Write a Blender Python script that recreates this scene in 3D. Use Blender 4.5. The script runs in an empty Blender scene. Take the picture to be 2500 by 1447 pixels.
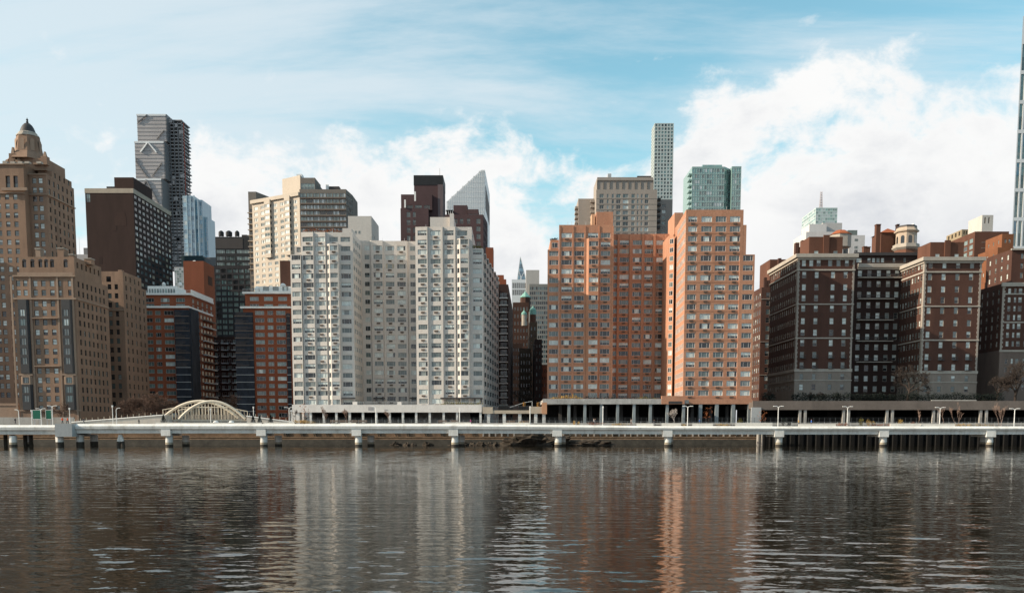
import bpy, math, random
from math import radians, sin, cos, tan, pi, atan2, hypot
from mathutils import Vector, noise as mnoise
random.seed(7)
RND = random.Random(11)
sc = bpy.context.scene
COL = sc.collection

# ------------------------------------------------------------------ camera
# a level survey of the view: 2500 px wide photograph, focal length 2200 px, eye 5.7 m over the river
F, CX, PP, PT, EYE = 2200.0, 1250.0, 1240.6, radians(5.34), 5.7
CP, SP = cos(PT), sin(PT)
cd = bpy.data.cameras.new('camera'); cam = bpy.data.objects.new('camera', cd); COL.objects.link(cam)
cam.location = (0, 0, EYE); cam.rotation_euler = (pi / 2 - PT, 0, 0)
cd.sensor_width = 36; cd.lens = 36 * F / 2500; cd.shift_y = (PP - 723.5) / 2500; cd.clip_start = 0.5; cd.clip_end = 20000
sc.camera = cam

# ------------------------------------------------------------------ sky and sun
SUN_EL, SUN_FRONT = radians(27), radians(11)
sdir = Vector((-cos(SUN_EL) * cos(SUN_FRONT), -cos(SUN_EL) * sin(SUN_FRONT), sin(SUN_EL)))
w = bpy.data.worlds.new('World'); sc.world = w; w.use_nodes = True
wt = w.node_tree; wn = wt.nodes; wl = wt.links
bg = wn['Background']; bg.inputs['Strength'].default_value = 0.1
sky = wn.new('ShaderNodeTexSky'); sky.sky_type = 'NISHITA'; sky.sun_disc = False
sky.sun_elevation = SUN_EL; sky.sun_rotation = atan2(sdir.x, sdir.y); sky.dust_density = 1.2; sky.ozone_density = 1.5; sky.altitude = 0


def wmath(op, a, b=None, c=None, clamp=False):
    n = wn.new('ShaderNodeMath'); n.operation = op; n.use_clamp = clamp
    for i, x in enumerate((a, b, c)):
        if x is None: continue
        if isinstance(x, (int, float)): n.inputs[i].default_value = x
        else: wl.new(x, n.inputs[i])
    return n.outputs[0]


def wramp(x, lo, hi):
    n = wn.new('ShaderNodeMapRange'); n.interpolation_type = 'SMOOTHSTEP'
    wl.new(x, n.inputs['Value'])
    for k, v in (('From Min', lo), ('From Max', hi)):
        if isinstance(v, (int, float)): n.inputs[k].default_value = v
        else: wl.new(v, n.inputs[k])
    return n.outputs['Result']


def wnoise(vec, scale, detail=6, rough=.55, dist=0.):
    n = wn.new('ShaderNodeTexNoise'); n.inputs['Scale'].default_value = scale; n.inputs['Detail'].default_value = detail
    n.inputs['Roughness'].default_value = rough; n.inputs['Distortion'].default_value = dist
    wl.new(vec, n.inputs['Vector']); return n.outputs['Fac']


def wmix(f, a, b):
    n = wn.new('ShaderNodeMix'); n.data_type = 'RGBA'
    if isinstance(f, (int, float)): n.inputs['Factor'].default_value = f
    else: wl.new(f, n.inputs['Factor'])
    for k, x in ((6, a), (7, b)):
        if isinstance(x, tuple): n.inputs[k].default_value = (*x, 1)
        else: wl.new(x, n.inputs[k])
    return n.outputs[2]


def wmap(vec, scale, loc=(0, 0, 0), rot=(0, 0, 0)):
    n = wn.new('ShaderNodeMapping'); n.inputs['Scale'].default_value = scale; n.inputs['Location'].default_value = loc
    n.inputs['Rotation'].default_value = rot; wl.new(vec, n.inputs['Vector']); return n.outputs[0]


tc = wn.new('ShaderNodeTexCoord'); DIR = tc.outputs['Generated']
sep = wn.new('ShaderNodeSeparateXYZ'); wl.new(DIR, sep.inputs[0])
az = wmath('ARCTAN2', sep.outputs[0], sep.outputs[1]); el = wmath('ARCSINE', sep.outputs[2])
# height of the cumulus bank round the horizon: a curve over the compass, filled out by billows
hc = wn.new('ShaderNodeFloatCurve'); wl.new(wmath('MULTIPLY_ADD', az, 1 / (2 * pi), .5), hc.inputs['Value'])
cur = hc.mapping.curves[0]
D2 = lambda d: d / 360 + .5
pts = [(-180, .32), (-120, .30), (-75, .32), (-45, .25), (-30, .20), (-24, .26), (-18, .305), (-10, .305), (-3, .295), (0, .29), (2.2, .255), (4.5, .235), (7, .25), (9.5, .31), (12, .345), (16, .345),
       (20, .35), (25, .355), (30, .335), (40, .33), (60, .24), (100, .16), (140, .22), (180, .32)]
while len(cur.points) < len(pts): cur.points.new(.5, .5)
for p_, (a, h) in zip(cur.points, pts): p_.location = (D2(a), h); p_.handle_type = 'AUTO'
hc.mapping.update()
bil = wmath('SUBTRACT', wnoise(wmap(DIR, (1, 1, 1.5)), 6.5, 9, .60, .25), .5)
puff = wmath('SUBTRACT', wnoise(wmap(DIR, (1, 1, 1.3), (3, 1, 2)), 19, 7, .62, .3), .5)
edge = wmath('ADD', wmath('SUBTRACT', hc.outputs[0], el), wmath('MULTIPLY_ADD', bil, .36, wmath('MULTIPLY', puff, .17)))
bank = wramp(edge, -.008, .055)
# thin high streaks, thicker towards the left of the view
pl = wn.new('ShaderNodeVectorMath'); pl.operation = 'DIVIDE'; wl.new(DIR, pl.inputs[0])
cz = wn.new('ShaderNodeCombineXYZ'); zz = wmath('ADD', wmath('MAXIMUM', sep.outputs[2], 0.0), .12)
for i in range(3): wl.new(zz, cz.inputs[i])
wl.new(cz.outputs[0], pl.inputs[1])
ci = wnoise(wmap(pl.outputs[0], (.55, 1.5, 1), (.4, .2, 0), (0, 0, radians(-24))), 1.1, 8, .62, .6)
ci2 = wnoise(wmap(pl.outputs[0], (.9, 4.5, 1), (2.4, 1.2, 0), (0, 0, radians(-18))), 1.3, 6, .6, .9)
cir = wmath('ADD', wmath('MULTIPLY', ci, .86), wmath('MULTIPLY', ci2, .16))
left = wramp(az, .30, -.55)
cirm = wramp(wmath('ADD', cir, wmath('MULTIPLY', left, .18)), .45, .75)
# small detached puffs
sp_ = wramp(wnoise(wmap(DIR, (1, 1, 1.6), (7, 4, 1)), 13, 5, .55, .2), .63, .74)
shade = wramp(wnoise(wmap(DIR, (1, 1, 2.2), (1, 5, 9)), 4.2, 7, .6, .3), .36, .66)
deep = wramp(edge, .015, .20)
low = wramp(el, .30, .10)
ccol = wmix(wmath('MULTIPLY', wmath('MULTIPLY', wmath('MAXIMUM', shade, wmath('MULTIPLY', low, wramp(az, .15, .5))), deep), .92), (7.5, 7.5, 7.45), (4.5, 4.75, 5.2))
tint = wn.new('ShaderNodeMix'); tint.data_type = 'RGBA'; tint.blend_type = 'MULTIPLY'; tint.inputs['Factor'].default_value = 1
wl.new(sky.outputs[0], tint.inputs[6]); tint.inputs[7].default_value = (1.55, 2.05, 1.66, 1)
s1 = wmix(wmath('MULTIPLY', cirm, .80), tint.outputs[2], (5.9, 6.5, 6.9))
s2 = wmix(wmath('MULTIPLY', sp_, .5), s1, (7.0, 7.2, 7.3))
s3 = wmix(bank, s2, ccol)
wl.new(s3, bg.inputs['Color'])

sd = bpy.data.lights.new('sun', 'SUN'); sun = bpy.data.objects.new('sun', sd); COL.objects.link(sun)
sd.energy = 5.0; sd.angle = radians(.5); sd.color = (1, .84, .66)
sun.rotation_euler = sdir.to_track_quat('Z', 'Y').to_euler(); sun.location = sdir * 900
vs = sc.view_settings; vs.view_transform = 'Standard'; vs.look = 'None'; vs.gamma = 1; vs.exposure = 0.38; vs.use_curve_mapping = False
sc.cycles.use_denoising = True
sc.cycles.max_bounces = 6; sc.cycles.diffuse_bounces = 3; sc.cycles.glossy_bounces = 3


# ------------------------------------------------------------------ survey helpers: bearing and height of a point at a known distance
def ZZ(v, Y):
    t = (PP - v) / F
    return EYE + Y * (t * CP - SP) / (CP + t * SP)


def XX(u, v, Y):
    return (u - CX) * (Y * CP - (ZZ(v, Y) - EYE) * SP) / F


def s_at(A, B, u, v):
    t = (PP - v) / F; q = (t * CP - SP) / (CP + t * SP); k = (u - CX) / F * (CP - q * SP)
    r = (k * A[1] - A[0]) / ((B[0] - A[0]) - k * (B[1] - A[1]))
    return r * hypot(B[0] - A[0], B[1] - A[1])


# ------------------------------------------------------------------ materials
MATS = {}


def mat(name, col, rough=.85, var=.12, scale=.22, streak=.25, spec=.3, metal=0., fine=.08, coat=0., tintcol=None, tintamt=0.):
    if name in MATS: return MATS[name]
    m = bpy.data.materials.new(name); m.use_nodes = True; MATS[name] = m
    nt = m.node_tree; n = nt.nodes; l = nt.links; b = n['Principled BSDF']
    b.inputs['Roughness'].default_value = rough; b.inputs['Metallic'].default_value = metal
    b.inputs['Specular IOR Level'].default_value = spec; b.inputs['Coat Weight'].default_value = coat; b.inputs['Coat Roughness'].default_value = .04
    g = n.new('ShaderNodeNewGeometry')
    mp = n.new('ShaderNodeMapping'); mp.inputs['Scale'].default_value = (1, 1, streak); l.new(g.outputs['Position'], mp.inputs['Vector'])
    n1 = n.new('ShaderNodeTexNoise'); n1.inputs['Scale'].default_value = scale; n1.inputs['Detail'].default_value = 6; n1.inputs['Roughness'].default_value = .65; l.new(mp.outputs[0], n1.inputs['Vector'])
    n2 = n.new('ShaderNodeTexNoise'); n2.inputs['Scale'].default_value = 2.3; n2.inputs['Detail'].default_value = 3; l.new(g.outputs['Position'], n2.inputs['Vector'])
    mr = n.new('ShaderNodeMapRange'); mr.inputs['From Min'].default_value = .25; mr.inputs['From Max'].default_value = .75
    mr.inputs['To Min'].default_value = 1 - var * 1.6; mr.inputs['To Max'].default_value = 1 + var * 1.6; l.new(n1.outputs[0], mr.inputs['Value'])
    mr2 = n.new('ShaderNodeMapRange'); mr2.inputs['From Min'].default_value = .25; mr2.inputs['From Max'].default_value = .75
    mr2.inputs['To Min'].default_value = 1 - fine; mr2.inputs['To Max'].default_value = 1 + fine; l.new(n2.outputs[0], mr2.inputs['Value'])
    mu = n.new('ShaderNodeMath'); mu.operation = 'MULTIPLY'; l.new(mr.outputs[0], mu.inputs[0]); l.new(mr2.outputs[0], mu.inputs[1])
    vm = n.new('ShaderNodeVectorMath'); vm.operation = 'SCALE'; vm.inputs[0].default_value = col; l.new(mu.outputs[0], vm.inputs['Scale'])
    out = vm.outputs[0]
    if tintcol:
        n3 = n.new('ShaderNodeTexNoise'); n3.inputs['Scale'].default_value = .55; n3.inputs['Detail'].default_value = 6; n3.inputs['Roughness'].default_value = .7
        mp3 = n.new('ShaderNodeMapping'); mp3.inputs['Scale'].default_value = (1, 1, .2); mp3.inputs['Location'].default_value = (31, 7, 3); l.new(g.outputs['Position'], mp3.inputs['Vector']); l.new(mp3.outputs[0], n3.inputs['Vector'])
        r3 = n.new('ShaderNodeMapRange'); r3.inputs['From Min'].default_value = .5; r3.inputs['From Max'].default_value = .75; r3.inputs['To Max'].default_value = tintamt; l.new(n3.outputs[0], r3.inputs['Value'])
        mx = n.new('ShaderNodeMix'); mx.data_type = 'RGBA'; l.new(r3.outputs[0], mx.inputs['Factor']); l.new(out, mx.inputs[6]); mx.inputs[7].default_value = (*tintcol, 1); out = mx.outputs[2]
    l.new(out, b.inputs['Base Color'])
    return m


def glass(name, col, rough=.06, spec=.6, coat=.5, var=.25, wob=.05):
    if name in MATS: return MATS[name]
    m = mat(name, col, rough, var, .35, 1, spec, 0, .15, coat)
    nt = m.node_tree; n = nt.nodes; l = nt.links; b = n['Principled BSDF']
    g = n.new('ShaderNodeNewGeometry'); no = n.new('ShaderNodeTexNoise'); no.inputs['Scale'].default_value = .6; no.inputs['Detail'].default_value = 2
    l.new(g.outputs['Position'], no.inputs['Vector'])
    s = n.new('ShaderNodeVectorMath'); s.operation = 'SUBTRACT'; l.new(no.outputs['Color'], s.inputs[0]); s.inputs[1].default_value = (.5, .5, .5)
    k = n.new('ShaderNodeVectorMath'); k.operation = 'SCALE'; k.inputs['Scale'].default_value = wob * 2; l.new(s.outputs[0], k.inputs[0])
    a = n.new('ShaderNodeVectorMath'); a.operation = 'ADD'; l.new(g.outputs['Normal'], a.inputs[0]); l.new(k.outputs[0], a.inputs[1])
    nn = n.new('ShaderNodeVectorMath'); nn.operation = 'NORMALIZE'; l.new(a.outputs[0], nn.inputs[0]); l.new(nn.outputs[0], b.inputs['Normal']); l.new(nn.outputs[0], b.inputs['Coat Normal'])
    return m


GL = {'d': glass('glass_dark', (.018, .024, .028)), 'm': glass('glass_mid', (.10, .135, .133)), 'p': glass('blind_pale', (.55, .60, .575), .3, .5),
      'g': glass('blind_grey', (.20, .225, .22), .3, .5), 'w': glass('curtain_warm', (.36, .31, .22), .3, .5), 'b': glass('glass_blue', (.10, .19, .26), .05, .8, .8),
      't': glass('glass_teal', (.19, .33, .31), .05, .8, .8), 'l': glass('glass_sky', (.22, .38, .48), .05, .9, 1.), 'n': mat('dim_interior', (.03, .03, .03), .6, .3, 1., 1, .15), 'k': glass('glass_black', (.008, .010, .012), .08, .4, .3),  # pane colours, teal most, hold part of the reflected sky
      's': glass('glass_silver', (.42, .47, .48), .12, .8, .6), 'x': glass('glass_grey_teal', (.16, .23, .22), .08, .8, .6)}
white_paint = mat('white_paint', (.78, .77, .74), .6, .05)
alu = mat('aluminium_frame', (.42, .44, .43), .45, .04, spec=.5)
alu_dk = mat('dark_frame', (.06, .065, .07), .5, .05)
steel = mat('galvanised_steel', (.42, .44, .45), .5, .08)
cream_frame = mat('cream_frame', (.50, .47, .40), .7, .05)
roofing = mat('roofing_felt', (.10, .10, .10), .95, .15)
conc = mat('concrete', (.38, .36, .33), .9, .14, tintcol=(.2, .15, .11), tintamt=.5)
conc_lt = mat('precast_concrete', (.71, .70, .665), .75, .10, .25, tintcol=(.38, .35, .30), tintamt=.7)
white_brick = mat('white_glazed_brick', (.575, .535, .495), .7, .07, .12, .3, tintcol=(.42, .33, .25), tintamt=.35)
white_conc = mat('white_concrete', (.70, .66, .62), .8, .06, .2, tintcol=(.5, .42, .35), tintamt=.4)
orange_brick = mat('orange_brick', (.45, .23, .145), .9, .10, .16, .3, tintcol=(.34, .15, .09), tintamt=.7, fine=.14)
red_brick = mat('red_brick', (.24, .075, .038), .9, .10, .2)
brown_brick = mat('brown_brick', (.084, .040, .029), .9, .16, .22, tintcol=(.05, .025, .022), tintamt=.6)
dark_brick = mat('dark_brown_brick', (.042, .024, .020), .9, .16, .2)
maroon = mat('maroon_brick', (.085, .052, .054), .9, .12, .2)
lime = mat('limestone', (.27, .225, .19), .9, .12, .25, tintcol=(.2, .16, .13), tintamt=.5)
lime_lt = mat('pale_stone_trim', (.40, .36, .31), .9, .10, .3)
quo = mat('quoin_stone', (.34, .30, .26), .9, .12, .6)
beige_brick = mat('beige_brick', (.26, .168, .117), .9, .14, .18, .3, tintcol=(.13, .09, .065), tintamt=.6)
beige_stone = mat('beige_stone', (.30, .215, .16), .9, .12, .2)
grey_stone = mat('grey_beige_brick', (.33, .29, .255), .9, .08, .15)
cream = mat('cream_panel', (.50, .435, .36), .8, .05, .2)
taupe = mat('taupe_panel', (.19, .17, .15), .8, .08, .2)
black_metal = mat('black_metal', (.018, .02, .023), .6, .15)
dark_metal = mat('dark_bronze_metal', (.05, .045, .045), .6, .12)
net = mat('scaffold_netting', (.028, .034, .046), .95, .35, .35, .5, fine=.2)
plank = mat('scaffold_plank', (.22, .17, .14), .9, .2)
grey_metal = mat('grey_metal_panel', (.36, .34, .34), .5, .07, .05, spec=.5)
grey_metal_dk = mat('dark_grey_panel', (.15, .15, .155), .5, .08, .05, spec=.5)
white_metal = mat('white_metal_panel', (.66, .68, .69), .4, .04, .05, spec=.5)
green_copper = mat('verdigris_copper', (.22, .42, .36), .7, .12)
terra = mat('terracotta_tile', (.32, .095, .04), .85, .12)
ac_dk = mat('air_conditioner_grille', (.10, .075, .06), .7, .2)
rock_m = mat('shore_rock', (.055, .045, .035), .95, .5, .8, 1, fine=.3)
dirt = mat('seawall_stone', (.19, .125, .08), .95, .28, .4, 1, tintcol=(.07, .05, .04), tintamt=.8, fine=.2)
tide = mat('tide_stained_concrete', (.035, .032, .026), .8, .4, .6, 1)
sheet = mat('black_sheet_pile', (.009, .0085, .008), .8, .3, .5, .5)
asphalt = mat('asphalt', (.05, .05, .052), .95, .15, .3, 1)
paving = mat('concrete_paving', (.32, .31, .29), .9, .1, .4, 1)
bark = mat('grey_brown_bark', (.042, .032, .027), .95, .2, 1.5)
bark_red = mat('russet_twig', (.10, .062, .047), .95, .2, 1.5)
bark_pale = mat('pale_birch_bark', (.22, .15, .12), .9, .2, 1.5)
leaf_rust = mat('rust_leaf', (.26, .085, .03), .9, .3, 3)
leaf_gold = mat('golden_grass', (.42, .25, .055), .9, .3, 3)
leaf_dkg = mat('evergreen_needle', (.008, .013, .009), .9, .3, 3)
leaf_olive = mat('olive_leaf', (.16, .13, .03), .9, .3, 3)
wood = mat('bench_wood', (.16, .11, .08), .8, .2, 2)
cream_steel = mat('cream_painted_steel', (.62, .55, .44), .6, .05, .5)
marble = mat('veined_marble', (.36, .35, .335), .6, .28, .22, 1.2, tintcol=(.62, .6, .57), tintamt=.7)
sign_green = mat('sign_green', (.004, .11, .07), .5, .05)
yellow = mat('signal_yellow', (.60, .26, .02), .5, .05)
hivis = mat('orange_vest', (.75, .10, .02), .7, .05)
cloth_dk = mat('dark_clothing', (.02, .022, .03), .9, .1)
cloth_lt = mat('pale_clothing', (.45, .40, .38), .9, .1)
cloth_mag = mat('magenta_clothing', (.55, .03, .25), .9, .1)
cloth_blue = mat('blue_clothing', (.03, .12, .42), .9, .1)
skin_m = mat('skin', (.38, .22, .15), .7, .05)
hair_m = mat('dark_hair', (.03, .02, .015), .8, .1)


# ------------------------------------------------------------------ mesh builder
class MB:
    def __init__(s): s.v, s.f, s.m, s.mats = [], [], [], []

    def mi(s, m):
        if m not in s.mats: s.mats.append(m)
        return s.mats.index(m)

    def poly(s, pts, m):
        i = len(s.v); s.v += [tuple(p) for p in pts]; s.f.append(tuple(range(i, i + len(pts)))); s.m.append(s.mi(m))

    def box(s, x0, x1, y0, y1, z0, z1, m):
        i = len(s.v)
        s.v += [(x0, y0, z0), (x1, y0, z0), (x1, y1, z0), (x0, y1, z0), (x0, y0, z1), (x1, y0, z1), (x1, y1, z1), (x0, y1, z1)]
        for q in ((0, 1, 5, 4), (1, 2, 6, 5), (2, 3, 7, 6), (3, 0, 4, 7), (4, 5, 6, 7), (3, 2, 1, 0)):
            s.f.append(tuple(i + k for k in q)); s.m.append(s.mi(m))

    def prism(s, poly, z0, z1, m, roof=None, top=None):
        n = len(poly); i = len(s.v); top = top or poly
        s.v += [(x, y, z0) for x, y in poly] + [(x, y, z1) for x, y in top]
        for k in range(n):
            s.f.append((i + k, i + (k + 1) % n, i + n + (k + 1) % n, i + n + k)); s.m.append(s.mi(m))
        s.f.append(tuple(i + n + k for k in range(n))); s.m.append(s.mi(roof or m))
        s.f.append(tuple(i + k for k in reversed(range(n)))); s.m.append(s.mi(m))

    def tube(s, p, q, r0, r1, m, n=5):
        p, q = Vector(p), Vector(q); d = (q - p)
        if d.length < 1e-5: return
        d.normalize(); a = d.orthogonal().normalized(); b = d.cross(a); i = len(s.v)
        for c_, r in ((p, r0), (q, r1)):
            for k in range(n):
                t = 2 * pi * k / n; s.v.append(tuple(c_ + (a * cos(t) + b * sin(t)) * r))
        for k in range(n):
            s.f.append((i + k, i + (k + 1) % n, i + n + (k + 1) % n, i + n + k)); s.m.append(s.mi(m))
        s.f.append(tuple(i + n + k for k in range(n))); s.m.append(s.mi(m)); s.f.append(tuple(i + k for k in reversed(range(n)))); s.m.append(s.mi(m))

    def lathe(s, cx, cy, prof, m, n=12, rot=0.):
        i = len(s.v)
        for r, z in prof:
            for k in range(n):
                t = 2 * pi * k / n + rot; s.v.append((cx + r * cos(t), cy + r * sin(t), z))
        for j in range(len(prof) - 1):
            for k in range(n):
                s.f.append((i + j * n + k, i + j * n + (k + 1) % n, i + (j + 1) * n + (k + 1) % n, i + (j + 1) * n + k)); s.m.append(s.mi(m))
        s.f.append(tuple(i + (len(prof) - 1) * n + k for k in range(n))); s.m.append(s.mi(m))

    def add(s, other, loc, rz):
        i = len(s.v); c_, s_ = cos(rz), sin(rz)
        s.v += [(loc[0] + x * c_ - y * s_, loc[1] + x * s_ + y * c_, loc[2] + z) for x, y, z in other.v]
        for f, m in zip(other.f, other.m):
            s.f.append(tuple(i + k for k in f)); s.m.append(s.mi(other.mats[m]))

    def mesh(s, name='mesh', smooth=False):
        me = bpy.data.meshes.new(name); me.from_pydata(s.v, [], s.f)
        for m in s.mats: me.materials.append(m)
        me.polygons.foreach_set('material_index', s.m)
        if smooth: me.polygons.foreach_set('use_smooth', [True] * len(s.f))
        me.update(); return me


def link(name, data, parent=None, loc=(0, 0, 0), rz=0.):
    o = bpy.data.objects.new(name, data); COL.objects.link(o)
    if parent is not None: o.parent = parent
    o.location = loc; o.rotation_euler = (0, 0, rz)
    return o


def tag(o, label, cat, group=None):
    o['label'] = label; o['category'] = cat
    if group: o['group'] = group
    return o


def struct(name, mb, smooth=False):
    o = link(name, mb.mesh(name, smooth)); o['kind'] = 'structure'; return o


class Thing:
    """an Empty at the base of a thing; parts are meshes in world metres moved under it"""
    def __init__(s, name, label, cat, base, group=None):
        s.root = link(name, None, None, base); tag(s.root, label, cat, group); s.base = Vector(base); s.wins = []; s.seq = 0

    def part(s, name, mb, parent=None, smooth=False, kind=None, label=None):
        o = link(name, mb.mesh(name, smooth), parent or s.root, (0, 0, 0) if parent else tuple(-s.base))
        if kind: o['kind'] = kind
        if label: o['label'] = label
        return o

    def pbox(s, name, x0, x1, y0, y1, z0, z1, m, **k):
        mb = MB(); mb.box(x0, x1, y0, y1, z0, z1, m); return s.part(name, mb, **k)

    # a storeyed volume: footprint anticlockwise from above, windows cut into chosen edges
    def vol(s, poly, z0, z1, m, faces=None, roof=None, name='wall', style=None, label=None, parapet=0.):
        mb = MB(); faces = faces or {}; n = len(poly)
        for k in range(n):
            A, B = poly[k], poly[(k + 1) % n]
            ws = faces.get(k, [])
            s.facade(mb, A, B, z0, z1, ws, m)
        mb.poly([(x, y, z1 - parapet) for x, y in poly], roof or roofing)
        if parapet:
            c_ = (sum(p[0] for p in poly) / n, sum(p[1] for p in poly) / n)
            for k in range(n):
                A, B = poly[k], poly[(k + 1) % n]
                L = hypot(B[0] - A[0], B[1] - A[1]); nx, ny = -(B[1] - A[1]) / L * .3, (B[0] - A[0]) / L * .3
                mb.poly([(B[0] + nx, B[1] + ny, z1 - parapet), (A[0] + nx, A[1] + ny, z1 - parapet), (A[0] + nx, A[1] + ny, z1), (B[0] + nx, B[1] + ny, z1)], m)
                mb.poly([(A[0], A[1], z1), (B[0], B[1], z1), (B[0] + nx, B[1] + ny, z1), (A[0] + nx, A[1] + ny, z1)], m)
        return s.part(name, mb, label=label)

    def facade(s, mb, A, B, z0, z1, ws, m):
        L = hypot(B[0] - A[0], B[1] - A[1]); d = ((B[0] - A[0]) / L, (B[1] - A[1]) / L); nrm = (d[1], -d[0])
        P = lambda t, z, i=0.: (A[0] + d[0] * t - nrm[0] * i, A[1] + d[1] * t - nrm[1] * i, z)
        ok = []
        for (a, b, c_, e, st) in ws:
            if a > .03 and b < L - .03 and c_ > z0 + .05 and e < z1 - .05: ok.append((round(a, 3), round(b, 3), round(c_, 3), round(e, 3), st))
        xs = sorted({0., L} | {x for q in ok for x in q[:2]}); zs = sorted({z0, z1} | {z for q in ok for z in q[2:4]})
        xi = {x: i for i, x in enumerate(xs)}; zi = {z: i for i, z in enumerate(zs)}
        hole = set()
        for (a, b, c_, e, st) in ok:
            for i in range(xi[a], xi[b]):
                for j in range(zi[c_], zi[e]): hole.add((i, j))
        for j in range(len(zs) - 1):
            i = 0
            while i < len(xs) - 1:
                if (i, j) in hole: i += 1; continue
                k = i
                while k < len(xs) - 1 and (k, j) not in hole: k += 1
                mb.poly([P(xs[i], zs[j]), P(xs[k], zs[j]), P(xs[k], zs[j + 1]), P(xs[i], zs[j + 1])], m); i = k
        rz = atan2(d[1], d[0])
        for (a, b, c_, e, st) in ok:
            r = st.get('recess', .22); rm = st.get('reveal', m)
            mb.poly([P(a, c_), P(b, c_), P(b, c_, r), P(a, c_, r)], rm); mb.poly([P(b, e), P(a, e), P(a, e, r), P(b, e, r)], rm)
            mb.poly([P(a, e), P(a, c_), P(a, c_, r), P(a, e, r)], rm); mb.poly([P(b, c_), P(b, e), P(b, e, r), P(b, c_, r)], rm)
            c0 = P((a + b) / 2, c_, r)
            score = (b - a) * (e - c_) / (c0[0] ** 2 + c0[1] ** 2) * max(.02, (-c0[0] * nrm[0] - c0[1] * nrm[1]) / hypot(c0[0], c0[1]))
            s.wins.append((score, c0, rz, b - a, e - c_, st, (a, b, nrm, d)))

    def finish(s, limit=300):
        s.wins.sort(key=lambda q: -q[0]); rest = MB(); acs = MB()
        for i, (sc_, c0, rz, ww, hh, st, ex) in enumerate(s.wins):
            wt_ = st.get('wts'); pat = RND.choices(st['pats'], wt_ if wt_ and len(wt_) == len(st['pats']) else None)[0]
            loc = Vector(c0)
            if i < limit:
                if st.get('single'):
                    link('window', wmesh(st, ww, hh, pat, 'both'), s.root, loc - s.base, rz)
                else:
                    o = link('window', wmesh(st, ww, hh, pat, 'frame'), s.root, loc - s.base, rz)
                    link('pane', wmesh(st, ww, hh, pat, 'pane'), o)
            else:
                rest.add(wbuild(st, ww, hh, pat, 'both'), loc, rz)
            if st.get('ac') and RND.random() < st['ac']:
                b = MB(); b.box(-.56, .56, -st.get('recess', .22) - .2, -st.get('recess', .22) + .02, -.72, -.26, ac_dk); acs.add(b, loc, rz)
        if rest.v: s.part('window_block', rest, kind='stuff')
        if acs.v: s.part('air_conditioner', acs, kind='stuff')
        return s


WC = {}


def wbuild(st, ww, hh, pat, what):
    mb = MB(); fr = st.get('frame', alu); t = st.get('t', .09)
    cols = st.get('cols', (1,)); tot = sum(cols); rail = st.get('rail')
    xs = [-ww / 2]
    for c_ in cols: xs.append(xs[-1] + ww * c_ / tot)
    rows = pat.split('/')
    zs = [0, hh] if len(rows) == 1 else [0, hh * (rail or st.get('split', .5)), hh]
    if what in ('pane', 'both'):
        for j, rw in enumerate(reversed(rows)):
            for i in range(len(cols)):
                ch = rw[i % len(rw)]
                mb.poly([(xs[i], .012, zs[j]), (xs[i + 1], .012, zs[j]), (xs[i + 1], .012, zs[j + 1]), (xs[i], .012, zs[j + 1])], GL[ch])
    if what in ('frame', 'both') and t > 0:
        y0, y1 = -.07, .01
        mb.box(-ww / 2, -ww / 2 + t, y0, y1, 0, hh, fr); mb.box(ww / 2 - t, ww / 2, y0, y1, 0, hh, fr)
        mb.box(-ww / 2 + t, ww / 2 - t, y0, y1, hh - t, hh, fr); mb.box(-ww / 2 + t, ww / 2 - t, y0 - st.get('sill', 0), y1, 0, t, fr)
        for x in xs[1:-1]: mb.box(x - t * .45, x + t * .45, y0 + .01, y1, t, hh - t, fr)
        if rail: mb.box(-ww / 2 + t, ww / 2 - t, y0 + .015, y1, hh * rail - t * .4, hh * rail + t * .4, fr)
    return mb


def wmesh(st, ww, hh, pat, what):
    k = (id(st), round(ww, 1), round(hh, 1), pat, what)
    if k not in WC: WC[k] = wbuild(st, ww, hh, pat, what).mesh('window_' + what)
    return WC[k]


def ucols(A, B, us, vref):
    r = []
    for a, b in us:
        s0, s1 = s_at(A, B, a, vref), s_at(A, B, b, vref); c_ = (s0 + s1) / 2; w_ = max(.3, round(s1 - s0, 1)); r.append((c_ - w_ / 2, c_ + w_ / 2))
    return r


def ecols(A, B, n, w_, m0=.6, m1=.6):
    L = hypot(B[0] - A[0], B[1] - A[1]); g = (L - m0 - m1) / n
    return [(m0 + g * (i + .5) - w_ / 2, m0 + g * (i + .5) + w_ / 2) for i in range(n)]


def zrows(v0, v1, n, Y):
    a, b = ZZ(v0, Y), ZZ(v1, Y)
    return [a + (b - a) * i / max(1, n - 1) for i in range(n)]


def wins(cols, zc, h, st, lo=-1e9, hi=1e9):
    return [(a, b, z - h / 2, z + h / 2, st) for a, b in cols for z in zc if z - h / 2 > lo and z + h / 2 < hi]


def rect(x0, x1, y0, y1): return [(x0, y0), (x1, y0), (x1, y1), (x0, y1)]


# window kinds
TRI_P = ['ddd', 'mmm', 'ppp', 'ggg', 'dpd', 'dgd', 'ppp/ddd', 'ggg/ddd', 'pgp', 'mgm', 'ppd', 'wgw', 'ppp/dmd']
S_WHITE = dict(cols=(1, 2.1, 1), pats=TRI_P, wts=[2, 4, 4, 5, 2, 2, 3, 1, 2, 2, 1, .5, 2], frame=alu, t=.075, recess=.2, ac=.8, split=.45)
S_WHITE0 = dict(S_WHITE, ac=0)
S_WSIDE = dict(cols=(1, 1.4), pats=['dd', 'mm', 'pp', 'gg', 'dm', 'dd/mm'], wts=[4, 3, 1, 2, 2, 1], frame=alu, t=.06, recess=.04)
S_ORANGE = dict(cols=(1, 1.9, 1), pats=TRI_P, wts=[5, 5, 3, 3, 2, 2, 3, 1, 1, 2, .6, .3, 1], frame=mat('pale_window_frame', (.56, .55, .53), .6, .05), t=.085, recess=.18, ac=.75, split=.45)
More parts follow.
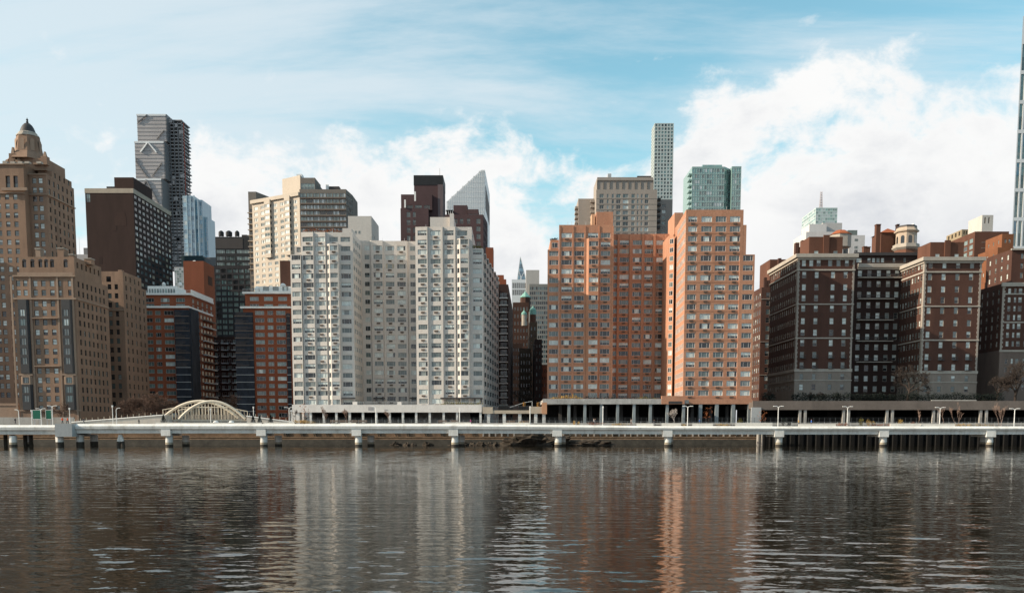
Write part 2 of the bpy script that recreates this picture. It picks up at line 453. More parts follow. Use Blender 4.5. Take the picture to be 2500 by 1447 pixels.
S_OSIDE = dict(S_ORANGE, cols=(1, 1.4), ac=0, recess=.05, pats=['dd', 'mm', 'gg', 'pp', 'dm', 'pp/dd'], wts=[4, 4, 2, 1, 2, 1])
S_BROWN = dict(cols=(1,), rail=.5, pats=['p/p', 'p/d', 'g/g', 'm/m', 'p/g', 'g/d', 'd/d'], wts=[7, 2, 3, 1, 3, 2, 1], frame=mat('stone_window_frame', (.33, .30, .26), .7, .05), t=.10, recess=.2)
S_BROWND = dict(S_BROWN, wts=[1, 1, 2, 3, 1, 2, 3], frame=lime, recess=.1)
S_BEIGE = dict(cols=(1,), rail=.5, pats=['p/p', 'p/d', 'g/g', 'm/m', 'p/g', 'd/d'], wts=[2, 2, 4, 3, 2, 2], frame=dark_metal, t=.09, recess=.25)
S_BEIGE_T = dict(S_BEIGE, wts=[5, 2, 4, 1, 3, 1])
S_BEIGE_S = dict(S_BEIGE, wts=[0, 0, 1, 2, 0, 5])
S_RED = dict(cols=(1, 1.3, 1), pats=['ggg', 'mmm', 'ppp', 'ddd', 'gpg', 'xxx'], wts=[4, 3, 2, 3, 1, 3], frame=alu, t=.08, recess=.15)
S_SLAB = dict(cols=(1, 1), pats=['gg', 'pp', 'ww', 'dd', 'mm', 'pg', 'dp'], wts=[2, 1, 2, 5, 4, 1, 1], frame=alu_dk, t=.08, recess=.2, single=True)
S_CURT = dict(cols=(1,), pats=['x', 't', 'm'], frame=alu_dk, t=0, recess=.05, single=True)


def bldg(name, label, u, v, Y, group=None, cat='building'):
    return Thing(name, label, cat, (XX(u, v, Y), Y, 5.3), group)


GZ = 5.3   # street level

# ================================================================== setting: river, land, seawall
def water_material():
    m = bpy.data.materials.new('river_water'); m.use_nodes = True; nt = m.node_tree; n = nt.nodes; l = nt.links; b = n['Principled BSDF']
    b.inputs['Base Color'].default_value = (.017, .0145, .009, 1); b.inputs['Roughness'].default_value = .045; b.inputs['IOR'].default_value = 1.36
    b.inputs['Specular Tint'].default_value = (.97, .92, .79, 1)
    g = n.new('ShaderNodeNewGeometry')

    def slope(scale, sx, sy, amp, loc, detail=2, rough=.5):
        mp = n.new('ShaderNodeMapping'); mp.inputs['Scale'].default_value = (sx, sy, 1); mp.inputs['Location'].default_value = loc
        mp.inputs['Rotation'].default_value = (0, 0, radians(loc[2])); l.new(g.outputs['Position'], mp.inputs['Vector'])
        t = n.new('ShaderNodeTexNoise'); t.inputs['Scale'].default_value = scale; t.inputs['Detail'].default_value = detail; t.inputs['Roughness'].default_value = rough
        l.new(mp.outputs[0], t.inputs['Vector'])
        s = n.new('ShaderNodeVectorMath'); s.operation = 'SUBTRACT'; l.new(t.outputs['Color'], s.inputs[0]); s.inputs[1].default_value = (.5, .5, .5)
        k = n.new('ShaderNodeVectorMath'); k.operation = 'MULTIPLY'; l.new(s.outputs[0], k.inputs[0]); k.inputs[1].default_value = (amp * .5, amp, 0)
        return k.outputs[0]

    def add(a, c_):
        q = n.new('ShaderNodeVectorMath'); q.operation = 'ADD'; l.new(a, q.inputs[0]); l.new(c_, q.inputs[1]); return q.outputs[0]
    big = slope(.09, .5, 1, 1, (5, 3, 4), 2)          # slow patches of calm and ruffled water
    a = slope(.6, .30, 1, .05, (1, 2, 6), 3, .6)
    c_ = slope(2.0, .33, 1, .13, (7, 1, -5), 3, .65)
    d = slope(6.5, .45, 1, .16, (2, 9, 3), 2, .6)
    sepb = n.new('ShaderNodeTexNoise'); sepb.inputs['Scale'].default_value = .05; sepb.inputs['Detail'].default_value = 3
    mpb = n.new('ShaderNodeMapping'); mpb.inputs['Scale'].default_value = (.4, 1, 1); l.new(g.outputs['Position'], mpb.inputs['Vector']); l.new(mpb.outputs[0], sepb.inputs['Vector'])
    mr = n.new('ShaderNodeMapRange'); mr.inputs['From Min'].default_value = .3; mr.inputs['From Max'].default_value = .7; mr.inputs['To Min'].default_value = .55; mr.inputs['To Max'].default_value = 1.25
    l.new(sepb.outputs[0], mr.inputs['Value'])
    sm = add(add(a, c_), d)
    k = n.new('ShaderNodeVectorMath'); k.operation = 'SCALE'; l.new(sm, k.inputs[0]); l.new(mr.outputs[0], k.inputs['Scale'])
    up = n.new('ShaderNodeVectorMath'); up.operation = 'ADD'; l.new(k.outputs[0], up.inputs[0]); l.new(g.outputs['Normal'], up.inputs[1])
    nn = n.new('ShaderNodeVectorMath'); nn.operation = 'NORMALIZE'; l.new(up.outputs[0], nn.inputs[0]); l.new(nn.outputs[0], b.inputs['Normal'])
    return m


import numpy as np
wm = water_material()


def river():
    rows = [6.0]
    while rows[-1] < 251: d_ = rows[-1]; rows.append(d_ + ((.13 if d_ < 45 else .18 if d_ < 75 else .30 if d_ < 120 else .6)))
    ys = np.array(rows); nx = 520; t = np.linspace(-1, 1, nx); Xg = t[None, :] * (.78 * ys[:, None] + 34); Yg = np.repeat(ys[:, None], nx, 1); Z = np.zeros_like(Xg)
    r = np.random.RandomState(4); N = 46
    for k in range(N):
        L = .45 * (2.4 / .45) ** r.rand(); th = r.normal(0, .34) + .10; kx, ky = 2 * pi / L * sin(th), 2 * pi / L * cos(th)
        sl = WAVE * (2 / N) ** .5; ph = r.rand() * 2 * pi
        env = .75 + .45 * np.sin(Xg * r.uniform(.01, .05) + Yg * r.uniform(.02, .09) + r.rand() * 6)
        Z += sl * L / (2 * pi) * env * np.sin(kx * Xg + ky * Yg + ph)
    Z *= np.clip((251 - Yg) / 6, 0, 1)
    V_ = np.stack([Xg, Yg, Z], -1).reshape(-1, 3); nr = len(ys); idx = np.arange(nr * nx).reshape(nr, nx)
    Q = np.stack([idx[:-1, :-1], idx[:-1, 1:], idx[1:, 1:], idx[1:, :-1]], -1).reshape(-1, 4)
    base = len(V_); V_ = np.vstack([V_, [(-6000, -6000, -.4), (6000, -6000, -.4), (6000, 253, -.4), (-6000, 253, -.4)]]); Q = np.vstack([Q, [[base, base + 1, base + 2, base + 3]]])
    me = bpy.data.meshes.new('river_water'); me.vertices.add(len(V_)); me.vertices.foreach_set('co', V_.ravel()); me.loops.add(Q.size); me.loops.foreach_set('vertex_index', Q.ravel().astype(np.int32))
    me.polygons.add(len(Q)); me.polygons.foreach_set('loop_start', np.arange(0, Q.size, 4, dtype=np.int32)); me.polygons.foreach_set('use_smooth', np.ones(len(Q), bool)); me.materials.append(wm); me.update(calc_edges=True); me.validate()
    o = link('river_water', me); o['kind'] = 'structure'


WAVE = .048
river()
SW = 247.0
mb = MB(); mb.poly([(-6000, SW, GZ), (6000, SW, GZ), (6000, 9000, GZ), (-6000, 9000, GZ)], asphalt); struct('ground', mb)

# seawall: stone face left and middle, sheet piling on the right
wall_t = Thing('seawall', 'brown stained stone seawall with dark tide band and leaning timber fenders below the viaduct', 'seawall', (-80, SW, 0))
xs_ = XX(1852, 1080, SW)
mb = MB(); mb.box(-420, xs_, SW - .6, SW + .6, 2.0, GZ + .2, dirt); wall_t.part('upper_wall', mb)
mb = MB(); f_ = [(SW - 3.4, -1.5), (SW - 1.5, 2.02), (SW - .602, 2.02), (SW - .602, -1.5)]
mb.poly([(-420, *f_[0]), (xs_, *f_[0]), (xs_, *f_[1]), (-420, *f_[1])], dirt); mb.poly([(-420, *f_[1]), (xs_, *f_[1]), (xs_, *f_[2]), (-420, *f_[2])], dirt); wall_t.part('ledge', mb)
mb = MB(); mb.poly([(-420, SW - 3.46, -1.5), (xs_, SW - 3.46, -1.5), (xs_, SW - 1.78, 1.6), (-420, SW - 1.78, 1.6)], tide); wall_t.part('tide_band', mb)
mb = MB(); mb.box(-420, xs_, SW - 1.7, SW - .55, 2.03, 2.3, mat('brown_coping', (.25, .17, .11), .9, .25, .6)); wall_t.part('coping', mb)
x = XX(690, 1070, SW)
while x < xs_ - 2:
    mb = MB(); l_ = RND.uniform(.5, 1.3)
    for k in range(RND.choice((1, 2, 2, 3))):
        mb.tube((x + k * .5, SW - .75, 4.9), (x + k * .5 + l_, SW - .85, 2.4), .17, .15, tide, 5)
    wall_t.part('fender_timber', mb); x += RND.uniform(3.4, 5.4)
for k in range(46):
    x = XX(1180 + k * 15, 1080, SW); mb = MB(); mb.box(x - .2, x + .2, SW - .85, SW - .605, 2.4, GZ, conc); wall_t.part('wall_rib', mb)
pile = Thing('sheet_pile_wall', 'black steel sheet pile wall below the deck gardens', 'seawall', (xs_ + 60, SW - 3, 0))
for i in range(70):
    x = xs_ + .3 + i * 2.3; mb = MB(); y = SW - 3
    mb.prism([(x, y), (x + .5, y - .5), (x + 1.6, y - .5), (x + 2.1, y), (x + 2.3, y + .1), (x + 2.3, y + 4), (x, y + 4)], -1.2, GZ + .1, sheet, paving); pile.part('pile', mb)
for u, v1 in ((1848, 1062), (1856, 1064), (1862, 1068), (1876, 1070)):
    x = XX(u, 1075, 243); mb = MB(); mb.lathe(x, 241.6, [(.5, -1.5), (.5, 4.4), (.42, 4.6)], conc if u < 1860 else sheet, 10); pile.part('timber_pile', mb)


def rock(x, y, sx, sy, sz, seed, label):
    r = random.Random(seed); mb = MB(); n, mrows = (10, 6) if sx < 2 else (26, 12)
    off = Vector((seed * 3.1, seed * 1.7, 0))
    for j in range(mrows):
        ph = j / (mrows - 1) * pi / 2
        for k in range(n):
            t = 2 * pi * k / n; p = Vector((cos(t) * cos(ph), sin(t) * cos(ph), sin(ph)))
            q = 1 + .5 * mnoise.noise(p * 1.7 + off) + .25 * mnoise.noise(p * 5 + off) + (.16 * mnoise.noise(p * 11 + off) if sx > 2 else 0)
            mb.v.append((x + p.x * sx * q, y + p.y * sy * q, -.4 + p.z * sz * q))
    for j in range(mrows - 1):
        for k in range(n):
            mb.f.append((j * n + k, j * n + (k + 1) % n, (j + 1) * n + (k + 1) % n, (j + 1) * n + k)); mb.m.append(0)
    mb.mats = [rock_m]
    o = link('shore_rock', mb.mesh('rock')); tag(o, label, 'rock', 'shore rocks'); return o


R2 = random.Random(5)
for i in range(44):
    u = R2.uniform(955, 1215) if i < 26 else R2.uniform(1395, 1500)
    rock(XX(u, 1088, SW - 4), SW - R2.uniform(2.2, 5.5), R2.uniform(.5, 1.5), R2.uniform(.5, 1.2), R2.uniform(.5, 1.5) * (1 if i < 26 else .6), i + 1, 'small dark wet rock piled at the foot of the seawall')
rock(XX(1262, 1088, SW - 4), SW - 4.2, 4.6, 2.4, 2.4, 91, 'low dark boulder with steep edge beside the largest shore boulder')
rock(XX(1318, 1088, SW - 5), SW - 4.6, 8.2, 3.0, 3.4, 92, 'largest brown shore boulder, long sloping hump under the viaduct')
rock(XX(1440, 1088, SW - 5), SW - 4.2, 7.0, 2.4, 1.7, 93, 'long flat black boulder lying behind a viaduct column')


# ================================================================== near buildings
def sub(name, *a, **k): pass


# ---- white apartment building (two wings and a recessed middle)
b = bldg('apartment_building', 'white brick apartment building with two wings and pale podium terrace', 960, 900, 284, cat='building')
ZB = ZZ(988, 282) - .5
rowsW = zrows(584.5, 981, 19, 284); hW = 1.5


def saw(us, v, Y, step):
    """front line of a facade: each bay turned a few degrees, with a step back to the next"""
    pts = []
    for u0, u1 in us: pts += [(XX(u0, v, Y), Y), (XX(u1, v, Y), Y - step)]
    return pts


# left wing
YL = 284
segs = [(709, 735.5), (736.5, 766.5), (767.5, 796)]
pl_ = saw(segs, 650, YL, .5)
xb0, xb1, xb2 = XX(797, 650, YL), XX(807, 650, YL), XX(828, 650, YL)
xe = XX(862, 650, YL)
Wst = S_WHITE
main = pl_[2:] + [(XX(796.6, 650, YL), YL), (xe, YL)]
zt = ZZ(567, YL)
poly = main + [(XX(862, 650, YL), 312), (main[0][0], 312)]
fc = {0: wins(ucols(poly[0], poly[1], [(739.4, 764.6)], 629), rowsW, hW, Wst), 2: wins(ucols(poly[2], poly[3], [(770, 794)], 629), rowsW, hW, Wst),
      4: wins(ucols(poly[4], poly[5], [(832, 856)], 629), rowsW, hW, S_WHITE0) + wins(ucols(poly[4], poly[5], [(805, 826)], 629), rowsW[:1], hW, Wst)}
fc[5] = wins(ecols(poly[5], (xe, 299), 4, 1.7), rowsW, 1.5, S_WSIDE)
b.vol(poly, GZ, zt, white_brick, fc, parapet=.9)
# faceted bay
yb = YL - 1.3
bp = [(xb0, YL + .05), (xb1, yb), (xb2, yb), (xb2 + .25, YL + .05)]
zb = ZZ(596.5, YL)
fb = {0: wins(ecols(bp[0], bp[1], 1, .9, .3, .05), rowsW[1:], hW, dict(S_WHITE0, cols=(1,), pats=['d', 'm', 'g'])), 1: wins(ecols(bp[1], bp[2], 1, 2.3, .05, .1), rowsW[1:], hW, dict(Wst, cols=(1, 1)))}
b.vol(bp, GZ, zb, white_brick, fb, name='bay')
# left stepped shoulder
poly = [pl_[0], pl_[1], (pl_[1][0], 312), (pl_[0][0], 312)]
b.vol(poly, GZ, ZZ(622, YL), white_brick, {0: wins(ucols(poly[0], poly[1], [(712, 733)], 629), rowsW, hW, S_WHITE0)}, parapet=.8)
x0, x1 = XX(719, 600, YL + 2), pl_[1][0] - .01
b.vol(rect(x0, x1, YL + 2, 312), ZZ(622, YL) + .02, ZZ(598, YL), white_brick, {0: wins([(.6, x1 - x0 - .5)], rowsW[1:2], 1.5, S_WHITE0)}, parapet=.6)
b.vol(rect(XX(836, 560, 292), XX(858, 560, 292), 292, 300), zt - .5, ZZ(557, 292), white_brick, name='penthouse')
# recess
YR = 300
ur = [(893, 905), (907, 935), (937, 967), (967.6, 995), (997, 1019)]
rowsR = zrows(605, 973, 18, YR)
pr = []
for i, (u0, u1) in enumerate(ur):
    o_ = (.5, 0, .7, .7, 1.3)[i]; pr += [(XX(u0, 700, YR + o_), YR + o_), (XX(u1, 700, YR + o_), YR + o_)]
poly = [(pr[0][0] - 4, YR + .5)] + pr[1:-1] + [(pr[-1][0] + 2.5, YR + 1.3)] + [(pr[-1][0] + 2.5, 330), (pr[0][0] - 4, 330)]
wn_ = [(890, 902), (911, 933), (940.7, 962), (969, 990), (1001, 1014)]
fr_ = {}
for i in range(5):
    A, B = poly[2 * i], poly[2 * i + 1]
    fr_[2 * i] = wins(ucols(A, B, [wn_[i]], 620), rowsR, 1.5, S_WHITE if i not in (0, 4) else S_WSIDE)
b.vol(poly, GZ, ZZ(587, YR), white_brick, fr_, parapet=.8)
# right wing
YR2 = 279
rowsR2 = zrows(569, 978.5, 19, YR2)
segs = [(1014.5, 1044), (1045, 1081), (1082, 1112)]
pl_ = saw(segs, 620, YR2, .45)
xe = XX(1180, 700, YR2)
xs0 = XX(1152, 620, YR2)
poly = pl_ + [(XX(1112.6, 620, YR2), YR2), (xs0, YR2), (xs0, 318), (pl_[0][0], 318)]
cw = [(1020, 1042), (1051, 1076), (1084.6, 1108)]
fc = {2 * i: wins(ucols(poly[2 * i], poly[2 * i + 1], [cw[i]], 620), rowsR2, hW, S_WHITE) for i in range(3)}
fc[6] = wins(ucols(poly[6], poly[7], [(1116, 1141)], 570), rowsR2[:1], hW, S_WHITE)
fc[7] = wins(ecols((0, 0), (10, 0), 2, 1.5), rowsR2, 1.5, S_WSIDE)
zt = ZZ(554, YR2)
b.vol(poly, GZ, zt, white_brick, fc, parapet=.9)
xb0, xb1, xb2 = XX(1113, 620, YR2), XX(1123.7, 620, YR2), XX(1145, 620, YR2)
bp = [(xb0, YR2 + .05), (xb1, YR2 - 1.3), (xb2, YR2 - 1.3), (xb2 + .25, YR2 + .05)]
fb = {0: wins(ecols(bp[0], bp[1], 1, .9, .3, .05), rowsR2[1:], hW, dict(S_WHITE0, cols=(1,), pats=['d', 'm', 'g'])), 1: wins(ecols(bp[1], bp[2], 1, 2.3, .05, .1), rowsR2[1:], hW, dict(S_WHITE, cols=(1, 1)))}
b.vol(bp, GZ, ZZ(584, YR2), white_brick, fb, name='bay')
# right shoulder and long side with small bays
P1, P2 = (xe, YR2 + .02), (XX(1221, 800, 338), 338)
S_DK = dict(cols=(1,), rail=.5, pats=['n/n', 'n/m', 'g/n'], wts=[6, 2, 1], frame=alu, t=.05, recess=.03)
zsd = ZZ(606, YR2); N_ = 7; px, py = P1; pts_ = [(xs0 + .01, YR2 + .02), P1]; fs = {0: wins(ucols((xs0 + .01, YR2 + .02), P1, [(1154.5, 1176.5)], 620), rowsR2, hW, S_WHITE0)}
for k in range(N_):     # the street side steps outward, each step a narrow return facing the river
    dy = (P2[1] - P1[1]) / N_; dx = (P2[0] - P1[0]) / N_
    fs[len(pts_) - 1] = wins(ecols((0, 0), (dy, 0), 2, 2.6, .3, .3), rowsR2, 1.5, S_DK); py += dy; pts_.append((px, py))
    if k < N_ - 1:
        fs[len(pts_) - 1] = wins([(.09, dx - .07)], rowsR2, 1.5, S_DK); px += dx; pts_.append((px, py))
b.vol(pts_ + [(xs0 + .01, 338)], GZ, zsd, white_brick, fs, parapet=.8)
b.vol(rect(XX(1050, 540, 290), XX(1108, 540, 290), 290, 300), zt - .9, ZZ(530, 290), white_brick, name='penthouse')
b.vol(rect(XX(1098, 530, 289), XX(1108, 530, 289), 288.5, 290), zt - .9, ZZ(522, 289), white_brick, name='chimney')
# terrace doors, awnings on the podium
for u0, u1 in ((1075, 1178), (835, 866), (912, 938), (1000, 1016)):
    Y = 277.4 if u0 > 1050 else (282.3 if u0 < 900 else 298.5)
    b.pbox('awning', XX(u0, 970, Y), XX(u1, 970, Y), Y - .4, Y + 1.2, ZZ(973, Y), ZZ(970, Y), dark_metal)
b.finish()

def clutter(t, u0, u1, va, Y, n, seed, m):
    r = random.Random(seed)
    for k in range(n):
        u = r.uniform(u0, u1); x = XX(u, va, Y); z = ZZ(va, Y) - .8; w_ = r.uniform(.3, 1.1); h_ = r.uniform(.9, 2.0); y = Y + r.uniform(3, 9)
        if r.random() < .35:
            mb = MB(); mb.tube((x, y, z), (x, y, z + h_ * 2), .06, .04, steel, 5); t.part('vent_pipe', mb)
        else: t.pbox('roof_unit', x - w_, x + w_, y, y + w_ * 1.5, z, z + h_, r.choice((m, steel, grey_metal)))


clutter(b, 745, 835, 567, 284, 6, 1, white_brick); clutter(b, 915, 1000, 587, 300, 6, 2, white_brick); clutter(b, 1020, 1045, 554, 279, 3, 3, white_brick)
# ---- podium of the white building over the riverside road
def colonnade(t, us, v0, Y, w_, d_, m, z0=GZ):
    for u in us:
        x = XX(u, 1015, Y); t.pbox('column', x - w_ / 2, x + w_ / 2, Y, Y + d_, z0, v0, m)


pt = Thing('podium_deck', 'long pale concrete deck with columns below the white apartment building', 'deck', (XX(945, 1000, 260), 260, GZ))
Y = 258; x0, x1 = XX(713, 990, Y), XX(1176, 990, Y); z0, z1 = ZZ(1006, Y), ZZ(987.5, Y)
pt.pbox('fascia', x0, x1, Y, Y + .8, z0, z1, white_conc); pt.pbox('deck_slab', x0, x1, Y + .802, 282, z0 + .3, z1 - .5, conc)
pt.pbox('back_wall', x0, x1, 279, 279.6, GZ, z0 + .29, mat('grimy_shade_concrete', (.018, .017, .016), .95, .2))  # grime darkened further, the shade under the deck put into its colour
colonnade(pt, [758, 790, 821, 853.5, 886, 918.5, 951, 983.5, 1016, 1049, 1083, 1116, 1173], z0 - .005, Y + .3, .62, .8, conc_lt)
colonnade(pt, [771, 803, 840, 870, 903], z0 + .28, Y + 9, .8, .8, MATS['grimy_shade_concrete'])
colonnade(pt, [717, 727], z0 - .005, Y + .4, 1.0, 3., white_conc)
for u0, u1 in ((861, 872), (970, 980)): pt.pbox('planter', XX(u0, 985, Y + 1), XX(u1, 985, Y + 1), Y + .9, Y + 2.4, z1 - .5, ZZ(980, Y), white_conc)
for u0, u1, va, vb in ((899, 911, 993, 1001), (938, 946, 999, 1001)): pt.pbox('vent_grille', XX(u0, 995, Y), XX(u1, 995, Y), Y - .05, Y - .002, ZZ(vb, Y), ZZ(va, Y), grey_metal)
rl = MB(); zr = z1 - .5
for i in range(60):
    x = x0 + 17 + (x1 - x0 - 17.2) * i / 59; rl.box(x, x + .05, Y + 1.2, Y + 1.25, zr, zr + 1.3, steel)
rl.box(x0 + 17, x1 - .2, Y + 1.19, Y + 1.26, zr + 1.3, zr + 1.38, steel); rl.box(x0 + 17, x1 - .2, Y + 1.2, Y + 1.25, zr + .7, zr + .74, steel); pt.part('railing', rl, kind='stuff')

ot = Thing('overpass', 'low tan concrete overpass with railing at the end of the dark street', 'overpass', (XX(1255, 1005, 258), 260, GZ))
z0, z1 = ZZ(1009, Y), ZZ(1001, Y)
ot.pbox('girder', XX(1203, 1000, Y), XX(1292, 1000, Y), Y, Y + 1, z0, z1, conc_lt if False else mat('tan_concrete', (.44, .37, .29), .9, .12)); TANC = MATS['tan_concrete']
ot.pbox('deck_slab', XX(1178, 1000, Y), XX(1335, 1000, Y), Y + 1.002, 285, z0 + .2, z1 - .4, conc)
ot.pbox('end_block', XX(1178, 1000, Y), XX(1203, 1000, Y) - .005, Y - .1, Y + 1, z0, ZZ(993, Y), TANC)
ot.pbox('end_block', XX(1292, 1000, Y) + .005, XX(1323, 1000, Y), Y - .1, Y + 1, z0, ZZ(992, Y), TANC)
ot.pbox('end_block', XX(1323.2, 1000, Y), XX(1335, 1000, Y), Y - .6, Y + 1, ZZ(1010, Y), ZZ(982, Y), mat('orange_concrete', (.50, .27, .16), .9, .1))
colonnade(ot, [1193, 1231, 1269, 1308, 1328], z0 - .005, Y + .3, .9, .9, conc_lt)
rl = MB(); xa, xc = XX(1203, 1000, Y), XX(1292, 1000, Y)
for i in range(40): x = xa + (xc - xa) * i / 39; rl.box(x, x + .07, Y + .4, Y + .47, z1, z1 + 1.2, alu_dk)
rl.box(xa, xc, Y + .38, Y + .49, z1 + 1.2, z1 + 1.3, alu_dk); ot.part('railing', rl, kind='stuff')

# ---- orange apartment building
b = bldg('apartment_building', 'orange brick apartment building with stepped shoulders and two tall wings', 1590, 900, 290)
YA = 290
rowsA = zrows(574.4, 964.5, 19, YA)
us = [(1365, 1398), (1398.5, 1428), (1428.6, 1460), (1460.6, 1497)]
xl, xr_ = XX(1365, 560, YA), XX(1496, 560, YA)
A, B = (xl, YA), (xr_, YA)
poly = [A, B, (xr_, 318), (xl + 1.5, 318)]
cA = [(1370, 1395), (1401, 1424.5), (1464.6, 1488)]
fc = {0: wins(ucols(A, B, cA, 815), rowsA, 1.55, S_ORANGE) + wins(ucols(A, B, [(1434, 1458.5)], 815), rowsA[:1], 1.55, S_ORANGE)}
b.vol(poly, GZ, ZZ(549, YA), orange_brick, fc, parapet=.9)
bx0, bx1, bx2 = XX(1430, 700, YA), XX(1436, 700, YA), XX(1460, 700, YA)
bp = [(bx0, YA + .05), (bx1, YA - 1.1), (bx2, YA - 1.1), (bx2 + .4, YA + .05)]
b.vol(bp, GZ, ZZ(583, YA), orange_brick, {1: wins(ecols(bp[1], bp[2], 1, 2.9, .05, .05), rowsA[1:], 1.55, dict(S_ORANGE, cols=(1, 1.6, 1)))}, name='bay')
x0 = XX(1337, 620, YA); xm = XX(1344, 590, YA)
b.vol([(x0, YA + .3), (xl - .01, YA + .3), (xl - .01, 318), (x0 + 3, 318)], GZ, ZZ(609, YA), orange_brick, {0: wins(ucols((x0, YA + .3), (xl, YA + .3), [(1340, 1362.5)], 815), rowsA, 1.55, dict(S_ORANGE, ac=0))}, parapet=.7)
b.vol(rect(xm, xl - .01, YA + 1, 312), ZZ(609, YA) + .02, ZZ(584, YA), orange_brick, {0: wins([(.5, 2.4)], [ZZ(597, YA)], 1.6, S_OSIDE)}, parapet=.5)
b.vol(rect(XX(1456, 530, 298), XX(1497, 530, 298), 298, 308), ZZ(549, YA) - 1, ZZ(517, 298), orange_brick, name='penthouse')
b.vol(rect(XX(1444, 530, 300), XX(1452, 530, 300), 299, 303), ZZ(549, YA) - 1, ZZ(524, 300), mat('pale_orange_brick', (.6, .36, .22), .85, .08), name='chimney')
for u in (1366, 1398.3, 1428.3, 1462, 1495.5):     # brick piers between the bays
    x = XX(u, 700, YA); b.pbox('pier', x - .22, x + .22, YA - .16, YA + .1, GZ, ZZ(552, YA), orange_brick)
# recess
YB = 301
rowsB = zrows(592, 965, 19, YB)
x0, x1 = XX(1497, 700, YB) - 2, XX(1645, 700, YB) + 4
A, B = (x0, YB), (x1, YB)
cB = [(1511, 1533), (1542.5, 1564), (1571, 1591), (1599, 1622)]
b.vol([A, B, (x1, 330), (x0, 330)], GZ, ZZ(571, YB), orange_brick, {0: wins(ucols(A, B, [(1495.5, 1505)], 815), rowsB, 1.5, dict(S_OSIDE)) + wins(ucols(A, B, cB, 815), rowsB, 1.5, S_ORANGE)}, parapet=.9)
for u0, u1, d_ in ((1507, 1537.5, .9), (1537.9, 1568, .5), (1567.9, 1595, .9), (1595.4, 1626, .5)):
    pass
for u in (1508, 1537.5, 1567, 1595, 1625):
    x = XX(u, 780, YB); b.pbox('pier', x - .35, x + .35, YB - .45, YB + .1, GZ, ZZ(573, YB), orange_brick)
xq0, xq1 = XX(1628, 780, 291), XX(1642, 780, 291)
# right wing
YC = 268
rowsC = zrows(535, 958.6, 19, YC)
x0, x1, x2, x3 = XX(1672, 700, YC), XX(1815, 540, YC), XX(1822.5, 560, YC), XX(1843, 625, YC)
A, B = (x0, YC), (x1, YC)
cC1 = [(1674, 1696), (1706, 1732)]; cC2 = [(1741, 1766), (1775, 1801)]
fw = wins(ucols(A, B, [(1676, 1698), (1708, 1733.5), (1742.5, 1768), (1777, 1802)], 780), rowsC, 1.6, S_ORANGE)
fl = wins(ecols((x0 + 1.1, 288), A, 8, 1.5, .3, .5), rowsC, 1.5, S_OSIDE)
zw = ZZ(985.5, 267)
b.vol([A, B, (x1, 300), (x0 + 1.2, 300), (x0 + 1.1, 288)], zw, ZZ(512, YC), orange_brick, {0: fw, 4: fl}, parapet=.9)
b.vol(rect(x1 + .01, x2, YC + .02, 300), zw, ZZ(549, YC), orange_brick, parapet=.6)
b.vol(rect(x2 + .01, x3, YC + .04, 300), zw,  ZZ(621, YC), orange_brick, parapet=.6)
S_WIN5 = wins(ucols((x1 - 2, YC), (x3, YC), [(1808, 1832)], 820), [z for z in rowsC if z < ZZ(626, YC)], 1.6, S_ORANGE)
mb = MB()  # end bay set slightly proud so that its window column reads as one piece
b.vol([(x1 - .9, YC - .25), (XX(1842.5, 625, YC), YC - .25), (XX(1842.5, 625, YC), YC + .02), (x1 - .9, YC + .02)], zw, ZZ(623, YC), orange_brick,
      {0: wins(ucols((x1 - .9, YC - .25), (x3, YC - .25), [(1810, 1834)], 820), [z for z in rowsC if z < ZZ(628, YC)], 1.6, dict(S_ORANGE, ac=0))}, name='end_bay')
b.vol(rect(x0 + 7, x3 - .6, 300.02, 346), GZ, ZZ(549, YC), orange_brick, parapet=.6, name='rear_wing')  # hidden rear volume, added to shade the brick tower behind
for z in rowsC: b.pbox('floor_course', x0 + .05, x1 - .95, YC - .03, YC - .002, z - 1.42, z - 1.28, mat('course_brick', (.33, .155, .095), .9, .1))
for z in rowsA: b.pbox('floor_course', xl + .3, xr_ - .3, YA - .03, YA - .002, z - 1.38, z - 1.25, MATS['course_brick'])
for z in rowsB[:-1]: b.pbox('floor_course', XX(1500, 700, YB), XX(1628, 700, YB), YB - .03, YB - .002, z - 1.38, z - 1.25, MATS['course_brick'])
# stub joining wing and recess, and the tall stair tower behind it
b.vol([(xq0, 290), (x0 + .3, 288.2), (x0 + .3, 300.9), (xq0, 300.9)], GZ, ZZ(575, 290), orange_brick, {0: wins([(.5, 2.0)], zrows(592, 965, 19, 291), 1.5, S_OSIDE)}, parapet=.5)
b.vol(rect(XX(1647, 530, 292), XX(1668, 530, 292), 292, 304), ZZ(575, 290), ZZ(519, 292), orange_brick, parapet=.5, name='stair_tower')
b.finish()

clutter(b, 1372, 1440, 549, 290, 5, 4, orange_brick); clutter(b, 1505, 1635, 571, 301, 7, 5, orange_brick); clutter(b, 1685, 1808, 512, 268, 5, 6, steel)
# marble-faced podium of the orange building
pt = Thing('podium_deck', 'grey marbled deck on tall columns with planted terrace under the orange building', 'deck', (XX(1580, 1000, 262), 262, GZ))
Y = 262; z0, z1 = ZZ(986, Y), ZZ(973, Y); x0, x1 = XX(1325, 980, Y), XX(1615, 980, Y); x2 = XX(1666, 980, Y)
n_ = 8
for i in range(n_):
    a_, c_ = x0 + (x1 - x0) * i / n_, x0 + (x1 - x0) * (i + 1) / n_; pt.pbox('fascia_panel', a_ + .02, c_ - .02, Y, Y + .7, z0, z1, marble)
pt.pbox('brick_fascia', x1, x2 + .6, Y - .2, Y + .7, z0, ZZ(966, Y), orange_brick)
pt.pbox('vent_grille', XX(1632, 982, Y), XX(1664, 982, Y), Y - .26, Y - .205, ZZ(985, Y), ZZ(979, Y), dark_metal)
pt.pbox('deck_slab', x0, x2 + 2, Y + .702, 290, z0 + .2, z1 - .3, conc)
